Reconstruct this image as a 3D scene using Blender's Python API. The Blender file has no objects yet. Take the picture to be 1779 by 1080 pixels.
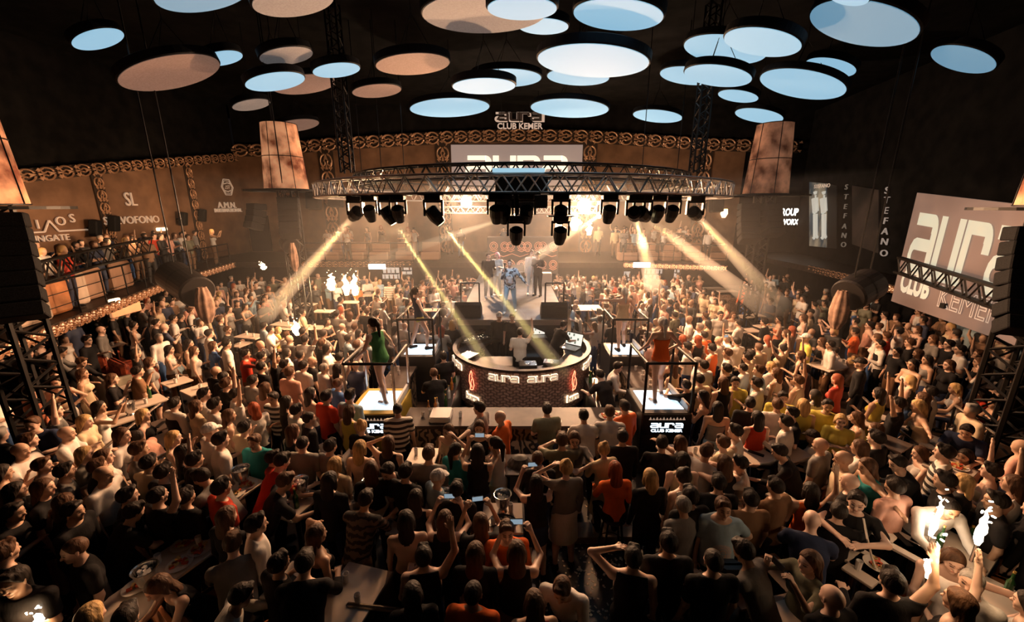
import bpy, math, random
import numpy as np
from mathutils import Vector, Matrix, Quaternion
random.seed(7)
R = math.radians
W_, H_, F_ = 1779, 1080, 700.0
CAMZ, PITCH = 5.2, R(14.5)
scn = bpy.context.scene
col = scn.collection
# ---------------------------------------------------------------- camera
cam_d = bpy.data.cameras.new('camera')
cam_d.sensor_width = 36.0
cam_d.lens = F_ / W_ * 36.0
cam_d.clip_end = 200
cam = bpy.data.objects.new('camera', cam_d)
cam.location = (0, 0, CAMZ)
cam.rotation_euler = (R(90) - PITCH, 0, 0)
col.objects.link(cam)
scn.camera = cam
# ---------------------------------------------------------------- colour, world
scn.view_settings.view_transform = 'Standard'
scn.view_settings.look = 'None'
scn.view_settings.exposure = 0.25
scn.view_settings.gamma = 1.0
scn.view_settings.use_curve_mapping = False
world = bpy.data.worlds.new('world')
scn.world = world
world.use_nodes = True
world.node_tree.nodes['Background'].inputs[0].default_value = (0.004, 0.003, 0.003, 1)
world.node_tree.nodes['Background'].inputs[1].default_value = 0.6
try:
    scn.cycles.max_bounces = 4
    scn.cycles.diffuse_bounces = 2
    scn.cycles.glossy_bounces = 2
    scn.cycles.transmission_bounces = 3
    scn.cycles.volume_bounces = 0
    scn.cycles.sample_clamp_indirect = 3.0
except Exception:
    pass

def look_rot(frm, to):
    return (Vector(to) - Vector(frm)).to_track_quat('-Z', 'Y').to_euler()

def spot(name, loc, to, power, color, size=60, blend=0.6, rad=0.15):
    d = bpy.data.lights.new(name, 'SPOT')
    d.energy = power; d.color = color; d.spot_size = R(size); d.spot_blend = blend; d.shadow_soft_size = rad
    o = bpy.data.objects.new(name, d)
    o.location = loc; o.rotation_euler = look_rot(loc, to)
    col.objects.link(o)
    return o

def area(name, loc, to, power, color, sx, sy=None):
    d = bpy.data.lights.new(name, 'AREA')
    d.energy = power; d.color = color; d.shape = 'RECTANGLE'; d.size = sx; d.size_y = sy or sx
    o = bpy.data.objects.new(name, d)
    o.location = loc; o.rotation_euler = look_rot(loc, to)
    col.objects.link(o)
    return o

# ---------------------------------------------------------------- pixel geometry (target frame 1779x1080)
SP, CP = math.sin(PITCH), math.cos(PITCH)
def ray(x, y):
    dx = (x - W_ / 2) / F_; dy = (H_ / 2 - y) / F_
    return Vector((dx, CP + dy * SP, -SP + dy * CP))
def atz(x, y, z):
    d = ray(x, y); t = (z - CAMZ) / d.z
    return Vector((d.x * t, d.y * t, z))
def aty(x, y, Y):
    d = ray(x, y); t = Y / d.y
    return Vector((d.x * t, Y, CAMZ + d.z * t))
def topx(p):
    x, y, z = p[0], p[1], p[2] - CAMZ
    depth = y * CP - z * SP
    up = y * SP + z * CP
    return (W_ / 2 + F_ * x / depth, H_ / 2 - F_ * up / depth)

# ---------------------------------------------------------------- lights of the hall
WARM = (1.0, 0.53, 0.265)
WARM2 = (1.0, 0.66, 0.42)
RC = Vector((0.3, 14.0, 5.5)); RR = 6.1
# two blinders on the far side of the ring, facing the hall
FLOODS = [aty(810, 351, 19.7), aty(1015, 357, 19.7)]
for i, p in enumerate(FLOODS):
    spot('blinder_beam', p + Vector((0, -0.3, 0)), (p.x * 0.5, 2, 1.0), [4200, 6200][i], WARM, 140, 0.8, 0.18)
    d_ = bpy.data.lights.new('blinder_glare', 'POINT'); d_.energy = [1100, 1900][i]; d_.color = WARM2; d_.shadow_soft_size = .15
    o_ = bpy.data.objects.new('blinder_glare', d_); o_.location = p + Vector((0, -.35, 0)); col.objects.link(o_)
# washes on the ring, thrown outwards on the crowd
for k, (a, pw) in enumerate([(200, 2100), (228, 2300), (255, 430), (285, 430), (312, 2200), (340, 1500), (20, 800), (160, 900)]):
    ca, sa = math.cos(R(a)), math.sin(R(a))
    p = RC + Vector((ca * 4.4, sa * 4.4, -0.35))
    spot('crowd_wash', p, (RC.x + ca * 11.0, RC.y + sa * 9.5, 0.6), pw, WARM, 112, 0.9, 0.2)
# stage key, cool white
spot('stage_key', (-0.6, 10.2, 6.0), (0, 14.8, 2.0), 520, (0.58, 0.80, 1.0), 50, 0.6, 0.15)
spot('stage_key', (1.4, 18.5, 6.0), (0, 15.0, 1.8), 650, (0.55, 0.78, 1.0), 60, 0.6, 0.15)
# top light over bar and booth
spot('bar_top_light', (0.3, 5.2, 5.9), (0.25, 9.0, 0.7), 520, (1.0, 0.74, 0.56), 44, 0.7, 0.2)
spot('bar_side_light', (-1.6, 8.6, 6.1), (-2.4, 9.0, 0.0), 260, (1.0, 0.7, 0.5), 60, 0.8, 0.2)
spot('bar_side_light', (2.2, 8.6, 6.1), (2.9, 9.0, 0.0), 330, (1.0, 0.72, 0.52), 60, 0.8, 0.2)
# lights on the wall panels of the gallery
for x, y, z, tx, ty, tz, pw in [(-13.2, 11.0, 4.2, -18, 12.5, 5.2, 420), (-13.6, 15.5, 4.2, -18, 17.5, 5.8, 420), (-13.8, 20.0, 4.4, -17.5, 22.5, 6.5, 330),
                        (-8.5, 22.5, 4.6, -9, 27, 7.5, 330), (-2.5, 22.5, 4.8, -3, 27, 8.0, 200), (4.5, 22.5, 4.8, 5, 27, 8.0, 260), (10.5, 22.5, 4.6, 11.5, 27, 7.5, 150)]:
    spot('gallery_wall_light', (x, y, z), (tx, ty, tz), pw, (1.0, 0.55, 0.27), 110, 0.8, 0.1)
# ---------------------------------------------------------------- materials
MATS = {}
def dull(m, v=.08):
    m.node_tree.nodes['Principled BSDF'].inputs['Specular IOR Level'].default_value = v; return m
def mat(name, color, rough=0.7, metal=0.0, emit=0.0, ecol=None, spec=None):
    if name in MATS: return MATS[name]
    m = bpy.data.materials.new(name); m.use_nodes = True
    b = m.node_tree.nodes['Principled BSDF']
    c = tuple(color) + (1.0,)
    b.inputs['Base Color'].default_value = c
    b.inputs['Roughness'].default_value = rough
    b.inputs['Metallic'].default_value = metal
    if spec is not None: b.inputs['Specular IOR Level'].default_value = spec
    if emit:
        b.inputs['Emission Color'].default_value = tuple(ecol or color) + (1.0,)
        b.inputs['Emission Strength'].default_value = emit
    MATS[name] = m
    return m

def noise_mat(name, c1, c2, scale=4.0, rough=0.7, metal=0.0, bump=0.0, detail=4.0, emit=0.0, stretch=(1, 1, 1), lo=0.35, hi=0.65):
    if name in MATS: return MATS[name]
    m = bpy.data.materials.new(name); m.use_nodes = True
    nt = m.node_tree; b = nt.nodes['Principled BSDF']
    tc = nt.nodes.new('ShaderNodeTexCoord'); mp = nt.nodes.new('ShaderNodeMapping')
    mp.inputs['Scale'].default_value = stretch
    n = nt.nodes.new('ShaderNodeTexNoise'); n.inputs['Scale'].default_value = scale; n.inputs['Detail'].default_value = detail
    r = nt.nodes.new('ShaderNodeValToRGB')
    r.color_ramp.elements[0].position = lo; r.color_ramp.elements[1].position = hi
    r.color_ramp.elements[0].color = tuple(c1) + (1,); r.color_ramp.elements[1].color = tuple(c2) + (1,)
    L = nt.links.new
    L(tc.outputs['Object'], mp.inputs['Vector']); L(mp.outputs['Vector'], n.inputs['Vector']); L(n.outputs['Fac'], r.inputs['Fac'])
    L(r.outputs['Color'], b.inputs['Base Color'])
    b.inputs['Roughness'].default_value = rough; b.inputs['Metallic'].default_value = metal
    if bump:
        bp = nt.nodes.new('ShaderNodeBump'); bp.inputs['Strength'].default_value = bump; bp.inputs['Distance'].default_value = 0.02
        L(n.outputs['Fac'], bp.inputs['Height']); L(bp.outputs['Normal'], b.inputs['Normal'])
    if emit:
        L(r.outputs['Color'], b.inputs['Emission Color']); b.inputs['Emission Strength'].default_value = emit
    MATS[name] = m
    return m

def wave_mat(name, c1, c2, scale, dist=0.0, direction='Z', rough=0.7, lo=0.45, hi=0.55, detail=2.0, dscale=1.0):
    if name in MATS: return MATS[name]
    m = bpy.data.materials.new(name); m.use_nodes = True
    nt = m.node_tree; b = nt.nodes['Principled BSDF']
    tc = nt.nodes.new('ShaderNodeTexCoord')
    w = nt.nodes.new('ShaderNodeTexWave'); w.bands_direction = direction
    w.inputs['Scale'].default_value = scale; w.inputs['Distortion'].default_value = dist; w.inputs['Detail'].default_value = detail
    w.inputs['Detail Scale'].default_value = dscale
    r = nt.nodes.new('ShaderNodeValToRGB')
    r.color_ramp.elements[0].position = lo; r.color_ramp.elements[1].position = hi
    r.color_ramp.elements[0].color = tuple(c1) + (1,); r.color_ramp.elements[1].color = tuple(c2) + (1,)
    L = nt.links.new
    L(tc.outputs['Object'], w.inputs['Vector']); L(w.outputs['Fac'], r.inputs['Fac']); L(r.outputs['Color'], b.inputs['Base Color'])
    b.inputs['Roughness'].default_value = rough
    MATS[name] = m
    return m

# ---------------------------------------------------------------- mesh builder
class MB:
    def __init__(s): s.v = []; s.f = []
    def add(s, vs, fs):
        b = len(s.v); s.v.extend(tuple(p) for p in vs); s.f.extend(tuple(b + i for i in f) for f in fs); return s
    def box(s, c, size, rot=None, taper=1.0):
        x, y, z = size[0] / 2, size[1] / 2, size[2] / 2
        vs = []
        for k, sz in ((1.0, -z), (taper, z)):
            vs += [(-x * k, -y * k, sz), (x * k, -y * k, sz), (x * k, y * k, sz), (-x * k, y * k, sz)]
        if rot is not None: vs = [rot @ Vector(p) for p in vs]
        c = Vector(c)
        vs = [c + Vector(p) for p in vs]
        return s.add(vs, [(0, 3, 2, 1), (4, 5, 6, 7), (0, 1, 5, 4), (1, 2, 6, 5), (2, 3, 7, 6), (3, 0, 4, 7)])
    def bbox(s, c, size, bev=0.02, rot=None):   # box with chamfered vertical and top edges
        x, y, z = size[0] / 2, size[1] / 2, size[2] / 2; b = min(bev, x * .9, y * .9, z * .9)
        def ring(e, zz): return [(-x + e + b, -y + e, zz), (x - e - b, -y + e, zz), (x - e, -y + e + b, zz), (x - e, y - e - b, zz), (x - e - b, y - e, zz), (-x + e + b, y - e, zz), (-x + e, y - e - b, zz), (-x + e, -y + e + b, zz)]
        rs = [ring(b * .5, -z), ring(0, -z + b), ring(0, z - b), ring(b * .5, z)]
        vs = [p for r_ in rs for p in r_]
        if rot is not None: vs = [rot @ Vector(p) for p in vs]
        c = Vector(c); vs = [c + Vector(p) for p in vs]
        fs = [tuple(range(7, -1, -1)), tuple(range(24, 32))]
        for k in range(3):
            for i in range(8):
                j = (i + 1) % 8; fs.append((k * 8 + i, k * 8 + j, (k + 1) * 8 + j, (k + 1) * 8 + i))
        return s.add(vs, fs)
    def tube(s, a, b, r, r2=None, n=6, cap=True):
        a, b = Vector(a), Vector(b); d = b - a
        if d.length < 1e-6: return s
        r2 = r if r2 is None else r2
        q = d.to_track_quat('Z', 'Y')
        vs = []
        for p, rr in ((a, r), (b, r2)):
            for i in range(n):
                t = 2 * math.pi * i / n
                vs.append(p + q @ Vector((math.cos(t) * rr, math.sin(t) * rr, 0)))
        fs = [(i, (i + 1) % n, n + (i + 1) % n, n + i) for i in range(n)]
        if cap: fs += [tuple(range(n - 1, -1, -1)), tuple(range(n, 2 * n))]
        return s.add(vs, fs)
    def path(s, pts, r, n=6, closed=False):
        m = len(pts)
        for i in range(m if closed else m - 1): s.tube(pts[i], pts[(i + 1) % m], r, n=n)
        return s
    def lathe(s, c, prof, n=24, rot=None, cap=True):   # prof: list of (radius, z)
        c = Vector(c); vs = []
        for rr, z in prof:
            for i in range(n):
                t = 2 * math.pi * i / n
                p = Vector((math.cos(t) * rr, math.sin(t) * rr, z))
                vs.append(c + (rot @ p if rot is not None else p))
        fs = []
        for k in range(len(prof) - 1):
            for i in range(n):
                j = (i + 1) % n
                fs.append((k * n + i, k * n + j, (k + 1) * n + j, (k + 1) * n + i))
        if cap:
            fs.append(tuple(range(n - 1, -1, -1))); fs.append(tuple(range((len(prof) - 1) * n, len(prof) * n)))
        return s.add(vs, fs)
    def poly(s, pts, thick):   # pts: 3d planar loop, extruded by thick (Vector)
        n = len(pts); pts = [Vector(p) for p in pts]; t = Vector(thick)
        vs = pts + [p + t for p in pts]
        fs = [tuple(range(n - 1, -1, -1)), tuple(range(n, 2 * n))] + [(i, (i + 1) % n, n + (i + 1) % n, n + i) for i in range(n)]
        return s.add(vs, fs)
    def xf(s, M):
        s.v = [tuple(M @ Vector(p)) for p in s.v]; return s
    def merge(s, o, M=None):
        vs = o.v if M is None else [M @ Vector(p) for p in o.v]
        return s.add(vs, o.f)
    def mesh(s, name, m, smooth=False):
        me = bpy.data.meshes.new(name); me.from_pydata([tuple(p) for p in s.v], [], s.f)
        if m is not None: me.materials.append(m)
        if smooth: me.polygons.foreach_set('use_smooth', [True] * len(me.polygons))
        me.update(); return me
    def obj(s, name, m, parent=None, loc=None, smooth=False, rz=0.0):
        o = bpy.data.objects.new(name, s.mesh(name, m, smooth)); col.objects.link(o)
        if parent is not None: o.parent = parent
        if loc is not None: o.location = loc
        o.rotation_euler.z = rz
        return o

def tag(o, label, cat, group=None, kind=None):
    o['label'] = label; o['category'] = cat
    if group: o['group'] = group
    if kind: o['kind'] = kind
    return o
def struct(o, label=None):
    o['kind'] = 'structure'
    if label: o['label'] = label
    return o
def empty(name, loc, rz=0.0):
    o = bpy.data.objects.new(name, None); col.objects.link(o); o.location = loc; o.rotation_euler.z = rz; o.empty_display_size = .1
    return o
def copy_tree(o, parent=None):
    c = o.copy(); col.objects.link(c)
    if parent is not None: c.parent = parent
    for ch in o.children: copy_tree(ch, c)
    return c

_font_cache = {}
def text_mb(s, size=1.0, extrude=0.02, outline=0.0, align='CENTER', bold=0.0, xs=1.0):
    cu = bpy.data.curves.new('lettering', 'FONT'); cu.body = s; cu.size = size; cu.align_x = align
    cu.resolution_u = 3
    if outline:
        cu.fill_mode = 'NONE'; cu.bevel_depth = outline; cu.bevel_resolution = 0
    else:
        cu.extrude = extrude; cu.offset = bold
    o = bpy.data.objects.new('lettering', cu); col.objects.link(o)
    dg = bpy.context.evaluated_depsgraph_get(); ev = o.evaluated_get(dg); me = ev.to_mesh()
    mb = MB(); mb.add([(v.co.x * xs, -v.co.z, v.co.y) for v in me.vertices], [tuple(p.vertices) for p in me.polygons])
    ev.to_mesh_clear(); bpy.data.objects.remove(o); bpy.data.curves.remove(cu)
    return mb   # lies in xz plane, faces -y

def pie(cx, cz, r, a0, a1, ri=0.0, n=6):
    out = []
    for i in range(n):
        t0 = R(a0 + (a1 - a0) * i / n); t1 = R(a0 + (a1 - a0) * (i + 1) / n)
        p = [(cx + r * math.cos(t0), cz + r * math.sin(t0)), (cx + r * math.cos(t1), cz + r * math.sin(t1))]
        if ri: p += [(cx + ri * math.cos(t1), cz + ri * math.sin(t1)), (cx + ri * math.cos(t0), cz + ri * math.sin(t0))]
        else: p += [(cx, cz)]
        out.append(p)
    return out
def rc(a, b, c, d): return [(a, b), (c, b), (c, d), (a, d)]
GL = {
 'a': (1.27, [rc(.1, .8, .95, 1), rc(.97, 0, 1.25, .7), rc(.28, 0, .97, .2), rc(.28, .4, .97, .6), rc(.95, .7, .97, 1)] + pie(.95, .7, .3, 0, 90) + pie(.28, .3, .3, 90, 270, .1)),
 'u': (1.12, [rc(0, .28, .28, 1), rc(.28, 0, .82, .2), rc(.82, 0, 1.1, 1)] + pie(.28, .28, .28, 180, 270)),
 'r': (1.12, [rc(0, 0, .28, 1), rc(.28, .8, .8, 1), rc(.82, .55, 1.1, .7)] + pie(.8, .7, .3, 0, 90)),
}
def glyph(ch, s=1.0, t=0.05):
    mb = MB()
    for p in GL[ch][1]: mb.poly([(x * s, 0, z * s) for x, z in p], (0, t, 0))
    return mb
def aura_mb(s=1.0, t=0.05, xs=1.0):   # centred word, base at z=0, faces -y
    mb = MB(); adv = sum(GL[c][0] for c in 'aura') + .04 * 3; x = -adv / 2
    for c in 'aura':
        mb.merge(glyph(c, 1.0, t), Matrix.Translation((x, 0, 0))); x += GL[c][0] + .04
    return mb.xf(Matrix.Diagonal((s * xs, 1, s, 1)))

def frame_mat(o, xdir, zdir=(0, 0, 1)):
    x = Vector(xdir).normalized(); z = Vector(zdir); z = (z - x * z.dot(x)).normalized(); y = z.cross(x)
    return Matrix(((x.x, y.x, z.x, o[0]), (x.y, y.y, z.y, o[1]), (x.z, y.z, z.z, o[2]), (0, 0, 0, 1)))
# ---------------------------------------------------------------- people: distance fields polygonised by surface nets
V3 = lambda *a: np.array(a, dtype=np.float32)
def unit(v): v = np.array(v, dtype=np.float32); return v / max(1e-6, float(np.linalg.norm(v)))
def rotx(a): c, s = math.cos(a), math.sin(a); return np.array([[1, 0, 0], [0, c, -s], [0, s, c]], np.float32)
def rotz(a): c, s = math.cos(a), math.sin(a); return np.array([[c, -s, 0], [s, c, 0], [0, 0, 1]], np.float32)

# arms: (upper dir, fore dir, curl) with x pointing outwards
DOWN = ((.16, .02, -1), (.06, .3, -1), .5)
DRINK = ((.22, .1, -1), (-.25, .95, .3), 1.3)
FOLD = ((.2, .25, -1), (-1, .42, .12), .6)
UP = ((.5, .12, .85), (-.1, .12, 1), .2)
UPO = ((.8, .1, .6), (.35, .2, 1), .2)
PHN = ((.25, .75, -.1), (-.42, .4, .9), 1.2)
CLAP = ((.2, .45, -.75), (-.62, .7, .5), .15)
HEADH = ((.75, .35, .35), (-.85, -.05, .45), .6)
FACEH = ((.12, .5, -.8), (-.2, .45, 1), 1.0)
HIP = ((.75, -.3, -.85), (-.75, .35, -.55), .8)
TAB = ((.2, .55, -.8), (-.2, .9, -.15), .5)
OUT = ((1, .1, .05), (1, .15, .05), .5)
HUG = ((.35, .8, -.1), (-.75, .65, .0), .4)
RAIL = ((.35, .45, -1), (.1, .7, -.6), 1.0)
SIDE = ((.6, .1, -.8), (.5, .35, -.5), .3)
POSES = {  # left arm, right arm, torso lean (deg), legs
 'st': (DOWN, DOWN, 2, 'stand'), 'hd': (DRINK, DOWN, 3, 'stand'), 'fo': (FOLD, FOLD, 1, 'stand'),
 'u1': (DRINK, UP, 0, 'stand'), 'u2': (UPO, UP, -3, 'stand'), 'ph': (PHN, PHN, 2, 'stand'),
 'cl': (CLAP, CLAP, 3, 'stand'), 'hh': (HEADH, DOWN, 0, 'stand'), 'fh': (FACEH, FOLD, 4, 'stand'),
 'hp': (HIP, DOWN, 0, 'stand'), 'ln': (TAB, TAB, 28, 'stand'), 'ot': (OUT, DOWN, 0, 'stand'),
 'hg': (HUG, HUG, 5, 'stand'), 'si': (TAB, TAB, 8, 'sit'), 'sc': (DRINK, TAB, 6, 'sit'), 'sk': (TAB, DRINK, 6, 'stool'),
 'da': (RAIL, HIP, 4, 'stride'), 'db': (UPO, SIDE, -4, 'stride'), 'dc': (OUT, SIDE, -2, 'stride'), 'dd': (RAIL, SIDE, 10, 'stride'), 'sg': (SIDE, FACEH, 3, 'stride'), 'rc': (OUT, TAB, 12, 'stand'),
}
def skel(pose, f, fat=1.0):
    la, ra, lean, legs = POSES[pose]
    J = {}
    hz = .93
    if legs == 'sit': hz = .50
    if legs == 'stool': hz = .80
    J['pel'] = V3(0, 0, hz)
    Rm = rotx(-R(lean))
    up = lambda x, y, z: J['pel'] + Rm @ V3(x, y, z)
    sw = .175 if f else .195
    J['waist'] = up(0, .0, .17); J['chest'] = up(0, -.01, .36); J['neck'] = up(0, -.012, .53)
    hl = Rm if lean < 15 else rotx(-R(lean * .75))
    J['hR'] = hl; J['head'] = J['neck'] + hl @ V3(0, .03, .155)
    for s, nm, A in ((-1, 'L', la), (1, 'R', ra)):
        sh = up(s * sw, -.01, .475); J['sh' + nm] = sh
        u = unit(A[0]) * V3(s, 1, 1); w = unit(A[1]) * V3(s, 1, 1)
        if lean < 15: u = Rm @ u
        J['el' + nm] = sh + u * .28; J['wr' + nm] = J['el' + nm] + w * .25; J['hd' + nm] = (w, A[2])
        hx = s * .092
        if legs == 'stand':
            J['hip' + nm] = V3(hx, 0, hz - .03); J['kn' + nm] = V3(s * .105, .025, .49); J['an' + nm] = V3(s * .12, -.02, .085)
        elif legs == 'stride':
            o = .13 * s
            J['hip' + nm] = V3(hx, 0, hz - .03); J['kn' + nm] = V3(s * .13, o + .05, .50); J['an' + nm] = V3(s * .16, o * 1.35 - .04, .085)
        elif legs == 'sit':
            J['hip' + nm] = V3(hx, 0, hz); J['kn' + nm] = V3(s * .14, .42, .50); J['an' + nm] = V3(s * .13, .40, .085)
        else:
            J['hip' + nm] = V3(hx, 0, hz); J['kn' + nm] = V3(s * .14, .38, .70); J['an' + nm] = V3(s * .13, .30, .33)
        J['to' + nm] = J['an' + nm] + V3(s * .02, .15, -.045)
    J['Rm'] = Rm
    return J

def MM(Rm, sx, sy, sz): return (np.diag([1 / sx, 1 / sy, 1 / sz]).astype(np.float32) @ Rm.T)
def torso(J, f, g=0.0, arms=True, neck=True, fat=1.0):
    Rm = J['Rm']; P = []
    M = MM(Rm, 1.0, .68, 1.0); M2 = MM(Rm, 1.0, .62, 1.0)
    if f:
        P += [(J['pel'], J['pel'] + (J['waist'] - J['pel']) * .35, .165 + g, .150 + g, M, .04), (J['pel'] + (J['waist'] - J['pel']) * .3, J['waist'], .145 + g, .118 + g, M, .04),
              (J['waist'], J['chest'], .118 + g, .145 + g, M, .04), (J['chest'], J['chest'] + (J['neck'] - J['chest']) * .45, .145 + g, .115 + g, M2, .04)]
        for s in (-1, 1): P.append((J['chest'] + Rm @ V3(s * .06, .07, -.01), J['chest'] + Rm @ V3(s * .065, .085, -.03), .062 + g, .058 + g, None, .03))
    else:
        k = fat
        P += [(J['pel'], J['waist'], .150 * k + g, .145 * k + g, M, .04), (J['waist'], J['chest'], .145 * k + g, .172 * k + g, M, .04),
              (J['chest'], J['chest'] + (J['neck'] - J['chest']) * .45, .172 * k + g, .135 + g, M2, .04)]
        if fat > 1.1: P.append((J['waist'] + Rm @ V3(0, .06, -.04), J['waist'] + Rm @ V3(0, .07, .06), .15, .14, None, .05))
    mid = J['neck'] - Rm @ V3(0, 0, .055)
    for nm in 'LR': P.append((mid, J['sh' + nm], .062 + g, .052 + g, None, .045))
    return P
def arm(J, f, nm, g=0.0, full=True, t=1.0):
    k = .86 if f else 1.0; P = []
    sh, el, wr = J['sh' + nm], J['el' + nm], J['wr' + nm]
    if t < 1: P.append((sh, sh + (el - sh) * t, .053 * k + g, .046 * k + g * 1.6, None, .03)); return P
    P.append((sh, el, .053 * k + g, .040 * k + g, None, .03))
    if full: P.append((el, wr, .040 * k + g, .027 * k + g, None, .02))
    return P
def hand(J, f, nm, hi=True):
    w, curl = J['hd' + nm]; wr = J['wr' + nm]; s = -1 if nm == 'L' else 1
    k = .9 if f else 1.0
    side = np.cross(w, V3(0, 0, 1)); 
    if np.linalg.norm(side) < .3: side = V3(s, 0, 0)
    side = unit(side); nrm = unit(np.cross(side, w))
    # palm broad along 'side', thumb towards the body's middle
    inn = side if np.dot(side, V3(-s, 0, 0)) >= 0 else -side
    pe = wr + w * .085 * k
    P = [(wr, wr + w * .03, .026 * k, .027 * k, None, .015)]
    for q in (-.026, -.009, .009, .026):
        P.append((wr + w * .02 + side * q * .6, pe + side * q * k, .015, .0135, None, .008))
    if not hi:
        P.append((pe, pe + w * .05 - nrm * .03 * curl, .024, .016, None, .01)); return P
    bend = -nrm if w[2] > -.3 else nrm * (1 if nrm[1] > 0 else -1)
    for q, ln in ((-.028, .066), (-.0095, .078), (.0095, .082), (.028, .070)):
        b = pe + side * q * k
        if np.dot(side, inn) < 0: ln = {.066: .070, .070: .066, .078: .082, .082: .078}[ln]
        a1 = curl * .55; a2 = curl * 1.25
        m = b + (w * math.cos(a1) + bend * math.sin(a1)) * ln * .5 + side * q * .15
        e = m + (w * math.cos(a2) + bend * math.sin(a2)) * ln * .5 + side * q * .1
        P += [(b, m, .0095, .009, None, .004), (m, e, .009, .0078, None, .004)]
    tb = wr + w * .03 + inn * .024 * k; tm = tb + unit(w * .7 + inn * .8) * .04; te = tm + unit(w * .9 + inn * .25 + bend * .35 * curl) * .03
    P += [(tb, tm, .0135, .011, None, .008), (tm, te, .011, .0095, None, .004)]
    return P
def leg(J, f, nm, g=0.0, t=2.0):
    k = .95 if f else 1.0
    h, kn, an = J['hip' + nm], J['kn' + nm], J['an' + nm]
    th = .092 if f else .088
    if t < 1: return [(h, h + (kn - h) * t, th + g, th * .85 + g * 1.4, None, .03)]
    P = [(h, kn, th + g, .056 * k + g, None, .04)]
    if t >= 2:
        c = kn + (an - kn) * .3 + V3(0, -.012, 0)
        P += [(kn, c, .052 * k + g, .055 * k + g, None, .02), (c, an, .055 * k + g, .036 * k + g, None, .02)]
    return P
def foot(J, nm, g=0.0):
    an, to = J['an' + nm], J['to' + nm]
    return [(an, an + V3(0, -.03, -.035), .038 + g, .036 + g, None, .02), (an + V3(0, -.02, -.04), to, .036 + g, .030 + g, None, .02)]
def headp(J, f):
    h = J['head']; Hr = J['hR']; at = lambda x, y, z: h + Hr @ V3(x, y, z)
    S = MM(Hr, .86, 1.08, 1.02)
    P = [(at(0, -.012, .035), at(0, -.012, .036), .094, .094, S, .02),
         (at(0, .018, .0), at(0, .052, -.082), .062, .030, MM(Hr, 1.0, .95, 1.0), .03),
         (at(0, .075, .012), at(0, .098, -.022), .010, .015, None, .012), (at(-.02, .075, .038), at(.02, .075, .038), .014, .014, None, .015),
         (at(-.018, .077, -.05), at(.018, .077, -.05), .009, .009, None, .012),
         (J['neck'] + Hr @ V3(0, -.01, -.05), at(0, -.015, -.06), .057 if not f else .048, .050 if not f else .044, None, .03)]
    for s in (-1, 1):
        P.append((at(s * .083, -.005, .02), at(s * .082, -.002, -.02), .014, .010, MM(Hr, .6, 1, 1), .006))
        P.append((at(s * .045, .055, -.015), at(s * .04, .05, -.03), .022, .02, None, .02))
    return P
def hairp(J, kind):
    h = J['head']; Hr = J['hR']; at = lambda x, y, z: h + Hr @ V3(x, y, z)
    S = MM(Hr, .88, 1.08, 1.03)
    cutn = Hr @ unit((0, .86, -.5)); cutp = at(0, .048, .045)
    P = [(at(0, -.016, .042), at(0, -.016, .043), .104, .104, S, .01)]
    cuts = [(cutp, cutn)]
    if kind in ('short', 'crop'):
        cuts.append((at(0, -.01, -.012), Hr @ unit((0, .60, -.8))))
        if kind == 'crop': P = [(at(0, -.014, .036), at(0, -.014, .037), .0975, .0975, S, .01)]
        else: P.append((at(-.03, .055, .115), at(.035, .05, .118), .03, .028, None, .02))
    elif kind in ('long', 'mid'):
        e = -.30 if kind == 'long' else -.15
        Rm = J['Rm']
        P += [(at(0, -.07, .02), at(0, -.085, e * .45), .075, .07, MM(Hr, 1.15, .6, 1), .03), (at(0, -.085, e * .45), at(0, -.10, e), .075, .045, MM(Hr, 1.2, .5, 1), .03)]
        for s in (-1, 1): P.append((at(s * .075, -.02, .02), at(s * .088, -.01, e * .55), .03, .026, None, .02))
    elif kind == 'bun':
        P.append((at(0, -.05, .14), at(0, -.055, .15), .045, .045, None, .01)); cuts.append((at(0, 0, -.05), Hr @ V3(0, .1, -1)))
    elif kind == 'tail':
        P += [(at(0, -.10, .08), at(0, -.14, .0), .04, .045, None, .02), (at(0, -.14, .0), at(0, -.13, -.25), .045, .02, None, .02)]
        cuts.append((at(0, 0, -.05), Hr @ V3(0, .1, -1)))
        return P[:1], cuts, P[1:]
    elif kind == 'cap':
        P = [(at(0, -.012, .05), at(0, -.012, .051), .107, .107, S, .01)]; cuts = [(at(0, 0, .045), Hr @ unit((0, .1, -1)))]
        return P, cuts, [(at(-.03, .105, .052), at(.03, .105, .052), .058, .058, MM(Hr, 1, 1, .14), .01)]
    return P, cuts, []

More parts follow.
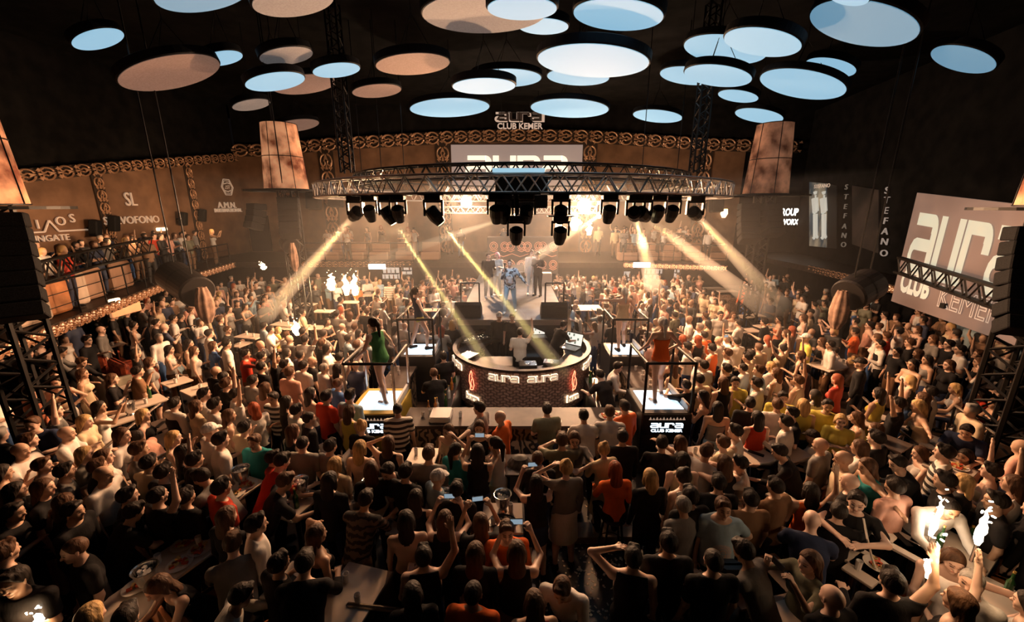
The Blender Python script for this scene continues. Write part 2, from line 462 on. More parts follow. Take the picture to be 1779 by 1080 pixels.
def field(P, h, cuts=(), extra=(), k0=None, bounds=None):
    allP = list(P) + list(extra)
    if bounds is None:
        lo = np.min([np.minimum(p[0], p[1]) - max(p[2], p[3]) * 1.25 - .03 for p in allP], axis=0)
        hi = np.max([np.maximum(p[0], p[1]) + max(p[2], p[3]) * 1.25 + .03 for p in allP], axis=0)
    else: lo, hi = bounds
    n = np.ceil((hi - lo) / h).astype(int) + 1
    F = np.full(n, .12, np.float32)
    ax = [lo[i] + h * np.arange(n[i], dtype=np.float32) for i in range(3)]
    def apply(F, p):
        a, b, ra, rb, M, k = p
        rm = max(ra, rb) * 1.25 + .05 + k
        i0 = np.maximum(0, np.floor((np.minimum(a, b) - rm - lo) / h).astype(int)); i1 = np.minimum(n, np.ceil((np.maximum(a, b) + rm - lo) / h).astype(int) + 1)
        if np.any(i1 <= i0): return
        X, Y, Z = np.meshgrid(ax[0][i0[0]:i1[0]], ax[1][i0[1]:i1[1]], ax[2][i0[2]:i1[2]], indexing='ij', sparse=True)
        ba = b - a
        if M is None:
            px, py, pz = X - a[0], Y - a[1], Z - a[2]
        else:
            px = M[0, 0] * (X - a[0]) + M[0, 1] * (Y - a[1]) + M[0, 2] * (Z - a[2])
            py = M[1, 0] * (X - a[0]) + M[1, 1] * (Y - a[1]) + M[1, 2] * (Z - a[2])
            pz = M[2, 0] * (X - a[0]) + M[2, 1] * (Y - a[1]) + M[2, 2] * (Z - a[2])
            ba = M @ ba
        L = float(ba @ ba) + 1e-9
        t = np.clip((px * ba[0] + py * ba[1] + pz * ba[2]) / L, 0, 1)
        d = np.sqrt((px - t * ba[0]) ** 2 + (py - t * ba[1]) ** 2 + (pz - t * ba[2]) ** 2) - (ra + t * (rb - ra))
        if M is not None: d = d * .85
        S = F[i0[0]:i1[0], i0[1]:i1[1], i0[2]:i1[2]]
        hh = np.clip(.5 + .5 * (S - d) / k, 0, 1)
        F[i0[0]:i1[0], i0[1]:i1[1], i0[2]:i1[2]] = S + (d - S) * hh - k * hh * (1 - hh)
    for p in P: apply(F, p)
    for cp, cn in cuts:
        X, Y, Z = np.meshgrid(*ax, indexing='ij', sparse=True)
        F = np.maximum(F, (X - cp[0]) * cn[0] + (Y - cp[1]) * cn[1] + (Z - cp[2]) * cn[2])
    for p in extra: apply(F, p)
    return F, lo

def nets(F, lo, h):
    F = np.pad(F, 1, constant_values=.12); lo = lo - h
    ins = F < 0
    nx, ny, nz = [s - 1 for s in F.shape]
    c = [(i, j, k) for i in (0, 1) for j in (0, 1) for k in (0, 1)]
    sub = lambda A, i, j, k: A[i:i + nx, j:j + ny, k:k + nz]
    cnt = sum(sub(ins, *q).astype(np.int8) for q in c)
    act = (cnt > 0) & (cnt < 8)
    idx = np.argwhere(act); nv = len(idx)
    vid = np.full(act.shape, -1, np.int64); vid[act] = np.arange(nv)
    acc = np.zeros((nv, 3), np.float32); w = np.zeros(nv, np.float32)
    for a in c:
        for ax_ in range(3):
            if a[ax_]: continue
            b = list(a); b[ax_] = 1
            fa = F[idx[:, 0] + a[0], idx[:, 1] + a[1], idx[:, 2] + a[2]]; fb = F[idx[:, 0] + b[0], idx[:, 1] + b[1], idx[:, 2] + b[2]]
            m = (fa < 0) != (fb < 0)
            t = np.where(m, fa / np.where(m, fa - fb, 1), 0)
            p = np.tile(np.array(a, np.float32), (nv, 1)); p[:, ax_] += t
            acc += p * m[:, None]; w += m
    V = (idx + acc / w[:, None]) * h + lo
    Q = []
    for ax_ in range(3):
        u, v = [(1, 2), (2, 0), (0, 1)][ax_]
        sl0 = [slice(1, -1)] * 3; sl0[ax_] = slice(0, -1); sl1 = [slice(1, -1)] * 3; sl1[ax_] = slice(1, None)
        A = ins[tuple(sl0)]; B = ins[tuple(sl1)]
        e = np.argwhere(A != B)
        flip = A[e[:, 0], e[:, 1], e[:, 2]]
        off = np.ones(3, int); off[ax_] = 0
        e = e + off
        def cell(du, dv):
            q = e.copy(); q[:, u] -= du; q[:, v] -= dv; return vid[q[:, 0], q[:, 1], q[:, 2]]
        q = np.stack([cell(1, 1), cell(0, 1), cell(0, 0), cell(1, 0)], 1)
        q = np.where(flip[:, None], q, q[:, ::-1])
        Q.append(q)
    return V.astype(np.float32), np.concatenate(Q)

def mk_mesh(name, V, Q, colors=None):
    me = bpy.data.meshes.new(name)
    me.vertices.add(len(V)); me.vertices.foreach_set('co', V.ravel())
    me.loops.add(Q.size); me.loops.foreach_set('vertex_index', Q.ravel().astype(np.int32))
    me.polygons.add(len(Q)); me.polygons.foreach_set('loop_start', np.arange(0, Q.size, 4, dtype=np.int32))
    me.polygons.foreach_set('use_smooth', np.ones(len(Q), bool))
    me.update(calc_edges=True)
    if colors is not None:
        at = me.color_attributes.new('Col', 'FLOAT_COLOR', 'POINT')
        at.data.foreach_set('color', np.hstack([colors, np.ones((len(V), 1), np.float32)]).astype(np.float32).ravel())
    return me

def body_prims(J, f, fat=1.0, hi=True):
    P = torso(J, f, fat=fat)
    for nm in 'LR': P += arm(J, f, nm) + leg(J, f, nm) + foot(J, nm)
    P += headp(J, f)
    for nm in 'LR': P += hand(J, f, nm, hi)
    return P
def top_prims(J, f, kind, fat=1.0, legs='stand'):
    POSES_ = (legs,)
    g = .012; P = torso(J, f, g, fat=fat); cuts = []
    Rm = J['Rm']
    nk = J['neck'] - Rm @ V3(0, 0, .045)
    if kind == 'tank':
        cuts.append((J['neck'] - Rm @ V3(0, 0, .012), Rm @ unit((0, .8, 1))))
        for s in (-1, 1): cuts.append((J['neck'] + Rm @ V3(s * (.135 if f else .155), 0, 0), Rm @ unit((s * 1.0, 0, .12))))
    elif kind == 'strap':
        P = P[:-2]; cuts.append((J['neck'] - Rm @ V3(0, 0, .15), Rm @ V3(0, 0, 1)))
    elif kind == 'tee':
        for nm in 'LR': P += arm(J, f, nm, g, t=.62)
    elif kind in ('long', 'vest'):
        for nm in 'LR': P += arm(J, f, nm, g)
    elif kind == 'dress':
        P = P[:-2]; cuts.append((J['neck'] - Rm @ V3(0, 0, .13), Rm @ V3(0, 0, 1)))
        kc = (J['knL'] + J['knR']) / 2; ax_ = unit(kc - J['pel'])
        P += [(J['pel'], kc, .180, .185, MM(np.eye(3, dtype=np.float32), 1, .78, 1), .04)]; cuts.append((kc - ax_ * .13, ax_))
    if kind in ('tee', 'long', 'vest'): cuts.append((J['neck'] + Rm @ V3(0, 0, .022), Rm @ unit((0, .35, 1))))
    if kind in ('tee', 'long') and POSES_[0] != 'sit':
        P.append((J['pel'] + Rm @ V3(0, 0, -.10), J['waist'], (.182 if f else .172 * fat), (.14 if f else .16 * fat), MM(Rm, 1, .70, 1), .04))
    if kind != 'dress': cuts.append((J['pel'] + Rm @ V3(0, 0, -.10), -(Rm @ V3(0, 0, 1))))
    return P, cuts
def bot_prims(J, f, kind):
    g = .014; P = [(J['pel'], J['pel'] + J['Rm'] @ V3(0, 0, .05), (.165 if f else .152) + .006, (.155 if f else .150), MM(J['Rm'], 1, .70, 1), .03)]
    kc = (J['knL'] + J['knR']) / 2; ax_ = unit(kc - J['pel']); hem = []
    if kind in ('skirt', 'mini'):
        P.append((J['pel'], kc, .176, .215 if kind == 'skirt' else .18, MM(np.eye(3, dtype=np.float32), 1, .8, 1), .04))
        hem = [(kc - ax_ * (.02 if kind == 'skirt' else .20), ax_)]
    elif kind == 'brief':
        for nm in 'LR': P += leg(J, f, nm, .006, .12)
    else:
        for nm in 'LR': P += leg(J, f, nm, g, .75 if kind == 'shorts' else 2)
    return P, [(J['pel'] + J['Rm'] @ V3(0, 0, .07), J['Rm'] @ V3(0, 0, 1))] + hem

_pc = {}
def pmesh(part, pose, f, lod, kind='', fat=1.0):
    key = (part, pose, f, lod, kind, fat)
    if key in _pc: return _pc[key]
    J = skel(pose, f); h = {0: .0085, 1: .014, 2: .022}[lod]
    if part == 'body':
        hi = lod == 0
        F, lo = field(body_prims(J, f, fat, hi), h); V, Q = nets(F, lo, h)
        C = np.ones((len(V), 3), np.float32)
        L = (V - J['head']) @ J['hR']   # head frame
        ax_ = np.abs(L[:, 0])
        hs = max(h * .5, .006)
        eye = ((ax_ - .031) / (.012 + hs)) ** 2 + ((L[:, 2] - .016) / (.005 + hs)) ** 2 < 1
        brow = (np.abs(ax_ - .032) < .02) & (np.abs(L[:, 2] - .042) < .003 + hs * .6)
        lip = (ax_ < .022) & (np.abs(L[:, 2] + .050) < .003 + hs * .6)
        fr = L[:, 1] > .055
        C[eye & fr] = (.10, .09, .09); C[brow & fr] = (.25, .2, .18); C[lip & fr] = (.72, .38, .36)
        stub = (L[:, 2] < -.03) & (L[:, 2] > -.12) & (L[:, 1] > .02) & (ax_ < .07)
        if not f: C[stub & ~lip] *= np.float32(.82)
        me = mk_mesh('person_body', V, Q, C)
    elif part == 'top':
        P, cuts = top_prims(J, f, kind, fat, 'sit' if POSES[pose][3] in ('sit', 'stool') else 'stand'); F, lo = field(P, h, cuts); V, Q = nets(F, lo, h); me = mk_mesh('shirt', V, Q)
    elif part == 'bottom':
        P, cuts = bot_prims(J, f, kind); F, lo = field(P, h, cuts); V, Q = nets(F, lo, h); me = mk_mesh('trousers', V, Q)
    elif part == 'hair':
        h = {0: .009, 1: .012, 2: .018}[lod]
        P, cuts, ex = hairp(J, kind); F, lo = field(P, h, cuts, ex); V, Q = nets(F, lo, h); me = mk_mesh('hair', V, Q)
    elif part in ('shoeL', 'shoeR'):
        h = max(h, .012); F, lo = field(foot(J, part[-1], .008), h); V, Q = nets(F, lo, h); me = mk_mesh('shoe', V, Q)
    elif part == 'vest':
        P = torso(J, f, .022)[:-2]; F, lo = field(P, h, [(J['neck'] - J['Rm'] @ V3(0, 0, .09), J['Rm'] @ V3(0, 0, 1)), (J['pel'], -(J['Rm'] @ V3(0, 0, 1)))]); V, Q = nets(F, lo, h); me = mk_mesh('waistcoat', V, Q)
    me.materials.append(None)
    _pc[key] = me
    return me

def skin_mat(name, c):
    m = bpy.data.materials.new(name); m.use_nodes = True; nt = m.node_tree; b = nt.nodes['Principled BSDF']
    a = nt.nodes.new('ShaderNodeAttribute'); a.attribute_name = 'Col'
    mx = nt.nodes.new('ShaderNodeMix'); mx.data_type = 'RGBA'; mx.blend_type = 'MULTIPLY'; mx.inputs[0].default_value = 1
    mx.inputs[6].default_value = tuple(c) + (1,)
    nt.links.new(a.outputs['Color'], mx.inputs[7]); nt.links.new(mx.outputs[2], b.inputs['Base Color'])
    b.inputs['Roughness'].default_value = .5
    MATS[name] = m
    return m
SKINS = [skin_mat('skin_tone_fair', (.66, .44, .34)), skin_mat('skin_tone_light', (.56, .36, .26)), skin_mat('skin_tone_olive', (.45, .28, .19))]
CLOTH = {  # code: (label word, colour)
 'w': ('white', (.74, .70, .66)), 'k': ('black', (.014, .013, .014)), 'g': ('grey', (.20, .19, .18)), 'o': ('orange', (.80, .16, .035)), 'r': ('red', (.48, .045, .02)),
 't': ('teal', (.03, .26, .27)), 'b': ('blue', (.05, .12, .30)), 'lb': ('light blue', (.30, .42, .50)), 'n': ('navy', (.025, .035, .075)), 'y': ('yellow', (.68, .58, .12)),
 'c': ('cream', (.62, .50, .34)), 'p': ('pink', (.66, .36, .28)), 'm': ('maroon', (.16, .03, .03)), 'br': ('brown', (.20, .11, .06)), 'ol': ('olive grey', (.16, .16, .11)),
 's': ('black and white striped', None), 'z': ('dark zigzag knit', None), 'q': ('white checked', None), 'sk': ('skin-baring', None), 'sal': ('salmon', (.74, .26, .15)), 'gn': ('green', (.06, .22, .08)), 'mt': ('metallic silver', None), 'cam': ('patterned grey', None),
}
def cloth_mat(code):
    nm = 'cloth_' + CLOTH[code][0].replace(' ', '_').replace('-', '_')
    if nm in MATS: return MATS[nm]
    if code == 's': return wave_mat(nm, (.02, .02, .02), (.7, .67, .62), 3.1, 0, 'Z', .8)
    if code == 'z': return wave_mat(nm, (.015, .013, .012), (.16, .11, .08), 4.0, 5, 'Z', .8, dscale=3)
    if code == 'q':
        m = wave_mat(nm, (.3, .2, .15), (.75, .7, .64), 3.0, 0, 'Z', .8, .1, .25); return m
    if code == 'cam': return noise_mat(nm, (.015, .02, .03), (.45, .5, .55), 11, .8, detail=3, lo=.46, hi=.54)
    if code == 'mt': return mat(nm, (.6, .62, .66), .3, .8)
    c = CLOTH[code][1]
    return dull(noise_mat(nm, tuple(x * .8 for x in c), c, 7, .85, bump=.9, stretch=(1, 1, .45)), .18)
HAIRC = {'dark': (.018, .012, .009), 'brown': (.085, .04, .02), 'red': (.28, .06, .02), 'blonde': (.52, .34, .15), 'grey': (.25, .23, .21), 'white': (.7, .68, .66), 'pink': (.8, .35, .4)}
for k_, c_ in HAIRC.items():
    m_ = noise_mat('hair_' + k_, tuple(x * .5 for x in c_), tuple(min(1, x * 1.3) for x in c_), 24, .62, bump=1.0, stretch=(1, 1, .15), lo=.3, hi=.7)
    m_.node_tree.nodes['Principled BSDF'].inputs['Specular IOR Level'].default_value = .25
# hair code: (geometry, colour, sex female, phrase)
HAIR = {'d': ('short', 'dark', 0, 'short dark hair'), 'e': ('crop', 'dark', 0, 'cropped dark hair'), 'b': (None, None, 0, 'bald head'), 'l': ('long', 'dark', 1, 'long dark hair'), 'L': ('long', 'blonde', 1, 'long blonde hair'),
 's': ('mid', 'blonde', 1, 'short blonde hair'), 'h': ('long', 'brown', 1, 'long brown hair'), 'R': ('long', 'red', 1, 'long red hair'), 'c': ('cap', 'white', 0, 'pale cap'), 'n': ('bun', 'dark', 1, 'dark hair in a bun'),
 'N': ('bun', 'blonde', 1, 'blonde hair in a bun'), 'g': ('crop', 'grey', 0, 'cropped grey hair'), 'm': ('mid', 'brown', 1, 'shoulder-length brown hair'), 'i': ('tail', 'dark', 1, 'dark ponytail'), 'P': ('mid', 'pink', 0, 'pink hair'), 'S': ('tail', 'white', 1, 'silver headdress and ponytail'), 'K': ('cap', 'dark', 0, 'dark cap')}
POSEW = {'st': 'arms down', 'hd': 'holding a drink', 'fo': 'arms folded', 'u1': 'one arm raised', 'u2': 'both arms raised', 'ph': 'hands raised to a phone', 'cl': 'clapping', 'hh': 'hand on the head', 'fh': 'hand to the face',
 'hp': 'hand on the hip', 'ln': 'leaning forward', 'ot': 'arm stretched out', 'hg': 'hugging', 'si': 'seated', 'sc': 'seated with a drink', 'sk': 'on a bar stool', 'da': 'dancing', 'db': 'dancing', 'dc': 'dancing', 'dd': 'dancing', 'sg': 'singing', 'rc': 'reaching out'}
PEOPLE = []
def person(loc, rz, pose, hair, top, bottom, skin=0, lod=1, f=None, scale=1.0, fat=1.0, shoe='k', name='person'):
    """top: (colour code, kind); bottom: (colour code, kind). Body is the root mesh; clothes and hair are its children."""
    hk, hc, hf, _ = HAIR[hair]
    f = hf if f is None else f
    me = pmesh('body', pose, f, lod, fat=fat)
    o = bpy.data.objects.new(name, me); col.objects.link(o)
    o.location = loc; o.rotation_euler.z = rz; o.scale = (scale,) * 3
    def setm(ob, m): ob.material_slots[0].link = 'OBJECT'; ob.material_slots[0].material = m
    setm(o, SKINS[skin])
    if hk in ('short', 'crop') and hc == 'dark' and int(loc[0] * 977 + loc[1] * 331) % 4 == 0: hc = 'brown'
    def child(nm, me_, m):
        c = bpy.data.objects.new(nm, me_); col.objects.link(c); c.parent = o; setm(c, m); return c
    if top[1]:
        child({'dress': 'dress', 'tee': 't_shirt', 'long': 'shirt', 'vest': 'shirt', 'tank': 'sleeveless_top', 'strap': 'bodice'}[top[1]], pmesh('top', pose, f, lod, 'long' if top[1] == 'vest' else top[1], fat), cloth_mat(top[0]))
        if top[1] == 'vest': child('waistcoat', pmesh('vest', pose, f, lod), cloth_mat('k'))
    if bottom[1]: child({'long': 'trousers', 'skirt': 'skirt', 'mini': 'skirt', 'shorts': 'shorts', 'brief': 'briefs'}[bottom[1]], pmesh('bottom', pose, f, lod, bottom[1]), cloth_mat(bottom[0]))
    if shoe:
        for nm in 'LR': child('shoe', pmesh('shoe' + nm, pose, f, lod), cloth_mat(shoe))
    if hk: child('cap' if hk == 'cap' else 'hair', pmesh('hair', pose, f, lod, hk), MATS['hair_' + hc])
    if pose == 'ph':   # the phone in the raised hands
        J = skel(pose, f); p = (J['wrL'] + J['wrR']) / 2 + V3(0, .05, .10)
        ph = MB().bbox((0, 0, 0), (.15, .012, .075), .006).obj('phone', mat('phone_case', (.02, .02, .022), .3), o, tuple(p))
        MB().box((0, -.0075, 0), (.135, .002, .064)).obj('phone_screen', mat('phone_screen_glow', (.2, .28, .34), .3, 0, .35, (.5, .7, .85)), ph)
    return o
def head_off(pose, f, rz, scale=1.0):
    h = skel(pose, f)['head'] * scale
    c, s = math.cos(rz), math.sin(rz)
    return Vector((h[0] * c - h[1] * s, h[0] * s + h[1] * c, h[2]))
# ---------------------------------------------------------------- materials of the place
BLACK = mat('black_metal', (.012, .011, .011), .45, .3)
DARKW = dull(noise_mat('dark_lacquered_wood', (.012, .008, .007), (.03, .02, .016), 6, .5), .2)
ALU = mat('truss_aluminium', (.55, .52, .50), .38, .85)
TRUSSD = mat('truss_painted_black', (.02, .018, .017), .4, .5)
SPK = noise_mat('speaker_grille_black', (.008, .008, .009), (.02, .02, .021), 60, .6)
WALLP = noise_mat('brown_wall_plaster', (.10, .052, .028), (.21, .115, .065), 1.1, .75, detail=6, bump=.1, lo=.3, hi=.7)
WALLK = noise_mat('black_wall_paint', (.006, .006, .006), (.012, .011, .011), 2, .85)
FLOORM = noise_mat('dark_wet_floor', (.012, .008, .006), (.055, .034, .024), 1.6, .33, detail=7)
ORN = mat('bronze_ornament', (.50, .30, .19), .42, .35)
ORNL = mat('ornament_backlight', (.9, .5, .25), .5, 0, 1.1, (1.0, .55, .28))
WHITE = mat('white_table_laminate', (.60, .50, .42), .4)
STEEL = mat('brushed_steel', (.62, .6, .58), .22, .95)
GLASSY = mat('drinking_glass', (.75, .72, .70), .05, 0, spec=.9)
ORLEATH = noise_mat('orange_leather', (.42, .15, .05), (.60, .24, .09), 3, .45, bump=.05)
SCRN = noise_mat('projection_screen', (.10, .062, .045), (.20, .135, .105), .35, .8, emit=.7, detail=2)
SCRLET = mat('screen_lettering_light', (.5, .48, .38), .8, 0, .40, (.86, .84, .66))
SIGNW = mat('sign_glow_white', (1, 1, 1), .5, 0, 2.2, (1, .97, .9))
SIGNWARM = mat('sign_glow_warm', (1, .8, .55), .5, 0, 2.6, (1.0, .72, .42))
SIGNDIM = mat('sign_letters_dim_glow', (.6, .5, .42), .5, 0, .32, (1.0, .74, .55))
SIGNBLUE = mat('sign_glow_cool', (.8, .9, 1), .5, 0, 1.6, (.75, .9, 1.0))
NEONR = mat('red_neon', (1, .1, .05), .5, 0, 4.0, (1.0, .16, .08))
PLAT = mat('lightbox_panel', (.8, .9, 1), .4, 0, 1.0, (.62, .84, 1.0))
STAGEM = dull(noise_mat('stage_deck_black', (.030, .036, .045), (.060, .070, .085), 3, .6, detail=6), .2)

for m_ in (WALLK, SPK): dull(m_, .05)
dull(BLACK, .25); dull(TRUSSD, .25)
# ---------------------------------------------------------------- shell
struct(MB().box((0, 13, -.05), (46, 36, .1)).obj('floor', FLOORM))
struct(MB().box((0, 13, 11.3), (46, 36, .1)).obj('ceiling', WALLK))
struct(MB().box((0, -4.6, 5.6), (46, .2, 11.4)).obj('wall_rear', WALLK))
GW = 2.3   # gallery floor height
# gallery front edge (plan)
FAS_L = [(-10.5, 6.2), (-11.2, 8.6), (-13.8, 15.8), (-15.0, 21.6)]
FAS_B1 = [(-11.4, 21.9), (-5.4, 21.9)]
FAS_B2 = [(6.0, 21.6), (10.9, 20.4)]
A_ = Vector((-18.6, 7.0, 0)); B_ = Vector((-17.4, 27.0, 0)); C_ = Vector((15.6, 27.0, 0))
def on_wall_left(px, py):
    d = ray(px, py); n = (B_ - A_).cross(Vector((0, 0, 1))); t = (A_.x * n.x + A_.y * n.y) / (d.x * n.x + d.y * n.y)
    return Vector((d.x * t, d.y * t, CAMZ + d.z * t))
def slab_wall(name, a, b, z0, z1, th, m):   # vertical panel
    a, b = Vector((a[0], a[1], 0)), Vector((b[0], b[1], 0)); n = (b - a).cross(Vector((0, 0, 1))).normalized() * th
    return MB().poly([(a.x, a.y, z0), (b.x, b.y, z0), (b.x, b.y, z1), (a.x, a.y, z1)], n).obj(name, m)
dAB = (B_ - A_) / 20.0
struct(slab_wall('wall_left', (A_.x - .1 - dAB.x * 11.6, -4.6), (B_.x - .1, B_.y), 0, 11.3, -.2, WALLK))
struct(slab_wall('wall_back', (B_.x, 27.05), (22, 27.05), 0, 11.3, -.2, WALLK))
struct(slab_wall('wall_right', (22, 27), (22, -4.6), 0, 11.3, -.2, WALLK))
# brown plaster panels on left and back walls under the cornice; cornice line read as a rising and falling band
LTOP = [(30, 318), (160, 304), (320, 288), (450, 276)]
BTOP = [(470, 272), (565, 262), (768, 250), (890, 246), (1025, 248), (1225, 262), (1385, 266)]
lw = [on_wall_left(x, y) for x, y in LTOP]
lw = [Vector((A_.x - dAB.x * 3, 4.0, lw[0].z - .35))] + lw + [Vector((B_.x, B_.y, lw[-1].z + .1))]
bw = [aty(x, y, 26.95) for x, y in BTOP]
bw = [Vector((B_.x, 26.95, bw[0].z))] + bw
mbp = MB()
for a, b in zip(lw[:-1], lw[1:]): mbp.poly([(a.x + .02, a.y, GW), (b.x + .02, b.y, GW), (b.x + .02, b.y, b.z), (a.x + .02, a.y, a.z)], (.03, 0, 0))
struct(mbp.obj('trim_1', WALLP))
mbp = MB()
bw2 = [q for q in bw if q.x < 13.5] + [aty(1296, 262, 26.95)]
for a, b in zip(bw2[:-1], bw2[1:]): mbp.poly([(a.x, 26.97, GW), (b.x, 26.97, GW), (b.x, 26.97, b.z), (a.x, 26.97, a.z)], (0, -.03, 0))
struct(mbp.obj('trim_2', WALLP))

# ornament: scroll motif in relief, unit cell 1 wide 1 high in the xz plane, facing -y
def arc_pts(cx, cz, r, a0, a1, n): return [(cx + r * math.cos(R(a0 + (a1 - a0) * i / n)), 0, cz + r * math.sin(R(a0 + (a1 - a0) * i / n))) for i in range(n + 1)]
MOT = MB()
for s in (1, -1):
    MOT.path([(x, 0, .5 + s * (z - .5)) for x, y, z in arc_pts(.40, .56, .40, 8, 165, 7)], .06, 4)
    MOT.path([(x, 0, .5 + s * (z - .5)) for x, y, z in arc_pts(.30, .73, .15, 90, 330, 5)], .05, 4)
    MOT.poly([(.86, 0, .5 + s * .28), (1.04, 0, .5 + s * .48), (1.12, 0, .5 + s * .28)], (0, -.06, 0))
MOT.poly([(.40, 0, .30), (.82, 0, .5), (.40, 0, .70), (.52, 0, .5)], (0, -.08, 0))
MOT.poly([(-.06, 0, .40), (.28, 0, .5), (-.06, 0, .60)], (0, -.06, 0))
def orn_strip(name, a, b, h, cell, m, off=Vector((0, 0, 0)), back=None, kind='structure'):
    a, b = Vector(a), Vector(b); L = (b - a).length; n = max(1, round(L / cell)); mb = MB()
    M0 = frame_mat(a, b - a)
    zd = Vector((M0[0][2], M0[1][2], M0[2][2])); yd = Vector((M0[0][1], M0[1][1], M0[2][1]))
    for i in range(n):
        M = M0 @ Matrix.Translation((i * L / n, 0, 0)) @ Matrix.Diagonal((L / n, .6, h, 1))
        mb.merge(MOT, M)
    if back is not None: pass
    return mb
def frieze_line(name, pts, h, cell, inward, trimname):
    mb = MB(); bk = MB()
    for a, b in zip(pts[:-1], pts[1:]):
        a2, b2 = a + inward * .16, b + inward * .16
        mb.merge(orn_strip('', a2, b2, h, cell, ORN))
        bk.poly([a + inward * .02, b + inward * .02, b + inward * .02 + Vector((0, 0, h)), a + inward * .02 + Vector((0, 0, h))], inward * .06)
    o = struct(bk.obj(trimname, mat('cornice_back_dark', (.03, .018, .012), .7)))
    mb.obj('scroll_relief', ORN, o)
    return o
frieze_line('f', lw, .48, .62, Vector((1, 0, 0)), 'trim_3')
frieze_line('f', bw, .72, .95, Vector((0, -1, 0)), 'trim_4')
# vertical pilasters with the same relief
def pilaster(i, base, top, w, xd, inward):
    xd = Vector(xd); a = Vector((base.x, base.y, GW)) + inward * .14; L = top - GW
    mb = MB(); n = max(3, round(L / (w * 1.3)))
    M0 = Matrix(((0, 0, xd.x, a.x), (0, 0, xd.y, a.y), (1, 0, 0, a.z), (0, 0, 0, 1)))
    M0 = Matrix(((0, inward.x * -1, xd.x, a.x - xd.x * w / 2), (0, inward.y * -1, xd.y, a.y - xd.y * w / 2), (1, 0, 0, a.z), (0, 0, 0, 1)))
    for k in range(n): mb.merge(MOT, M0 @ Matrix.Translation((k * L / n, 0, 0)) @ Matrix.Diagonal((L / n, .6, w, 1)))
    bk = MB().box((base.x + inward.x * .06, base.y + inward.y * .06, (GW + top) / 2), (w * 1.15 if abs(xd.x) > .5 else .1, w * 1.15 if abs(xd.y) > .5 else .1, L))
    o = struct(bk.obj('trim_%d' % i, mat('cornice_back_dark', (.03, .018, .012), .7)))
    mb.obj('scroll_relief', ORN, o)
k = 5
for px, py in ((163, 304), (322, 288)):
    p = on_wall_left(px, py); pilaster(k, p, p.z, .42, (0, 1, 0), Vector((1, 0, 0))); k += 1
for px, py in ((566, 262), (769, 250), (1025, 248), (1226, 262)):
    p = aty(px, py, 26.95); pilaster(k, p, p.z, .78, (1, 0, 0), Vector((0, -1, 0))); k += 1

# gallery floor and ornamented front edge
gal = MB()
gal.poly([(-19, 5, GW - .3), (-10.3, 5.6, GW - .3)] + [(x, y, GW - .3) for x, y in FAS_L[1:]] + [(-15, 27, GW - .3), (-19, 27, GW - .3)], (0, 0, .28))
gal.poly([(-15.1, 21.9, GW - .3), (11.2, 21.6, GW - .3), (11.2, 27, GW - .3), (-15.1, 27, GW - .3)], (0, 0, .28))
gal.poly([(15.0, 20.6, GW - .3), (14.6, 14.0, GW - .3), (22, 13.5, GW - .3), (22, 27, GW - .3), (15, 27, GW - .3)], (0, 0, .28))
struct(gal.obj('floor_gallery', DARKW))
def fascia(label, pts, glow=True, n=1):
    root = MB(); rel = MB(); strip = MB()
    for a, b in zip(pts[:-1], pts[1:]):
        a, b = Vector((a[0], a[1], GW - .28)), Vector((b[0], b[1], GW - .28)); d = (b - a).normalized(); inn = Vector((d.y, -d.x, 0))
        root.poly([a, b, b + Vector((0, 0, .30)), a + Vector((0, 0, .30))], -inn * .05)
        strip.poly([a + inn * .01 + Vector((0, 0, .06)), b + inn * .01 + Vector((0, 0, .06)), b + inn * .01 + Vector((0, 0, .24)), a + inn * .01 + Vector((0, 0, .24))], inn * .01)
        rel.merge(orn_strip('', a + inn * .07, b + inn * .07, .30, .34, ORN))
    o = root.obj('gallery_edge_panel', mat('cornice_back_dark', (0, 0, 0)))
    tag(o, label, 'balcony edge'); strip.obj('light_strip', ORNL, o); rel.obj('scroll_relief', ORN, o)
    return o
fascia('long glowing scrollwork balcony edge climbing along the side wall with brass signs', FAS_L)
fascia('glowing scrollwork balcony edge behind the stage, on the side of the orange flames', FAS_B1)
fascia('glowing scrollwork balcony edge behind the stage, under the brighter blinder lamp', FAS_B2)
fascia('short amber scrollwork strip on the dark wall below the vertical gold letters', [(15.1, 20.4), (14.9, 17.6), (14.4, 14.6)])

# rails of the gallery
def railing(label, pts, z, h=1.0, gap=1.2, name='balcony_railing'):
    root = empty(name, (pts[0][0], pts[0][1], z)); org = Vector((pts[0][0], pts[0][1], z))
    top = MB(); post = []; mid = MB()
    for a, b in zip(pts[:-1], pts[1:]):
        a, b = Vector((a[0], a[1], 0)), Vector((b[0], b[1], 0)); a.z = b.z = z; a -= org; b -= org
        top.tube(a + Vector((0, 0, h)), b + Vector((0, 0, h)), .03, n=8)
        for q in (.35, .68): mid.tube(a + Vector((0, 0, h * q)), b + Vector((0, 0, h * q)), .012, n=5)
        n = max(1, round((b - a).length / gap))
        for i in range(n + 1): post.append(a + (b - a) * i / n)
    top.obj('handrail', BLACK, root); mid.obj('lower_rail', BLACK, root)
    for p in post: MB().tube(p, p + Vector((0, 0, h)), .022, n=6).obj('post', BLACK, root)
    tag(root, label, 'railing')
    return root
railing('black balcony railing above the scrollwork edge on the brass sign side', [(x - .15, y + .05) for x, y in FAS_L], GW)
railing('black balcony railing behind the stage on the orange flame side', [(x, y + .12) for x, y in FAS_B1], GW)
railing('black balcony railing behind the stage under the brighter blinder lamp', [(x, y + .12) for x, y in FAS_B2], GW)

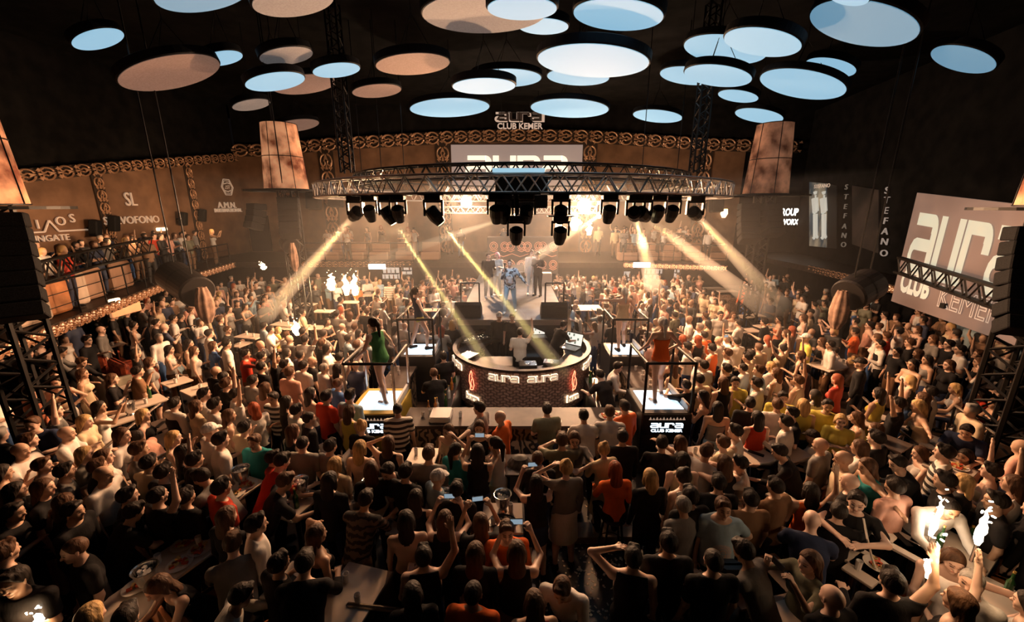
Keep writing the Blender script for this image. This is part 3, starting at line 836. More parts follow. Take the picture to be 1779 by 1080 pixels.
# ---------------------------------------------------------------- ceiling discs
DISC = {'b': mat('disc_fabric_blue_lit', (.11, .19, .25), .8, 0, .60, (.38, .70, .94)), 'B': mat('disc_fabric_blue_half_lit', (.09, .15, .20), .8, 0, .44, (.24, .52, .76)),
        'g': noise_mat('disc_fabric_grey', (.28, .26, .26), (.34, .32, .32), 30, .85, emit=.20), 'o': noise_mat('disc_fabric_brown', (.24, .155, .125), (.30, .20, .165), 30, .85, emit=.28)}
DRIM = dull(mat('disc_rim_dark', (.008, .009, .012), .6), .1)
DL = [
 (171, 68, 90, 'b', 9.0, 'small blue ceiling disc at the far end, beyond the big brown one'), (298, 127, 172, 'o', 8.2, 'large warm brown ceiling disc above the brass signs'), (386, 101, 72, 'b', 8.9, 'small pale blue disc peeping from behind the large brown disc'),
 (355, -12, 165, 'B', 8.6, 'wide blue-grey disc cut by the top edge above the large brown disc'), (511, 3, 140, 'g', 8.6, 'grey-blue disc cut by the top edge next to the wide blue-grey one'), (498, 97, 92, 'g', 8.8, 'small dull grey disc above the first bright blue oval'),
 (479, 142, 103, 'b', 8.3, 'bright blue disc overlapping a brown disc behind'), (530, 147, 112, 'o', 9.1, 'brown disc half hidden behind the bright blue disc'), (437, 182, 66, 'g', 8.7, 'smallest grey disc, low over the hexagon sign'),
 (585, 122, 82, 'b', 8.8, 'bright small disc crossed by a hanging truss leg'), (515, 218, 80, 'o', 8.9, 'flat tan disc directly above the lit lantern'), (655, 158, 85, 'o', 8.9, 'small pinkish brown disc beside the thin truss leg'),
 (718, 112, 128, 'o', 8.6, 'medium pinkish brown disc in open ceiling'), (782, 188, 138, 'b', 8.9, 'pale flat disc hanging over the truss ring, beside the small brass logo'), (842, 26, 215, 'g', 8.9, 'largest grey disc with a small bright disc hung in front'),
 (907, 15, 122, 'b', 8.0, 'brilliant small disc hanging in front of the largest grey disc'), (944, 46, 88, 'b', 9.3, 'blue disc half hidden behind the largest grey disc'), (1073, 27, 160, 'b', 8.4, 'blue disc alone at the top, next to the largest grey disc'),
 (841, 150, 110, 'b', 8.3, 'blue disc with a dark drum rim in front of another disc'), (880, 136, 122, 'b', 9.2, 'blue disc hidden in part by the one with the dark drum rim'), (1029, 108, 198, 'b', 8.2, 'very wide bright blue disc in the middle of the ceiling'),
 (1004, 134, 110, 'b', 9.2, 'thin blue sliver of a disc under the very wide one'), (989, 189, 138, 'b', 8.9, 'flat pale blue disc just above the ring, beyond the small brass logo'), (1142, 202, 88, 'b', 9.0, 'small bright disc at the second truss leg'),
 (1258, 87, 150, 'b', 9.3, 'blue disc behind, crossed by the lattice leg and mostly covered'), (1323, 74, 140, 'b', 8.4, 'blue disc covering its neighbour beside the lattice leg'), (1246, 132, 122, 'b', 8.5, 'blue disc in front, crossed low by the lattice leg'),
 (1196, 132, 104, 'b', 9.2, 'blue disc mostly covered by the one crossed by the lattice leg'), (1282, 167, 72, 'b', 8.9, 'tiny bright blue disc below a cluster of overlapping ones'), (1318, 201, 87, 'b', 8.9, 'lowest small blue disc above the second lantern'),
 (1392, 147, 158, 'b', 8.5, 'wide tilted-looking blue disc next to the dark wall'), (1442, 117, 92, 'b', 8.9, 'small blue disc touching the wide one by the dark wall'), (1497, 42, 200, 'B', 8.3, 'huge deep blue disc near the dark upper corner'),
 (1672, 103, 118, 'B', 8.5, 'lone dim blue disc with a brownish rim over the big screen'), (1475, -6, 72, 'b', 8.3, 'bright sliver of a disc touching the top edge over the huge deep blue one')]
for px, py, w, tone, z, lab in DL:
    c = atz(px, py, z); dv = c - Vector((0, 0, CAMZ)); dn = dv.normalized()
    th = R(14 * (px - 889) / 700); asp = .35 - max(py, 0) / 200 * .13 + .12 * abs(px - 889) / 889
    def perp(ix, iy):   # image offset -> offset square to the line of sight
        q = ray(px + ix, py + iy); q = q * (dv.length_squared / q.dot(dv)) - dv; return q
    A1 = perp(w / 2 * math.cos(th), w / 2 * math.sin(th)); Bp = perp(asp * w / 2 * math.sin(th), -asp * w / 2 * math.cos(th))
    r = A1.length; Ax = A1.normalized(); Bp = Bp - Ax * Bp.dot(Ax); kk = math.sqrt(max(0, r * r - Bp.length_squared)); B1 = (Bp - dn * kk).normalized()
    Nz = Ax.cross(B1)
    if Nz.z < 0: B1 = -B1; Nz = -Nz
    RM = Matrix((Ax, B1, Nz)).transposed()
    root = MB().lathe((0, 0, 0), [(r, 0), (r + .02, .02), (r + .02, .17), (r * .98, .19)], 48, cap=True).obj('ceiling_disc_lamp', DRIM, None, c); root.rotation_euler = RM.to_euler()
    MB().lathe((0, 0, -.012), [(r * .985, 0), (r * .985, .011)], 48).obj('diffuser', DISC[tone], root)
    rod = MB()
    for a in (0, 120, 240): rod.tube((r * .6 * math.cos(R(a)), r * .6 * math.sin(R(a)), .18), RM.transposed() @ Vector((0, 0, 1.1)), .008, n=4)
    rod.tube(RM.transposed() @ Vector((0, 0, 1.08)), RM.transposed() @ Vector((0, 0, 11.26 - z)), .01, n=4)
    rod.obj('suspension_wire', BLACK, root)
    tag(root, lab, 'ceiling lamp', 'round fabric lamps hung from the ceiling')

# ---------------------------------------------------------------- trusses
def truss_mb(pts, w=.3, h=.3, rc_=.022, rb=.011, closed=False, step=.45):
    rc_ *= 1.3; rb *= 1.45
    ch, br = MB(), MB(); P = [Vector(p) for p in pts]; n = len(P)
    sides = []
    for i, p in enumerate(P):
        a = P[(i - 1) % n] if (closed or i > 0) else P[i]; b = P[(i + 1) % n] if (closed or i < n - 1) else P[i]
        d = (b - a).normalized()
        upv = Vector((0, 0, 1)) if abs(d.z) < .9 else Vector((0, 1, 0))
        s = d.cross(upv).normalized(); u = s.cross(d).normalized(); sides.append((s, u))
    cor = [[P[i] + s * (w / 2 * a) + u * (h / 2 * b) for i, (s, u) in enumerate(sides)] for a, b in ((1, 1), (1, -1), (-1, -1), (-1, 1))]
    m = n if closed else n - 1
    for i in range(m):
        j = (i + 1) % n
        for c in cor: ch.tube(c[i], c[j], rc_, n=5, cap=False)
        L = (P[j] - P[i]).length; kk = max(1, round(L / step))
        for q in range(4):
            c1, c2 = cor[q], cor[(q + 1) % 4]
            for t in range(kk):
                a0, a1 = t / kk, (t + 1) / kk
                A = c1[i].lerp(c1[j], a0); B = c2[i].lerp(c2[j], (a0 + a1) / 2); C = c1[i].lerp(c1[j], a1)
                br.tube(A, B, rb, n=4, cap=False); br.tube(B, C, rb, n=4, cap=False)
    return ch, br
def truss(label, pts, m, closed=False, cat='truss', name='lighting_truss', **kw):
    ch, br = truss_mb(pts, closed=closed, **kw)
    o = ch.obj(name, m); br.obj('diagonal_brace', m, o); tag(o, label, cat)
    return o
ring2 = [(RC.x + RR * math.cos(2 * math.pi * i / 40), 14.0 + RR * math.sin(2 * math.pi * i / 40), 5.62) for i in range(40)]
truss('round aluminium truss ring glowing warm over the stage, carrying the moving lamps', ring2, ALU, True, w=.34, h=.34)
ring1 = [(.3 + 5.15 * math.cos(2 * math.pi * i / 36), 14.3 + 5.15 * math.sin(2 * math.pi * i / 36), 5.95) for i in range(36)]
truss('upper dark truss ring hung above the glowing ring', ring1, TRUSSD, True, w=.30, h=.30)
truss('short straight truss across the back of the stage under the rings', [(-3.4, 19.8, 5.05), (.4, 19.8, 5.05), (4.0, 19.8, 5.05)], ALU, w=.3, h=.3)
for xx in (-2.6, 3.2): tag(MB().tube((xx, 19.8, 5.19), (xx, 19.8, 5.47), .02).obj('truss_hanger', BLACK), 'short black hanger between the ring and the straight truss at the back', 'hanger', 'truss hangers')
for px, lab in ((604, 'thin black hanging truss leg above the ring on the lantern side'), (1209, 'black lattice hanging leg crossing two blue discs')):
    p = aty(px, 300, 14.3); ztop = 11.26
    truss(lab, [(p.x, 14.3, 6.3), (p.x, 14.3, 8.5), (p.x, 14.3, ztop)], TRUSSD, w=.34, h=.34, rc_=.026, rb=.014)
for px in (625, 660, 700, 1118, 1180):
    p = aty(px, 260, 15.5)
    tag(MB().tube((p.x, 15.5, 6.2), (p.x, 15.5, 11.26), .015, n=5).obj('suspension_cable', BLACK), 'thin black suspension cable running from the truss ring up to the dark ceiling', 'cable', 'suspension cables over the ring')
# truss in front of the big screen
a = aty(1560, 460, 11.9); b = aty(1779, 533, 7.6)
truss('black flat truss crossing in front of the big side screen', [a, (a + b) / 2, b], TRUSSD, w=.08, h=.42, rc_=.035, rb=.016, step=.62)
truss('black flat truss along the side gallery below the brass signs', [aty(45, 480, 9.6), aty(155, 450, 12.5), aty(265, 425, 15.5)], TRUSSD, w=.08, h=.5, rc_=.03, rb=.016, step=.8)

# towers with lanterns
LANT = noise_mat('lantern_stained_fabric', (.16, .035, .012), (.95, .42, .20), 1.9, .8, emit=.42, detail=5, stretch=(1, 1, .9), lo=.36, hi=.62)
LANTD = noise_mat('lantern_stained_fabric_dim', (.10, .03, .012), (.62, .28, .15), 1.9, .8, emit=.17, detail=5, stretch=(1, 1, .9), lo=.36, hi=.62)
def line_array(parent, x, y, z, n, rz, curve=6.0, w=.62, dep=.42, h=.21):
    for i in range(n):
        ang = R(-4 - curve * i); rot = (Matrix.Rotation(rz, 3, 'Z') @ Matrix.Rotation(ang, 3, 'X'))
        dz = -i * h * 1.03
        c = Vector((x, y, z + dz)) + Matrix.Rotation(rz, 3, 'Z') @ Vector((0, -.035 * i - .01 * i * i, 0))
        MB().bbox(c, (w, dep, h), .02, rot).obj('speaker_cabinet', SPK, parent)
def tower(x, y, zl, r1, r2, hl, lab, labl, fab, arr, base=0.0, legs=.46):
    t = empty('truss_tower', (x, y, base))
    ch, br = truss_mb([(0, 0, 0), (0, 0, (zl - base) / 2), (0, 0, zl - base)], w=legs, h=legs, rc_=.035, rb=.018, step=.55)
    ch.obj('upright', TRUSSD, t); br.obj('diagonal_brace', TRUSSD, t)
    tag(t, lab, 'truss tower')
    MB().lathe((0, 0, zl - base - .06), [(r1 * 1.9, 0), (r1 * 1.9, .05), (r1 * 1.8, .05), (r1 * 1.8, 0)], 32, cap=False).obj('platform_ring', BLACK, t)
    sp = MB()
    for a in range(0, 360, 45): sp.tube((0, 0, zl - base - .03), (r1 * 1.85 * math.cos(R(a)), r1 * 1.85 * math.sin(R(a)), zl - base - .03), .018, n=5)
    sp.obj('ring_spoke', BLACK, t)
    l = MB().lathe((0, 0, 0), [(r1, 0), ((r1 + r2) / 2, hl / 2), (r2, hl)], 32, cap=False).obj('lantern', fab, None, (x, y, zl + .02), smooth=True)
    fr = MB()
    for q in (0, .5, 1.0):
        rr = r1 + (r2 - r1) * q
        fr.path([(rr * 1.005 * math.cos(R(a)), rr * 1.005 * math.sin(R(a)), hl * q) for a in range(0, 360, 15)], .014, 5, True)
    for a in range(20, 380, 60): fr.tube((r1 * 1.005 * math.cos(R(a)), r1 * 1.005 * math.sin(R(a)), 0), (r2 * 1.005 * math.cos(R(a)), r2 * 1.005 * math.sin(R(a)), hl), .012, n=5)
    fr.obj('lantern_frame', BLACK, l)
    tag(l, labl, 'lantern')
    return t
line_sets = []
t = tower(-8.02, 15, 5.78, .72, .56, 2.15, 'black truss tower under the lit lantern nearest the hexagon sign', 'tall stained fabric lantern glowing orange, nearest the hexagon sign', LANT, None)
sa = empty('line_array_speaker', (-8.02, 14.4, 5.4)); line_array(sa, .35, -.1, 0, 6, R(20)); tag(sa, 'curved black speaker column hung under the lantern nearest the hexagon sign', 'speaker')
sa = empty('line_array_speaker', (-8.8, 14.5, 5.3)); line_array(sa, -.1, 0, -.1, 4, R(-35)); tag(sa, 'shorter black speaker cluster turned to the brass signs, beside the curved column', 'speaker')
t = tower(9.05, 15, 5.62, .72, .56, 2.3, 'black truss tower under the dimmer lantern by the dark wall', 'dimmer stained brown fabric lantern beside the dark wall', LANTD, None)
sa = empty('line_array_speaker', (8.25, 14.5, 5.2)); line_array(sa, 0, 0, 0, 6, R(-10)); tag(sa, 'black speaker column under the dimmer lantern, against the brown wall', 'speaker')
sa = empty('line_array_speaker', (8.92, 14.35, 5.2)); line_array(sa, 0, 0, 0, 5, R(8)); tag(sa, 'black speaker column under the dimmer lantern, towards the glowing group sign', 'speaker')
t = tower(-8.9, 6.9, 5.22, .62, .5, 2.1, 'tall black truss tower at the picture edge on the brass sign side', 'glowing orange lantern cut off by the edge of the picture, above the letters R I', LANT, None, legs=.55)
sa = empty('line_array_speaker', (-8.62, 6.9, 4.98)); line_array(sa, 0, 0, 0, 7, R(42), 3.0, .7, .45, .24); tag(sa, 'big black speaker column at the picture edge hiding part of the brass letters', 'speaker')
t = tower(9.25, 6.9, 5.2, .62, .5, 2.1, 'tall black truss tower at the picture edge beside the big screen', 'reddish lantern sliver at the edge beside the big screen', LANT, None, legs=.55)
sa = empty('line_array_speaker', (8.95, 6.9, 4.75)); line_array(sa, 0, 0, 0, 7, R(-30), 4.0, .8, .5, .24); tag(sa, 'big black speaker column overlapping the end of the big screen', 'speaker')

# ---------------------------------------------------------------- moving heads
def snap(px, far=False, z=5.425):
    best = None
    for i in range(600):
        Y = 7.5 + i * .025
        x = (px - W_ / 2) / F_ * (Y * CP - (z - CAMZ) * SP)
        e = abs(math.hypot(x - RC.x, Y - 14.0) - RR)
        if (Y > 14.0) == far and (best is None or e < best[0]): best = (e, x, Y)
    return Vector((best[1], best[2], z))
LASTMH = ['']
def moving_head(loc, target, label, lit=None, s=1.0, yoke=None):
    root = empty('moving_head_lamp', loc); LASTMH[0] = root.name
    MB().bbox((0, 0, -.06 * s), (.34 * s, .26 * s, .13 * s), .02).box((0, 0, .0), (.5, .5, .02)).obj('base', BLACK, root)
    y = MB()
    for sx in (-1, 1): y.bbox((sx * .19 * s, 0, -.27 * s), (.045 * s, .12 * s, .34 * s), .015)
    y.bbox((0, 0, -.135 * s), (.42 * s, .12 * s, .05 * s), .015)
    y.obj('yoke', yoke or BLACK, root)
    c = Vector((0, 0, -.40 * s)); d = (Vector(target) - (Vector(loc) + c)).normalized(); q = d.to_track_quat('Z', 'Y').to_matrix()
    h = MB().lathe(c - d * .16 * s, [(.10 * s, 0), (.15 * s, .04 * s), (.155 * s, .22 * s), (.12 * s, .36 * s), (.11 * s, .40 * s)], 14, q).obj('head', BLACK, root, smooth=False)
    MB().lathe(c + d * .235 * s, [(.095 * s, 0), (.09 * s, .012 * s), (.04 * s, .02 * s)], 14, q).obj('lens', lit or mat('lens_dark', (.05, .05, .06), .1), h)
    tag(root, label, 'stage lamp', 'moving lamps hung from the glowing ring')
    return Vector(loc) + c + d * .30 * s
LENSY = mat('lens_yellow_glow', (1, .85, .5), .3, 0, 14, (1.0, .82, .42))
YB = (1.0, .80, .22)
BEAMH = bpy.data.materials.new('beam_smoke'); BEAMH.use_nodes = True; bn_ = BEAMH.node_tree; bn_.nodes.remove(bn_.nodes['Principled BSDF'])
vb = bn_.nodes.new('ShaderNodeVolumeScatter'); vb.inputs['Density'].default_value = .40; bn_.links.new(vb.outputs[0], bn_.nodes['Material Output'].inputs['Volume'])
BEAMS = [  # lamp pixel, depth, target, label, power
 ((672, 347), 8.9, Vector((-.55, 9.25, 1.4)), 'moving lamp throwing a yellow beam on the booth, with a pale yoke', 1500),
 ((752, 343), 8.6, Vector((1.15, 9.2, 1.4)), 'bulky moving lamp whose yellow beam crosses the stage to the booth rim', 1900),
 ((1105, 345), 9.2, aty(1135, 500, 17.5), 'moving lamp on the far arc sending a steep yellow beam down to the crowd', 1800),
 ((1118, 348), 9.6, aty(1340, 545, 15.5), 'moving lamp with a long slanted beam to the crowd by the dimmer lantern', 1100),
 ((1210, 352), 11.5, aty(1372, 548, 18.0), 'moving lamp at the end of the ring with a faint slanted beam', 800),
 ((616, 352), 11.0, aty(462, 548, 14.0), 'moving lamp at the lantern end of the ring, beam falling on the lit tables', 1500),
 ((1048, 350), 19.0, Vector((-1.9, 12.8, 1.9)), 'moving lamp next to the brighter blinder, beam crossing behind the singers', 1400),
 ((905, 335), 17.5, aty(655, 452, 18.5), 'moving lamp in the middle of the ring with a thin faint beam', 500),
]
for (px, py), Y, tg, lab, pw in BEAMS:
    p = snap(px, Y > 15); sc_h = .92 if Y < 13 else 1.3
    e = moving_head(p, tg, lab, LENSY, sc_h, STEEL if px == 672 else None)
    dr_ = (tg - e).normalized(); L_ = (tg - e).length
    spot('beam_light', e + dr_ * .05, tg, pw * 9, YB, 3.4, .3, .03)
    bh = MB().lathe((0, 0, 0), [(.075, .06), (.09 + .030 * L_, L_ + .3)], 20, dr_.to_track_quat('Z', 'Y').to_matrix()).obj('beam_haze', BEAMH, None, e)
    bh['kind'] = 'stuff'; bh['category'] = 'haze'; bh['label'] = 'smoke in the yellow beam of the ' + ' '.join(lab.split()[:10])
for (px, py), Y, lab in [((640, 350), 10.5, 'unlit moving lamp with pale yoke beside the end lamp of the ring'), ((690, 345), 8.9, 'dark moving lamp tucked between two lamps with beams'), ((862, 340), 8.4, 'unlit dark moving lamp near the centre of the ring, hanging high'),
                        ((876, 352), 8.3, 'dark square-headed moving lamp above the singer'), ((975, 347), 8.5, 'dark moving lamp beside the brighter blinder'), ((915, 340), 8.6, 'small dark lamp under the black box in the ring'),
                        ((1060, 348), 8.8, 'dark moving lamp between the blinder and the steep beam'), ((1145, 348), 10.2, 'dark moving lamp with grey yoke past the steep beam'), ((1170, 350), 10.8, 'long dark moving lamp near the end of the ring'),
                        ((897, 385), 8.2, 'round black lamp hanging lowest over the stage'), ((975, 388), 9.0, 'round black lamp hanging low in front of the gallery flames')]:
    p = snap(px)
    if py > 370:
        p.z -= .40
    h_ = moving_head(p, p + Vector((0, .4, -1)), lab, None, .85, STEEL if px in (640, 1145) else None)
    if py > 370: MB().tube((0, 0, 0), (0, 0, .41), .025).obj('drop_rod', BLACK, bpy.data.objects[LASTMH[0]])
# blinders
for i, p in enumerate(FLOODS):
    root = empty('blinder_lamp', p)
    MB().bbox((0, .16, .02), (.62, .22, .72), .04).obj('housing', BLACK, root)
    g = MB().lathe((0, .04, 0), [(.25 + .07 * i, 0), (.25 + .07 * i, .03)], 24, Matrix.Rotation(R(90), 3, 'X')).obj('lens', mat('blinder_glow', (1, .9, .8), .5, 0, 24, (1.0, .74, .48)), root)
    MB().tube((0, .16, .36), (0, .16, 5.5 - p.z), .025).obj('clamp', BLACK, root)
    tag(root, ['warm blinder lamp shining at the hall, the smaller glare of two', 'brightest warm blinder lamp with the widest glare'][i], 'blinder lamp')
# black box and screen bar in the ring
bx = MB().bbox((.2, 9.0, 5.48), (1.1, .5, .62), .04).tube((-.2, 9.12, 5.7), (-.2, 9.12, 5.95), .02).tube((.6, 9.12, 5.7), (.6, 9.12, 5.95), .02).obj('winch_box', SPK); tag(bx, 'black equipment box hung in the middle of the truss ring', 'equipment box')
bx = MB().bbox((.12, 7.70, 5.84), (.95, .06, .07), .01).obj('strip_light', mat('strip_blue_glow', (.3, .5, .6), .4, 0, .8, (.35, .6, .75))); tag(bx, 'slim pale blue strip lamp on the front of the upper truss', 'strip lamp')
# haze over the stage: one even body of air in which the beams show
hz = MB().box((-.2, 15.2, 3.75), (16.6, 13.4, 4.4)).obj('stage_haze', None)
hm = bpy.data.materials.new('haze'); hm.use_nodes = True; hn = hm.node_tree; hn.nodes.remove(hn.nodes['Principled BSDF'])
vs = hn.nodes.new('ShaderNodeVolumeScatter'); vs.inputs['Density'].default_value = .0095; vs.inputs['Anisotropy'].default_value = .25
hn.links.new(vs.outputs[0], hn.nodes['Material Output'].inputs['Volume'])
hz.data.materials.append(hm); hz['kind'] = 'stuff'; hz['label'] = 'thin smoke haze in the air over the stage'; hz['category'] = 'haze'
# ---------------------------------------------------------------- stage
SZ = 1.74
st = MB().bbox((0.02, 16.7, SZ / 2), (3.5, 8.8, SZ), .02).obj('stage_platform', STAGEM)
MB().box((0.02, 12.28, SZ - .09), (3.46, .03, .18)).obj('front_lip', mat('stage_lip_glow_edge', (.25, .24, .24), .5), st)
tag(st, 'long grey-black stage platform lit cool white between the crowd halves', 'stage')
SUBO = MB()
for i, px in enumerate((874, 903, 932, 958)):
    p = aty(px, 432, 21.2)
    s_ = MB().bbox((0, 0, .95), (1.22 if i < 3 else 1.1, .6, 1.9), .03).obj('bass_cabinet', mat('bass_cabinet_black', (.015, .013, .013), .5), None, (p.x - .2, 21.3, SZ + .05))
    fr = MB()
    for cx in (-.28, .28):
        for cz in (.5, 1.45):
            for q in (.2, .12): fr.path([(cx + q * math.cos(R(a)), -.33, cz + q * math.sin(R(a))) for a in range(0, 360, 30)], .02, 4, True)
            fr.path([(cx - .2, -.33, cz - .2), (cx, -.33, cz - .3), (cx + .2, -.33, cz - .2)], .02, 4)
    fr.path([(-.45, -.33, .97), (-.2, -.33, 1.05), (.2, -.33, .9), (.45, -.33, .97)], .02, 4)
    fr.obj('scroll_front', mat('copper_scroll', (.45, .22, .17), .45, .3), s_)
    tag(s_, ['scroll-fronted bass cabinet behind the pink-haired performer, first of the row', 'scroll-fronted bass cabinet second in the row behind the singer', 'scroll-fronted bass cabinet third in the row, partly behind a low amplifier', 'scroll-fronted bass cabinet behind the man in the dark cap'][i], 'speaker cabinet', 'scrollwork bass cabinets')
am = MB().bbox((0, 0, .3), (1.5, .5, .6), .03).obj('equipment_case', SPK, None, (.75, 20.2, SZ)); MB().box((0, -.26, .32), (1.3, .02, .05)).obj('trim_strip', STEEL, am)
tag(am, 'low black equipment case with a bright strip on the stage behind the singer', 'equipment case')
cs = MB().bbox((0, 0, .28), (.5, .45, .56), .03).obj('equipment_case', mat('grey_case', (.4, .38, .38), .6), None, (1.55, 18.2, SZ)); tag(cs, 'small grey box at the stage edge beside the man in black trousers', 'box')
def wedge(x, y, lab):
    root = empty('stage_monitor', (x, y, SZ))
    MB().poly([(-.42, -.28, 0), (-.42, .34, 0), (-.42, .30, .22), (-.42, -.16, .50), (-.42, -.28, .42)], (.84, 0, 0)).obj('cabinet', SPK, root)
    MB().box((0, .10, .375), (.7, .03, .03), Matrix.Rotation(R(-30), 3, 'X')).obj('handle_strip', STEEL, root)
    tag(root, lab, 'stage monitor', 'wedge monitors at the front of the stage')
wedge(-1.42, 12.75, 'black wedge monitor at the stage corner on the striped-dancer side')
wedge(1.36, 12.75, 'black wedge monitor at the stage corner on the side of the laptop screens')
def frame_rail(x, lab):
    r = MB()
    for a, b in (((0, 0, 0), (0, 0, 1.0)), ((.62, 0, 0), (.62, 0, 1.0)), ((0, 0, 1.0), (.62, 0, 1.0))): r.tube(a, b, .028, n=6)
    o = r.obj('stage_guard_rail', BLACK, None, (x, 13.25, SZ)); tag(o, lab, 'railing')
frame_rail(-1.72, 'black guard rail frame beside the wedge monitor on the striped-dancer side')
frame_rail(1.12, 'black guard rail frame beside the wedge monitor on the laptop side')

# ---------------------------------------------------------------- round DJ booth
BC = Vector((0.27, 10.85, 0)); BR = 1.92
BRICK = bpy.data.materials.new('scale_tile_cladding'); BRICK.use_nodes = True
nt = BRICK.node_tree; bb = nt.nodes['Principled BSDF']; tc = nt.nodes.new('ShaderNodeTexCoord'); mp = nt.nodes.new('ShaderNodeMapping')
sx = nt.nodes.new('ShaderNodeSeparateXYZ'); cx_ = nt.nodes.new('ShaderNodeCombineXYZ'); at = nt.nodes.new('ShaderNodeMath'); at.operation = 'ARCTAN2'
br = nt.nodes.new('ShaderNodeTexBrick'); br.inputs['Scale'].default_value = 1.0; br.inputs['Brick Width'].default_value = .085; br.inputs['Row Height'].default_value = .075
br.inputs['Color1'].default_value = (.30, .20, .17, 1); br.inputs['Color2'].default_value = (.19, .125, .10, 1); br.inputs['Mortar'].default_value = (.09, .055, .045, 1); br.inputs['Mortar Size'].default_value = .012
sn = nt.nodes.new('ShaderNodeMath'); sn.operation = 'SINE'; ms = nt.nodes.new('ShaderNodeMath'); ms.operation = 'MULTIPLY'; ms.inputs[1].default_value = 39.0
m2 = nt.nodes.new('ShaderNodeMath'); m2.operation = 'MULTIPLY_ADD'; m2.inputs[1].default_value = .022
bmp = nt.nodes.new('ShaderNodeBump'); bmp.inputs['Strength'].default_value = .6
L = nt.links.new
L(tc.outputs['Object'], sx.inputs[0]); L(sx.outputs['Y'], at.inputs[0]); L(sx.outputs['X'], at.inputs[1]); L(at.outputs[0], cx_.inputs['X'])
L(at.outputs[0], ms.inputs[0]); L(ms.outputs[0], sn.inputs[0]); L(sn.outputs[0], m2.inputs[0]); L(sx.outputs['Z'], m2.inputs[2]); L(m2.outputs[0], cx_.inputs['Y'])
L(cx_.outputs[0], br.inputs['Vector']); L(br.outputs['Color'], bb.inputs['Base Color']); L(br.outputs['Fac'], bmp.inputs['Height']); bmp.invert = True; L(bmp.outputs[0], bb.inputs['Normal'])
bb.inputs['Roughness'].default_value = .38
booth = empty('dj_booth', (BC.x, BC.y, 0.0))
MB().lathe((0, 0, 0), [(BR - .12, .02), (BR, .25), (BR, 1.40), (BR - .07, 1.40), (BR - .07, .3)], 72, cap=False).obj('curved_wall', BRICK, booth, smooth=False)
MB().lathe((0, 0, 0), [(BR + .02, 1.36), (BR + .02, 1.42), (BR - .10, 1.42), (BR - .10, 1.36)], 72, cap=False).obj('rim', DARKW, booth)
MB().lathe((0, 0, 0), [(BR - .1, 1.16), (BR - .1, 1.22), (BR - .72, 1.22), (BR - .72, 1.16)], 64, cap=False).obj('ring_desk', DARKW, booth)
MB().lathe((0, 0, 0), [(BR - .13, .05), (BR - .13, .30)], 64).obj('booth_floor', DARKW, booth)
def on_booth(ang, z, out=.03):   # ang degrees from the front (towards camera), positive to picture right
    a = R(-90 + ang); n = Vector((math.cos(a), math.sin(a), 0)); return Vector((n.x, n.y, 0)) * (BR + out) + Vector((0, 0, z)), Vector((-n.y, n.x, 0))
def booth_word(ang0, z, s, backm, frontm, nm, word='aura'):
    mbf, mbb = MB(), MB(); adv = [GL[c][0] + .05 for c in word]; tot = sum(adv) * s; x = -tot / 2
    for c, a in zip(word, adv):
        ca = math.degrees((x + a * s / 2) / BR) + ang0
        p, t = on_booth(ca, z, .05); M = frame_mat(p - t * (a * s / 2), t)
        mbf.merge(glyph(c, s, .03), M)
        mbb.merge(glyph(c, s, .012), frame_mat(p - t * (a * s / 2) * 1.04 - Vector((0, 0, .012)), t) @ Matrix.Translation((0, .034, 0)) @ Matrix.Diagonal((1.08, 1, 1.12, 1)))
        x += a * s
    o = mbf.obj(nm, frontm, booth); mbb.obj('halo_light', backm, o)
LETF = mat('booth_letter_face', (.75, .62, .5), .4, 0, .25, (1, .8, .6))
booth_word(-14.5, 1.12, .155, SIGNWARM, LETF, 'lit_word_sign')
booth_word(14.5, 1.12, .155, SIGNWARM, LETF, 'lit_word_sign')
booth_word(-66, 1.10, .16, SIGNWARM, LETF, 'lit_word_sign')
booth_word(66, 1.10, .16, SIGNWARM, LETF, 'lit_word_sign')
for sgn in (-1, 1):
    p, t = on_booth(sgn * 41, .72, .05); M = frame_mat(p, t)
    fl = MB()
    out = [(0, .52), (-.06, .38), (-.075, .22), (-.03, .10), (-.05, 0), (.05, .02), (.095, .14), (.07, .28), (.02, .36), (.03, .46)]
    fl.path([(x, 0, z) for x, z in out], .011, 6, True)
    fl.path([(x, 0, z) for x, z in [(.01, .30), (-.02, .18), (.02, .07)]], .009, 6)
    fl.xf(M).obj('flame_neon_sign', NEONR, booth)
    p, t = on_booth(sgn * 41, .44, .05); tb = text_mb('burn', .23, .015, bold=.006).xf(frame_mat(p, t)); o = tb.obj('lit_word_sign', LETF, booth)
    text_mb('burn', .24, .006, bold=.018).xf(frame_mat(p, t) @ Matrix.Translation((0, .03, -.004))).obj('halo_light', SIGNWARM, o)
tag(booth, 'round tiled DJ booth with glowing words and red neon flames', 'dj booth')

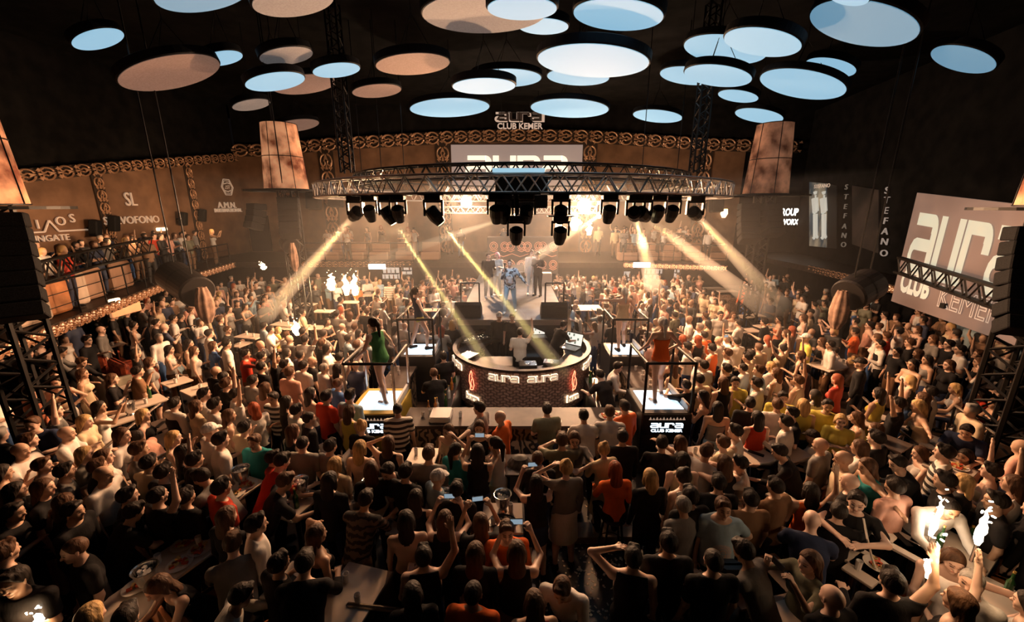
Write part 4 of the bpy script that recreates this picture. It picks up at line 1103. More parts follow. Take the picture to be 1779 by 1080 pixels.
# gear on the booth desk
def laptop(loc, rz, lab, s=1.0, scr=None):
    root = empty('laptop', loc, rz)
    MB().bbox((0, 0, .012), (.36 * s, .25 * s, .022), .006).obj('keyboard_base', mat('laptop_silver', (.45, .44, .43), .4, .5), root)
    Rr = Matrix.Rotation(R(-18), 3, 'X')
    lid = MB().bbox(Vector((0, .125 * s, .02)) + Rr @ Vector((0, 0, .125 * s)), (.36 * s, .012, .25 * s), .004, Rr).obj('lid', BLACK, root)
    m = scr or mat('laptop_screen', (.6, .6, .55), .4, 0, 1.0, (.8, .78, .68))
    MB().box(Vector((0, .125 * s, .02)) + Rr @ Vector((0, -.009, .125 * s)), (.33 * s, .002, .215 * s), Rr).obj('screen', m, lid)
    c = MB()
    for q in range(6): c.box(Vector((0, .125 * s, .02)) + Rr @ Vector(((-.12 + .05 * (q % 5)) * s, -.0115, (.06 + .07 * (q % 3)) * s)), (.035 * s, .001, .045 * s), Rr)
    c.obj('screen_windows', mat('screen_dark_tiles', (.1, .14, .12), .5, 0, .4, (.25, .35, .25)), lid)
    tag(root, lab, 'laptop')
DZ = 1.225
p = atz(937, 585, DZ); laptop((p.x, p.y, DZ), R(8), 'open laptop with a white page on its screen on the booth desk', 1.25)
p = atz(956, 578, DZ); laptop((p.x + .1, p.y + .15, DZ), R(-14), 'laptop with coloured tiles on its screen, behind the white-page laptop', 1.5)
p = atz(990, 604, DZ); laptop((p.x, p.y, DZ), R(-38), 'large open laptop tilted near the rim of the booth', 1.55)
def console(loc, rz, w, d, lab, n=24):
    root = MB().bbox((0, 0, .045), (w, d, .09), .015).obj('mixing_console', mat('console_black', (.02, .02, .022), .35), None, loc); root.rotation_euler.z = rz
    rnd = random.Random(n); kn, lt = MB(), MB()
    for i in range(n):
        x = (rnd.random() - .5) * w * .85; y = (rnd.random() - .5) * d * .8
        (kn if i % 2 else lt).tube((x, y, .088), (x, y, .088 + (.025 if i % 2 else .006)), .012 if i % 2 else .009, n=6)
    kn.obj('knobs', STEEL, root)['kind'] = 'stuff'; lt.obj('indicator_lights', mat('indicator_warm', (1, .8, .6), .5, 0, 3, (1, .78, .5)), root)['kind'] = 'stuff'
    tag(root, lab, 'mixing console')
p = atz(822, 592, DZ); console((p.x, p.y, DZ), R(35), 1.0, .5, 'long black mixing console sparkling with small lights on the booth desk', 60)
p = atz(818, 622, DZ); console((p.x - .1, p.y, DZ), R(60), .6, .4, 'smaller black console with lights, nearer than the sparkling one', 30)
p = atz(917, 638, DZ); console((p.x, p.y + .08, DZ), R(3), .46, .34, 'black turntable mixer at the front of the booth desk', 10)
p = atz(958, 634, DZ); console((p.x, p.y + .05, DZ), R(-12), .4, .3, 'small dark mixer beside a water bottle on the booth desk', 8)
mo = MB().bbox((0, 0, .45), (.95, .7, .9), .03).obj('booth_monitor_speaker', mat('speaker_cabinet_brown_black', (.045, .032, .028), .5), None, (BC.x - .72, BC.y - .75, .31))
MB().box((0, -.36, .5), (.8, .02, .6)).obj('grille', SPK, mo); tag(mo, 'big dark monitor speaker box inside the round booth', 'speaker')
mo = MB().bbox((0, 0, .35), (.9, .6, .7), .03).obj('booth_monitor_speaker', SPK, None, (BC.x + .55, BC.y + .35, .31)); tag(mo, 'black speaker box in the middle of the booth behind the arm-raising DJ', 'speaker')

# ---------------------------------------------------------------- bar
ZEB = wave_mat('zebra_bar_front', (.012, .009, .008), (.26, .18, .12), 2.2, 16, 'X', .6, .42, .55, dscale=1.5)
BTOPM = dull(noise_mat('dark_bar_top', (.03, .022, .02), (.06, .044, .038), 3, .5, detail=5), .2)
def counter(lab, a, b, dep, z=1.1, inn=(0, 1, 0)):
    a, b = Vector(a), Vector(b); d = (b - a); L_ = d.length; d.normalize(); nn = Vector(inn)
    root = empty('bar_counter', ((a.x + b.x) / 2, (a.y + b.y) / 2, 0)); o = Vector(root.location)
    ao, bo = a - o, b - o
    MB().poly([ao + nn * .12, bo + nn * .12, bo + nn * (dep - .05), ao + nn * (dep - .05)], (0, 0, z - .06)).obj('zebra_front', ZEB, root)
    MB().poly([ao + Vector((0, 0, z - .07)), bo + Vector((0, 0, z - .07)), bo + nn * dep + Vector((0, 0, z - .07)), ao + nn * dep + Vector((0, 0, z - .07))], (0, 0, .07)).obj('counter_top', BTOPM, root)
    MB().tube(ao + Vector((0, 0, .22)) - nn * .05, bo + Vector((0, 0, .22)) - nn * .05, .022, n=8).obj('foot_rail', STEEL, root)
    tag(root, lab, 'bar counter'); return root
counter('long dark front bar counter with zebra-striped front', (-2.15, 6.98, 0), (2.35, 6.98, 0), .75)
counter('side bar counter running back to the platform of the dancer with raised arms', (-3.15, 8.3, 0), (-3.15, 10.0, 0), .62, inn=(1, 0, 0))
counter('side bar counter running back under the reaching barman', (3.45, 10.0, 0), (3.45, 8.3, 0), .62, inn=(-1, 0, 0))
bl = MB().bbox((-1.62, 8.75, .45), (.55, 2.2, .9), .02).obj('bottle_well', mat('well_black_steel', (.05, .045, .045), .3, .6)); tag(bl, 'steel bottle well inside the bar beside the round booth, dancer-in-green side', 'bar unit')
bl2 = MB().bbox((2.15, 8.9, .42), (.5, 1.9, .84), .02).obj('bottle_well', mat('well_black_steel', (.05, .045, .045), .3, .6)); tag(bl2, 'steel bottle well inside the bar by the barman in the white shirt', 'bar unit')
rug = MB().box((2.75, 8.1, .01), (.6, .9, .02)).obj('bar_mat', mat('green_mat', (.16, .22, .05), .8)); tag(rug, 'greenish mat on the floor inside the bar behind the front counter', 'mat')

def platform(x, y, lab, word=True, ang=0.0, w=.98, d=1.15, z=1.32, front=True, yel=False):
    root = empty('dancer_platform', (x, y, 0), ang)
    MB().bbox((0, 0, z / 2), (w, d, z), .02).obj('plinth', mat('platform_black', (.02, .02, .022), .4) if not yel else mat('platform_yellow_side', (.35, .25, .03), .5), root)
    MB().box((0, 0, z + .006), (w * .78, d * .72, .012)).obj('glowing_top', PLAT, root)
    r = MB()
    for sx_ in (-1, 1):
        for sy in (-1, 1): MB().tube((sx_ * w * .47, sy * d * .47, z), (sx_ * w * .47, sy * d * .47, z + 1.02), .028, n=8).obj('rail_post', STEEL if yel else BLACK, root)
    for a_, b_ in (((-1, -1), (1, -1)), ((-1, -1), (-1, 1)), ((1, -1), (1, 1))): r.tube((a_[0] * w * .47, a_[1] * d * .47, z + 1.02), (b_[0] * w * .47, b_[1] * d * .47, z + 1.02), .03, n=8)
    r.obj('handrail', BLACK, root)
    MB().box((w * .44, 0, z + .07), (.05, d * .9, .13)).obj('kick_board', mat('kick_board_grey', (.4, .42, .45), .4), root)
    if front:
        fp = MB().box((0, -d / 2 - .012, z - .24), (w * .96, .02, .44)).obj('sign_board', BLACK, root)
        aura_mb(.105, .008, 1.25).xf(Matrix.Translation((0, -d / 2 - .032, z - .30))).obj('lit_word_sign', SIGNBLUE, fp)
        text_mb('CLUB KEMER', .085, .004, bold=.003, xs=1.25).xf(Matrix.Translation((0, -d / 2 - .032, z - .385))).obj('lit_small_lettering', SIGNBLUE, fp)
        zz = MB()
        for i in range(11): zz.poly([(-.36 + i * .065, 0, 0), (-.33 + i * .065, 0, .05 if i % 2 else .065), (-.30 + i * .065, 0, 0)], (0, .006, 0))
        zz.xf(Matrix.Translation((0, -d / 2 - .03, z - .13))).obj('crown_pattern', mat('pattern_brass', (.5, .33, .22), .5, 0, .25, (1, .7, .5)), fp)
    tag(root, lab, 'platform'); return root
platform(3.02, 7.65, 'glowing dancer platform with the white word sign, under the orange leotard')
platform(-2.72, 7.62, 'glowing dancer platform with a yellow-lit word sign beside the striped shirt', yel=True)
platform(-2.55, 10.7, 'rear glowing platform under the dancer in a dark jacket with raised arms', front=False)
platform(3.12, 10.7, 'rear glowing platform under the dancer pointing sideways', front=False)
# things along the bar
def tube_bottle(m=None, h=.3, r=.036):
    return MB().lathe((0, 0, 0), [(r, 0), (r, h * .58), (r * .4, h * .74), (r * .36, h)], 10)
BOTG = mat('bottle_green_glass', (.02, .07, .02), .08); BOTC = mat('bottle_clear_glass', (.6, .58, .55), .08); BOTA = mat('bottle_amber', (.35, .14, .03), .1)
NITEM = {}
ITEMG = {'bottle': 'bottles on tables and counters', 'drinking_glass': 'drinking glasses on tables and counters', 'ice_bucket': 'ice buckets', 'plate': 'plates of fruit and snacks', 'tray': 'trays on tables', 'paper_menu': 'menus lying on tables', 'flower_vase': 'flower vases'}
def item(kind, loc, where, rnd=random):
    if kind == 'bottle':
        m, w = rnd.choice([(BOTG, 'dark green bottle'), (BOTC, 'clear bottle'), (BOTA, 'amber bottle')])
        o = tube_bottle().obj('bottle', m, None, loc); MB().tube((0, 0, .295), (0, 0, .32), .014, n=8).obj('cap', mat('gold_cap', (.6, .4, .12), .3, .6), o)
    elif kind == 'glass':
        w = 'short clear glass'; o = MB().lathe((0, 0, 0), [(.028, 0), (.036, .12), (.032, .12), (.025, .01)], 10).obj('drinking_glass', GLASSY, None, loc)
        MB().tube((0, 0, .012), (0, 0, .07), .024, .028, n=8).obj('drink', mat('drink_amber', (.55, .25, .07), .2), o)
    elif kind == 'bucket':
        w = 'shiny steel ice bucket'
        o = MB().lathe((0, 0, 0), [(.07, 0), (.05, .04), (.085, .10), (.12, .27), (.128, .28), (.112, .275), (.08, .11), (.0, .11)], 20, cap=False).obj('ice_bucket', STEEL, None, loc)
        ic = MB()
        for i in range(14): ic.box(((rnd.random() - .5) * .13, (rnd.random() - .5) * .13, .20 + rnd.random() * .04), (.035, .035, .035), Matrix.Rotation(rnd.random() * 3, 3, 'X') @ Matrix.Rotation(rnd.random() * 3, 3, 'Z'))
        ic.obj('ice_cubes', GLASSY, o)['kind'] = 'stuff'
    elif kind == 'plate':
        w = 'white plate of fruit and snacks'
        o = MB().lathe((0, 0, 0), [(.06, 0), (.13, .018), (.135, .022), (.06, .008)], 20).obj('plate', mat('china_white', (.7, .64, .58), .3), None, loc)
        fo = MB(); fo2 = MB()
        for i in range(12): (fo if i % 2 else fo2).box(((rnd.random() - .5) * .15, (rnd.random() - .5) * .15, .03), (.05, .03, .025), Matrix.Rotation(rnd.random() * 3, 3, 'Z'))
        fo.obj('fruit_slices', mat('fruit_red', (.6, .1, .04), .4), o)['kind'] = 'stuff'; fo2.obj('snack_pieces', mat('fruit_yellow', (.7, .5, .2), .5), o)['kind'] = 'stuff'
    elif kind == 'tray':
        w = 'dark oval tray with snacks'
        o = MB().lathe((0, 0, 0), [(.10, 0), (.17, .012), (.175, .02), (.16, .012)], 20).xf(Matrix.Diagonal((1.15, .8, 1, 1))).obj('tray', mat('tray_dark', (.04, .035, .035), .3), None, loc)
        fo = MB()
        for i in range(10): fo.bbox(((rnd.random() - .5) * .22, (rnd.random() - .5) * .13, .03), (.045, .035, .03), .01)
        fo.obj('snack_pieces', mat('snack_cream', (.7, .55, .4), .5), o)['kind'] = 'stuff'
    elif kind == 'menu':
        w = 'dark folded menu'; o = MB().bbox((0, 0, .006), (.24, .08, .012), .003).obj('paper_menu', BLACK, None, loc)
        o.rotation_euler.z = rnd.random() * 3
    elif kind == 'vase':
        w = 'small vase of flowers'; o = MB().lathe((0, 0, 0), [(.04, 0), (.06, .08), (.03, .16), (.04, .2)], 12).obj('flower_vase', GLASSY, None, loc)
        fl = MB()
        for i in range(9): fl.lathe(((rnd.random() - .5) * .14, (rnd.random() - .5) * .14, .24 + rnd.random() * .1), [(.0, -.02), (.03, 0), (.0, .025)], 6, cap=False)
        fl.obj('blossoms', mat('petal_pink', (.7, .3, .2), .7), o)
    where = ' '.join(where.split()[:15 - len(w.split())]); tag(o, w + ' ' + where, {'bottle': 'bottle', 'drinking_glass': 'glass', 'ice_bucket': 'ice bucket', 'plate': 'plate', 'tray': 'tray', 'paper_menu': 'menu', 'flower_vase': 'vase'}[o.name.split('.')[0]], (w + ' ' + where))
    return o
rb_ = random.Random(5)
CT = 1.101
for px, py, kd in [(735, 712, 'glass'), (748, 708, 'glass'), (757, 703, 'bottle'), (768, 712, 'plate'), (778, 716, 'glass'), (784, 708, 'glass'), (800, 712, 'glass'), (838, 718, 'plate'), (868, 716, 'glass'), (964, 720, 'plate')]:
    p = atz(px, py + 12, CT)
    if kd != 'x': item(kd, (p.x, min(max(p.y, 7.05), 7.65), CT), 'on the front bar counter, %s' % ('dancer-in-green end' if px < 870 else 'middle'), rb_)
for px, py, kd in [(1072, 712, 'plate'), (1088, 716, 'glass'), (1092, 712, 'plate'), (1078, 718, 'glass'), (1052, 716, 'plate')]:
    p = atz(px, py + 8, CT); item(kd, (p.x, min(max(p.y, 7.05), 7.65), CT), 'on the front bar counter near the word-sign platform', rb_)
for i in range(14):
    item('bottle', (-1.78 + .16 * (i % 3), 7.8 + .15 * i, .901), 'in the bottle well beside the round booth', rb_)
for i in range(10):
    item('bottle', (2.0 + .16 * (i % 3), 8.1 + .16 * i, .841), 'in the bottle well by the barman in the white shirt', rb_)
for i in range(5): item('glass', (-2.95 + .1 * (i % 2), 8.6 + .28 * i, 1.101), 'on the side counter behind the dancer in green', rb_)
for i in range(5): item('glass', (3.2 + .1 * (i % 2), 8.6 + .28 * i, 1.101), 'on the side counter behind the orange leotard', rb_)
nap = MB().bbox((-1.42, 7.3, 1.16), (.42, .45, .12), .03).obj('caddy', mat('paper_caddy_grey', (.5, .5, .5), .5)); tag(nap, 'grey-white box of papers on the bar beside the striped shirt', 'box')
stt = MB().lathe((0, 0, 0), [(.17, 0), (.17, .03), (.02, .05), (.02, .62), (.15, .66), (.16, .72)], 16).obj('bar_stool', mat('stool_tan', (.5, .3, .2), .5), None, (1.55, 8.0, 0)); tag(stt, 'small round stool with a tan seat in the gap between booth and bar', 'stool')

# ---------------------------------------------------------------- screens and signs
def quad_screen(name, TL, TR, BR_, BL, m, label, cat='screen'):
    TL, TR, BR_, BL = map(Vector, (TL, TR, BR_, BL)); n = (TR - TL).cross(BL - TL).normalized()
    o = MB().poly([BL, BR_, TR, TL], n * .05).obj(name, m)
    tag(o, label, cat); return o
sTL = Vector((12.55, 13.0, 5.62)); sBL = Vector((12.55, 13.0, 2.18)); sBR = Vector((11.42, 8.62, 2.15)); sTR = Vector((11.42, 8.62, 5.15))
scr = quad_screen('projection_screen', sTL, sTR, sBR, sBL, SCRN, 'big tan projection screen with the pale club logo on the side wall')
sx_dir = (sBR - sBL).normalized()
def bil(u, v): return (sBL.lerp(sBR, u)).lerp(sTL.lerp(sTR, u), v)
sn_ = sx_dir.cross(Vector((0, 0, 1))).normalized()
if sn_.dot(Vector((0, 0, 0)) - sBL) < 0: sn_ = -sn_
def put_on_screen(mb, u0, u1, v0, v1, wloc, hloc):   # mb in local xz centred on 0, base 0
    out = MB(); vs = []
    for x, y, z in mb.v:
        u = u0 + (u1 - u0) * (x / wloc + .5); v = v0 + (v1 - v0) * (z / hloc)
        vs.append(bil(u, v) + sn_ * (.03 + max(-y, 0) * .2))
    out.add(vs, mb.f); return out
put_on_screen(aura_mb(1.0, .02), .07, .93, .30, .84, 4.88, 1.0).obj('pale_word', SCRLET, scr)
put_on_screen(text_mb('CLUB', 1.0, .01, bold=.05), .05, .36, .13, .40, 2.75, 1.0).obj('pale_small_word', SCRLET, scr)
put_on_screen(text_mb('KEMER', 1.0, .01, outline=.018), .39, .92, .10, .36, 3.6, 1.0).obj('outlined_small_word', mat('screen_lettering_dim', (.5, .42, .36), .8, 0, .28, (.85, .72, .58)), scr)
MB().box(bil(.5, .12) + sn_ * .05, (.12, .12, .14)).obj('black_square', BLACK, scr)
# screen on the back wall
p0 = aty(783, 251, 26.75); p1 = aty(1013, 251, 26.75); zb = aty(900, 345, 26.75).z
bs = MB().poly([(p0.x, 26.8, zb), (p1.x, 26.8, zb), (p1.x, 26.8, p0.z), (p0.x, 26.8, p0.z)], (0, .05, 0)).obj('projection_screen', mat('back_screen', (.3, .25, .24), .8, 0, .17, (.9, .72, .66)))
tag(bs, 'pale screen with the cut-off club word on the back wall behind the trusses', 'screen')
wd = p1.x - p0.x
aura_mb(wd * .78 / 4.88, .02).xf(Matrix.Diagonal((1, 1, 1.0, 1))).xf(Matrix.Translation(((p0.x + p1.x) / 2, 26.73, p0.z - 1.95))).obj('pale_word', mat('back_screen_letters', (.8, .75, .62), .8, 0, .85, (.95, .88, .68)), bs)
# hanging brass logo
p = aty(903, 211, 24.0)
lg = MB()
lo_ = aura_mb(.50, .06, 1.12).xf(Matrix.Translation((p.x, 24.0, p.z - .02))).obj('hanging_logo_sign', mat('logo_bronze_rim', (.35, .24, .18), .4, .3, .35, (1, .75, .58)))
aura_mb(.44, .03, 1.12).xf(Matrix.Translation((p.x, 23.95, p.z + .02))).obj('letter_face', mat('logo_dark_face', (.04, .03, .028), .5), lo_)
text_mb('CLUB KEMER', .42, .02, bold=.01, xs=1.02).xf(Matrix.Translation((p.x, 23.95, p.z - .38))).obj('small_lettering', mat('logo_bronze_rim', (0, 0, 0)), lo_)
lw_ = MB()
for dx_ in (-1, 1): lw_.tube((p.x + dx_, 24.0, p.z + .3), (p.x + dx_, 24.0, 11.26), .02, n=5)
lw_.tube((p.x - 1, 24.0, p.z + .45), (p.x + 1, 24.0, p.z + .45), .02, n=5); lw_.obj('hanging_cable', BLACK, lo_)
tag(lo_, 'small brass club logo hanging on the dark ceiling edge above the back wall', 'sign')

BRASS = mat('brass_sign_letters', (.75, .58, .42), .3, .4, .16, (1, .76, .55))
def left_sign(parts, lab, name='wall_sign'):   # parts: (mb, px, py) put on the left wall
    root = None
    for mb, px, py, nm, m in parts:
        q = on_wall_left(px, py) + Vector((.14, 0, 0))
        mb.xf(Matrix(((0, -1, 0, q.x), (1, 0, 0, q.y), (0, 0, 1, q.z), (0, 0, 0, 1))))
        o = mb.obj(nm if root else name, m, root)
        if root is None: root = o
    tag(root, lab, 'sign'); return root
pk = MB(); pk.path([(-1.0, 0, 0), (-.25, 0, 0), (.0, 0, .42), (.25, 0, 0), (1.6, 0, 0)], .035, 5)
left_sign([(text_mb('R', .48, .03), 41, 402, '', BRASS), (text_mb('I', .48, .03), 61, 397, 'letter', BRASS), (text_mb('O', .48, .03), 101, 391, 'letter', BRASS), (text_mb('S', .48, .03), 121, 386, 'letter', BRASS), (pk, 84, 402, 'peak_line', BRASS),
           (text_mb('SUNGATE', .34, .03, xs=1.05), 78, 419, 'small_lettering', BRASS)], 'brass letters R I O S over the word SUNGATE on the brown gallery wall')
left_sign([(text_mb('SALVOFONO', .48, .03, xs=1.0), 228, 388, '', BRASS), (text_mb('SL', .85, .03, xs=.75), 224, 357, 'monogram', BRASS)], 'brass narrow word below a curled monogram on the brown gallery wall')
hx = MB()
for rr, th in ((.52, .028), (.42, .018)): hx.path([(rr * math.cos(R(a)), 0, rr * math.sin(R(a))) for a in range(0, 360, 60)], th, 5, True)
hx.path([(-.2, 0, -.1), (-.08, 0, .1), (.02, 0, -.08), (-.2, 0, -.1)], .014, 4); hx.path([(.04, 0, .1), (.22, 0, .1), (.13, 0, -.08), (.04, 0, .1)], .014, 4)
hx.path([(-.25, 0, .18), (.05, 0, .26), (.28, 0, .2)], .03, 4); hx.path([(-.28, 0, -.2), (0, 0, -.26), (.25, 0, -.18)], .03, 4)
left_sign([(hx, 391, 325, '', BRASS), (text_mb('A.M.N.', .50, .03, xs=1.15), 392, 361, 'lettering', BRASS), (text_mb('INTERNATIONAL', .30, .03, bold=.004, xs=1.05), 394, 368, 'small_lettering', BRASS)], 'brass hexagon emblem above the letters A.M.N. on the brown gallery wall')
# wall speakers, sconces, exit sign
def wall_speaker(px, py, wall, lab, s=1.0):
    if wall == 'L': q = on_wall_left(px, py) + Vector((.38, 0, 0)); rz = R(-70)
    else: q = aty(px, py, 26.5); rz = 0
    root = MB().bbox((0, 0, 0), (.62 * s, .42 * s, .95 * s), .04, Matrix.Rotation(rz, 3, 'Z') @ Matrix.Rotation(R(-10), 3, 'X')).obj('wall_speaker', SPK, None, q)
    MB().box((-.3 if wall == 'L' else 0, 0 if wall == 'L' else .35, 0), (.25 if wall == 'L' else .08, .08 if wall == 'L' else .25, .08)).obj('wall_bracket', BLACK, root)
    tag(root, lab, 'speaker', 'wall speakers beside the pilasters')
wall_speaker(150, 396, 'L', 'black wall speaker before the first scroll pilaster, next to the letter S', .7)
wall_speaker(183, 388, 'L', 'black wall speaker after the first scroll pilaster, next to the narrow brass word', .7)
wall_speaker(306, 380, 'L', 'black wall speaker before the second scroll pilaster', .7)
wall_speaker(340, 374, 'L', 'black wall speaker after the second scroll pilaster, below the hexagon emblem', .7)
wall_speaker(545, 346, 'B', 'black wall speaker before the pilaster beside the lit lantern', 1.3)
wall_speaker(583, 342, 'B', 'black wall speaker after the pilaster beside the lit lantern', 1.3)
wall_speaker(1245, 352, 'B', 'black wall speaker beside the pilaster at the dimmer lantern', 1.2)
q = on_wall_left(277, 398) + Vector((.12, 0, 0)); sc_ = MB().bbox((0, 0, 0), (.1, .62, .16), .03).obj('wall_lamp', SIGNWARM, None, q); tag(sc_, 'small glowing wall lamp between the narrow brass word and the second pilaster', 'wall lamp')
q = aty(1257, 378, 26.7); sc_ = MB().lathe((0, 0, 0), [(.1, 0), (.22, .25), (.18, .55)], 12).obj('wall_lamp', SIGNWARM, None, q); tag(sc_, 'small glowing sconce on the brown wall beside the dimmer lantern', 'wall lamp')
q = aty(451, 387, 26.86); ex = MB().bbox((0, 0, 0), (.55, .08, .22), .02).obj('exit_sign', mat('exit_green_glow', (.1, .7, .5), .5, 0, 1.2, (.3, 1, .75)), None, q); tag(ex, 'tiny green lit sign by the lit lantern tower', 'sign')
dr = MB().box((q.x, 26.75, 3.5), (1.3, .1, 2.3)).obj('door_1', WALLK); struct(dr)
# dark side wall: group sign, posters, vertical letters
def on_right(px, py): return aty(px, py, 0) if False else None
Wn0, Wn1 = Vector((18.6, 27.0, 0)), Vector((16.0, 12.5, 0))
def on_wr(px, py):
    d = ray(px, py); n = (Wn1 - Wn0).cross(Vector((0, 0, 1))); t = (Wn0.x * n.x + Wn0.y * n.y) / (d.x * n.x + d.y * n.y)
    return Vector((d.x * t, d.y * t, CAMZ + d.z * t))
struct(MB().poly([Wn0, Wn1, Wn1 + Vector((0, 0, 10.9)), Wn0 + Vector((0, 0, 10.9))], (.3, 0, 0)).obj('wall_side', WALLK))
wx = (Wn1 - Wn0).normalized(); wn = Vector((-1, .18, 0)).normalized()
def wr_frame(px, py, off=.06):
    q = on_wr(px, py) + wn * off; return frame_mat(q, wx)
def hmeas(px, y0, y1): return (on_wr(px, y0) - on_wr(px, y1)).length
gp1, gp2 = aty(1366, 374, 26.8), aty(1371, 390, 26.8)
gs = text_mb(':GROUP', .62, .03, outline=.018, xs=.66).xf(Matrix.Translation(gp1)).obj('lit_wall_sign', SIGNW); text_mb('WORX', .50, .03, outline=.016, xs=.70).xf(Matrix.Translation(gp2)).obj('second_line', SIGNW, gs)
tag(gs, 'glowing white outlined words on the dark wall beside the dimmer lantern', 'sign')
def wr_quad(x0, x1, yt0, yb0, yt1, yb1, m, name, th=.05):
    P = [on_wr(x0, yb0), on_wr(x1, yb1), on_wr(x1, yt1), on_wr(x0, yt0)]
    P = [q + wn * .05 for q in P]; return MB().poly(P, wn * th).obj(name, m)
pm = noise_mat('lit_poster_print', (.025, .04, .05), (.30, .25, .17), 1.1, .6, emit=.55, detail=3, stretch=(1, 1, .55), lo=.4, hi=.66)
ps = wr_quad(1409, 1440, 316, 427, 319, 430, pm, 'wall_poster'); tag(ps, 'lit poster with two pale standing figures on the dark wall', 'poster')
pd = wr_quad(1440, 1457, 319, 430, 323, 432, mat('poster_unlit_part', (.02, .02, .022), .6), 'unlit_half'); pd.parent = ps
figm = mat('poster_pale_figure', (.35, .35, .3), .6, 0, .38, (.85, .85, .75))
for fx, nm in ((1421, 'pale_figure'), (1436, 'pale_figure')):
    f_ = MB()
    for (xa, ya, xb, yb, w_) in ((0, 333, 0, 337, .13), (0, 339, 0, 343, .06), (0, 345, 0, 370, .22), (-1.5, 372, -2.5, 412, .10), (1.5, 372, 2, 410, .10), (-3, 346, -4.5, 368, .06), (3, 346, 4.5, 366, .06), (-3, 412, -2, 415, .10), (2, 410, 3.5, 413, .10)):
        f_.tube(on_wr(fx + xa, ya) + wn * .12, on_wr(fx + xb, yb) + wn * .12, w_, w_ * .7, n=8)
    f_.obj(nm, figm, ps)
text_mb('STEFANO', .30, .01, xs=1.3).xf(wr_frame(1432, 326, .14)).obj('poster_title', SIGNDIM, ps)
pq = wr_quad(1484, 1530, 322, 424, 330, 440, noise_mat('dark_poster_print', (.012, .010, .009), (.05, .035, .028), 1.0, .6, emit=.12, detail=3), 'wall_poster'); tag(pq, 'very dark poster with a faint round face between two columns of letters', 'poster')
for px_, ys, lab in ((1474, [324, 341, 358, 374, 392, 408, 424], 'dim vertical letters S T E F A N O beside the lit poster'), (1545, [331, 348, 366, 384, 402, 420, 440], 'brighter vertical letters S T E F A N O beside the big screen')):
    root = None
    for ch_, y in zip('STEFANO', ys):
        o = text_mb(ch_, .42 if px_ > 1500 else .38, .02, xs=1.5).xf(wr_frame(px_ - (y - ys[0]) * .05, y + 5, .12)).obj('vertical_letters' if root is None else 'letter', mat('letters_dim_brass', (.12, .10, .085), .5, 0, .22, (.9, .72, .6)) if px_ > 1500 else mat('letters_dimmer', (.06, .05, .04), .5, 0, .09, (1, .8, .6)), root)
        if root is None: root = o
    tag(root, lab, 'sign')

# big hung cylinders with cloth sleeve
def cylinder_gun(c0, c1, r, lab, clothlab):
    c0, c1 = Vector(c0), Vector(c1); d = (c1 - c0); L_ = d.length; q = d.to_track_quat('Z', 'Y').to_matrix()
    o = MB().lathe((0, 0, 0), [(r * .9, 0), (r, .04), (r, L_ - .05), (r * .92, L_)], 28, q).obj('hanging_drum', dull(mat('drum_black', (.014, .012, .012), .45, .1), .3), None, c0, smooth=False)
    MB().lathe(tuple(d * .5), [(r * 1.03, -.03), (r * 1.03, .03)], 28, q, cap=False).obj('band', BLACK, o)
    w = MB(); w.tube(d * .15 + Vector((0, 0, r * .9)), d * .15 + Vector((0, 0, 11.2 - c0.z - d.z * .15)), .02, n=5); w.tube(d * .85 + Vector((0, 0, r * .9)), d * .85 + Vector((0, 0, 11.2 - c0.z - d.z * .85)), .02, n=5); w.obj('hanging_pole', BLACK, o)
    tag(o, lab, 'hanging drum')
    cl = MB(); n = 30; prof = [(r * .25, .10), (r * .40, -.1), (r * .52, -.4), (r * .46, -.68), (r * .2, -.9)]
    for k, (rr, z) in enumerate(prof):
        for i in range(n):
            a = 2 * math.pi * i / n; rf = rr * (1 + .16 * math.sin(a * 7 + k * .3)); cl.v.append((rf * math.cos(a) * .8, rf * math.sin(a), z))
    for k in range(len(prof) - 1):
        for i in range(n): j = (i + 1) % n; cl.f.append((k * n + i, k * n + j, (k + 1) * n + j, (k + 1) * n + i))
    e = c1 + d.normalized() * r * .55 + Vector((0, 0, r * .3))
    o2 = cl.obj('cloth_sleeve', noise_mat('sleeve_cloth', (.10, .06, .045), (.30, .19, .14), 5, .85), o, e - c0, smooth=True)
    o2['label'] = clothlab
a = aty(300, 478, 11.5); b = aty(345, 508, 10.8); cylinder_gun(a, b, .44, 'big black drum hanging below the side balcony, tilted towards the crowd', 'dark cloth sleeve drooping from the drum')
a = aty(1512, 492, 10.3); b = aty(1472, 514, 10.0); cylinder_gun(a, b, .42, 'big black drum hanging before the dark wall beside the big screen', 'brown pleated cloth sleeve hanging from the drum')
a = aty(500, 420, 14.6); b = aty(506, 428, 14.3); cylinder_gun(a, b, .30, 'small dark drum with pleated cloth on the lit lantern tower', 'dark pleated cloth hanging at the lantern tower')

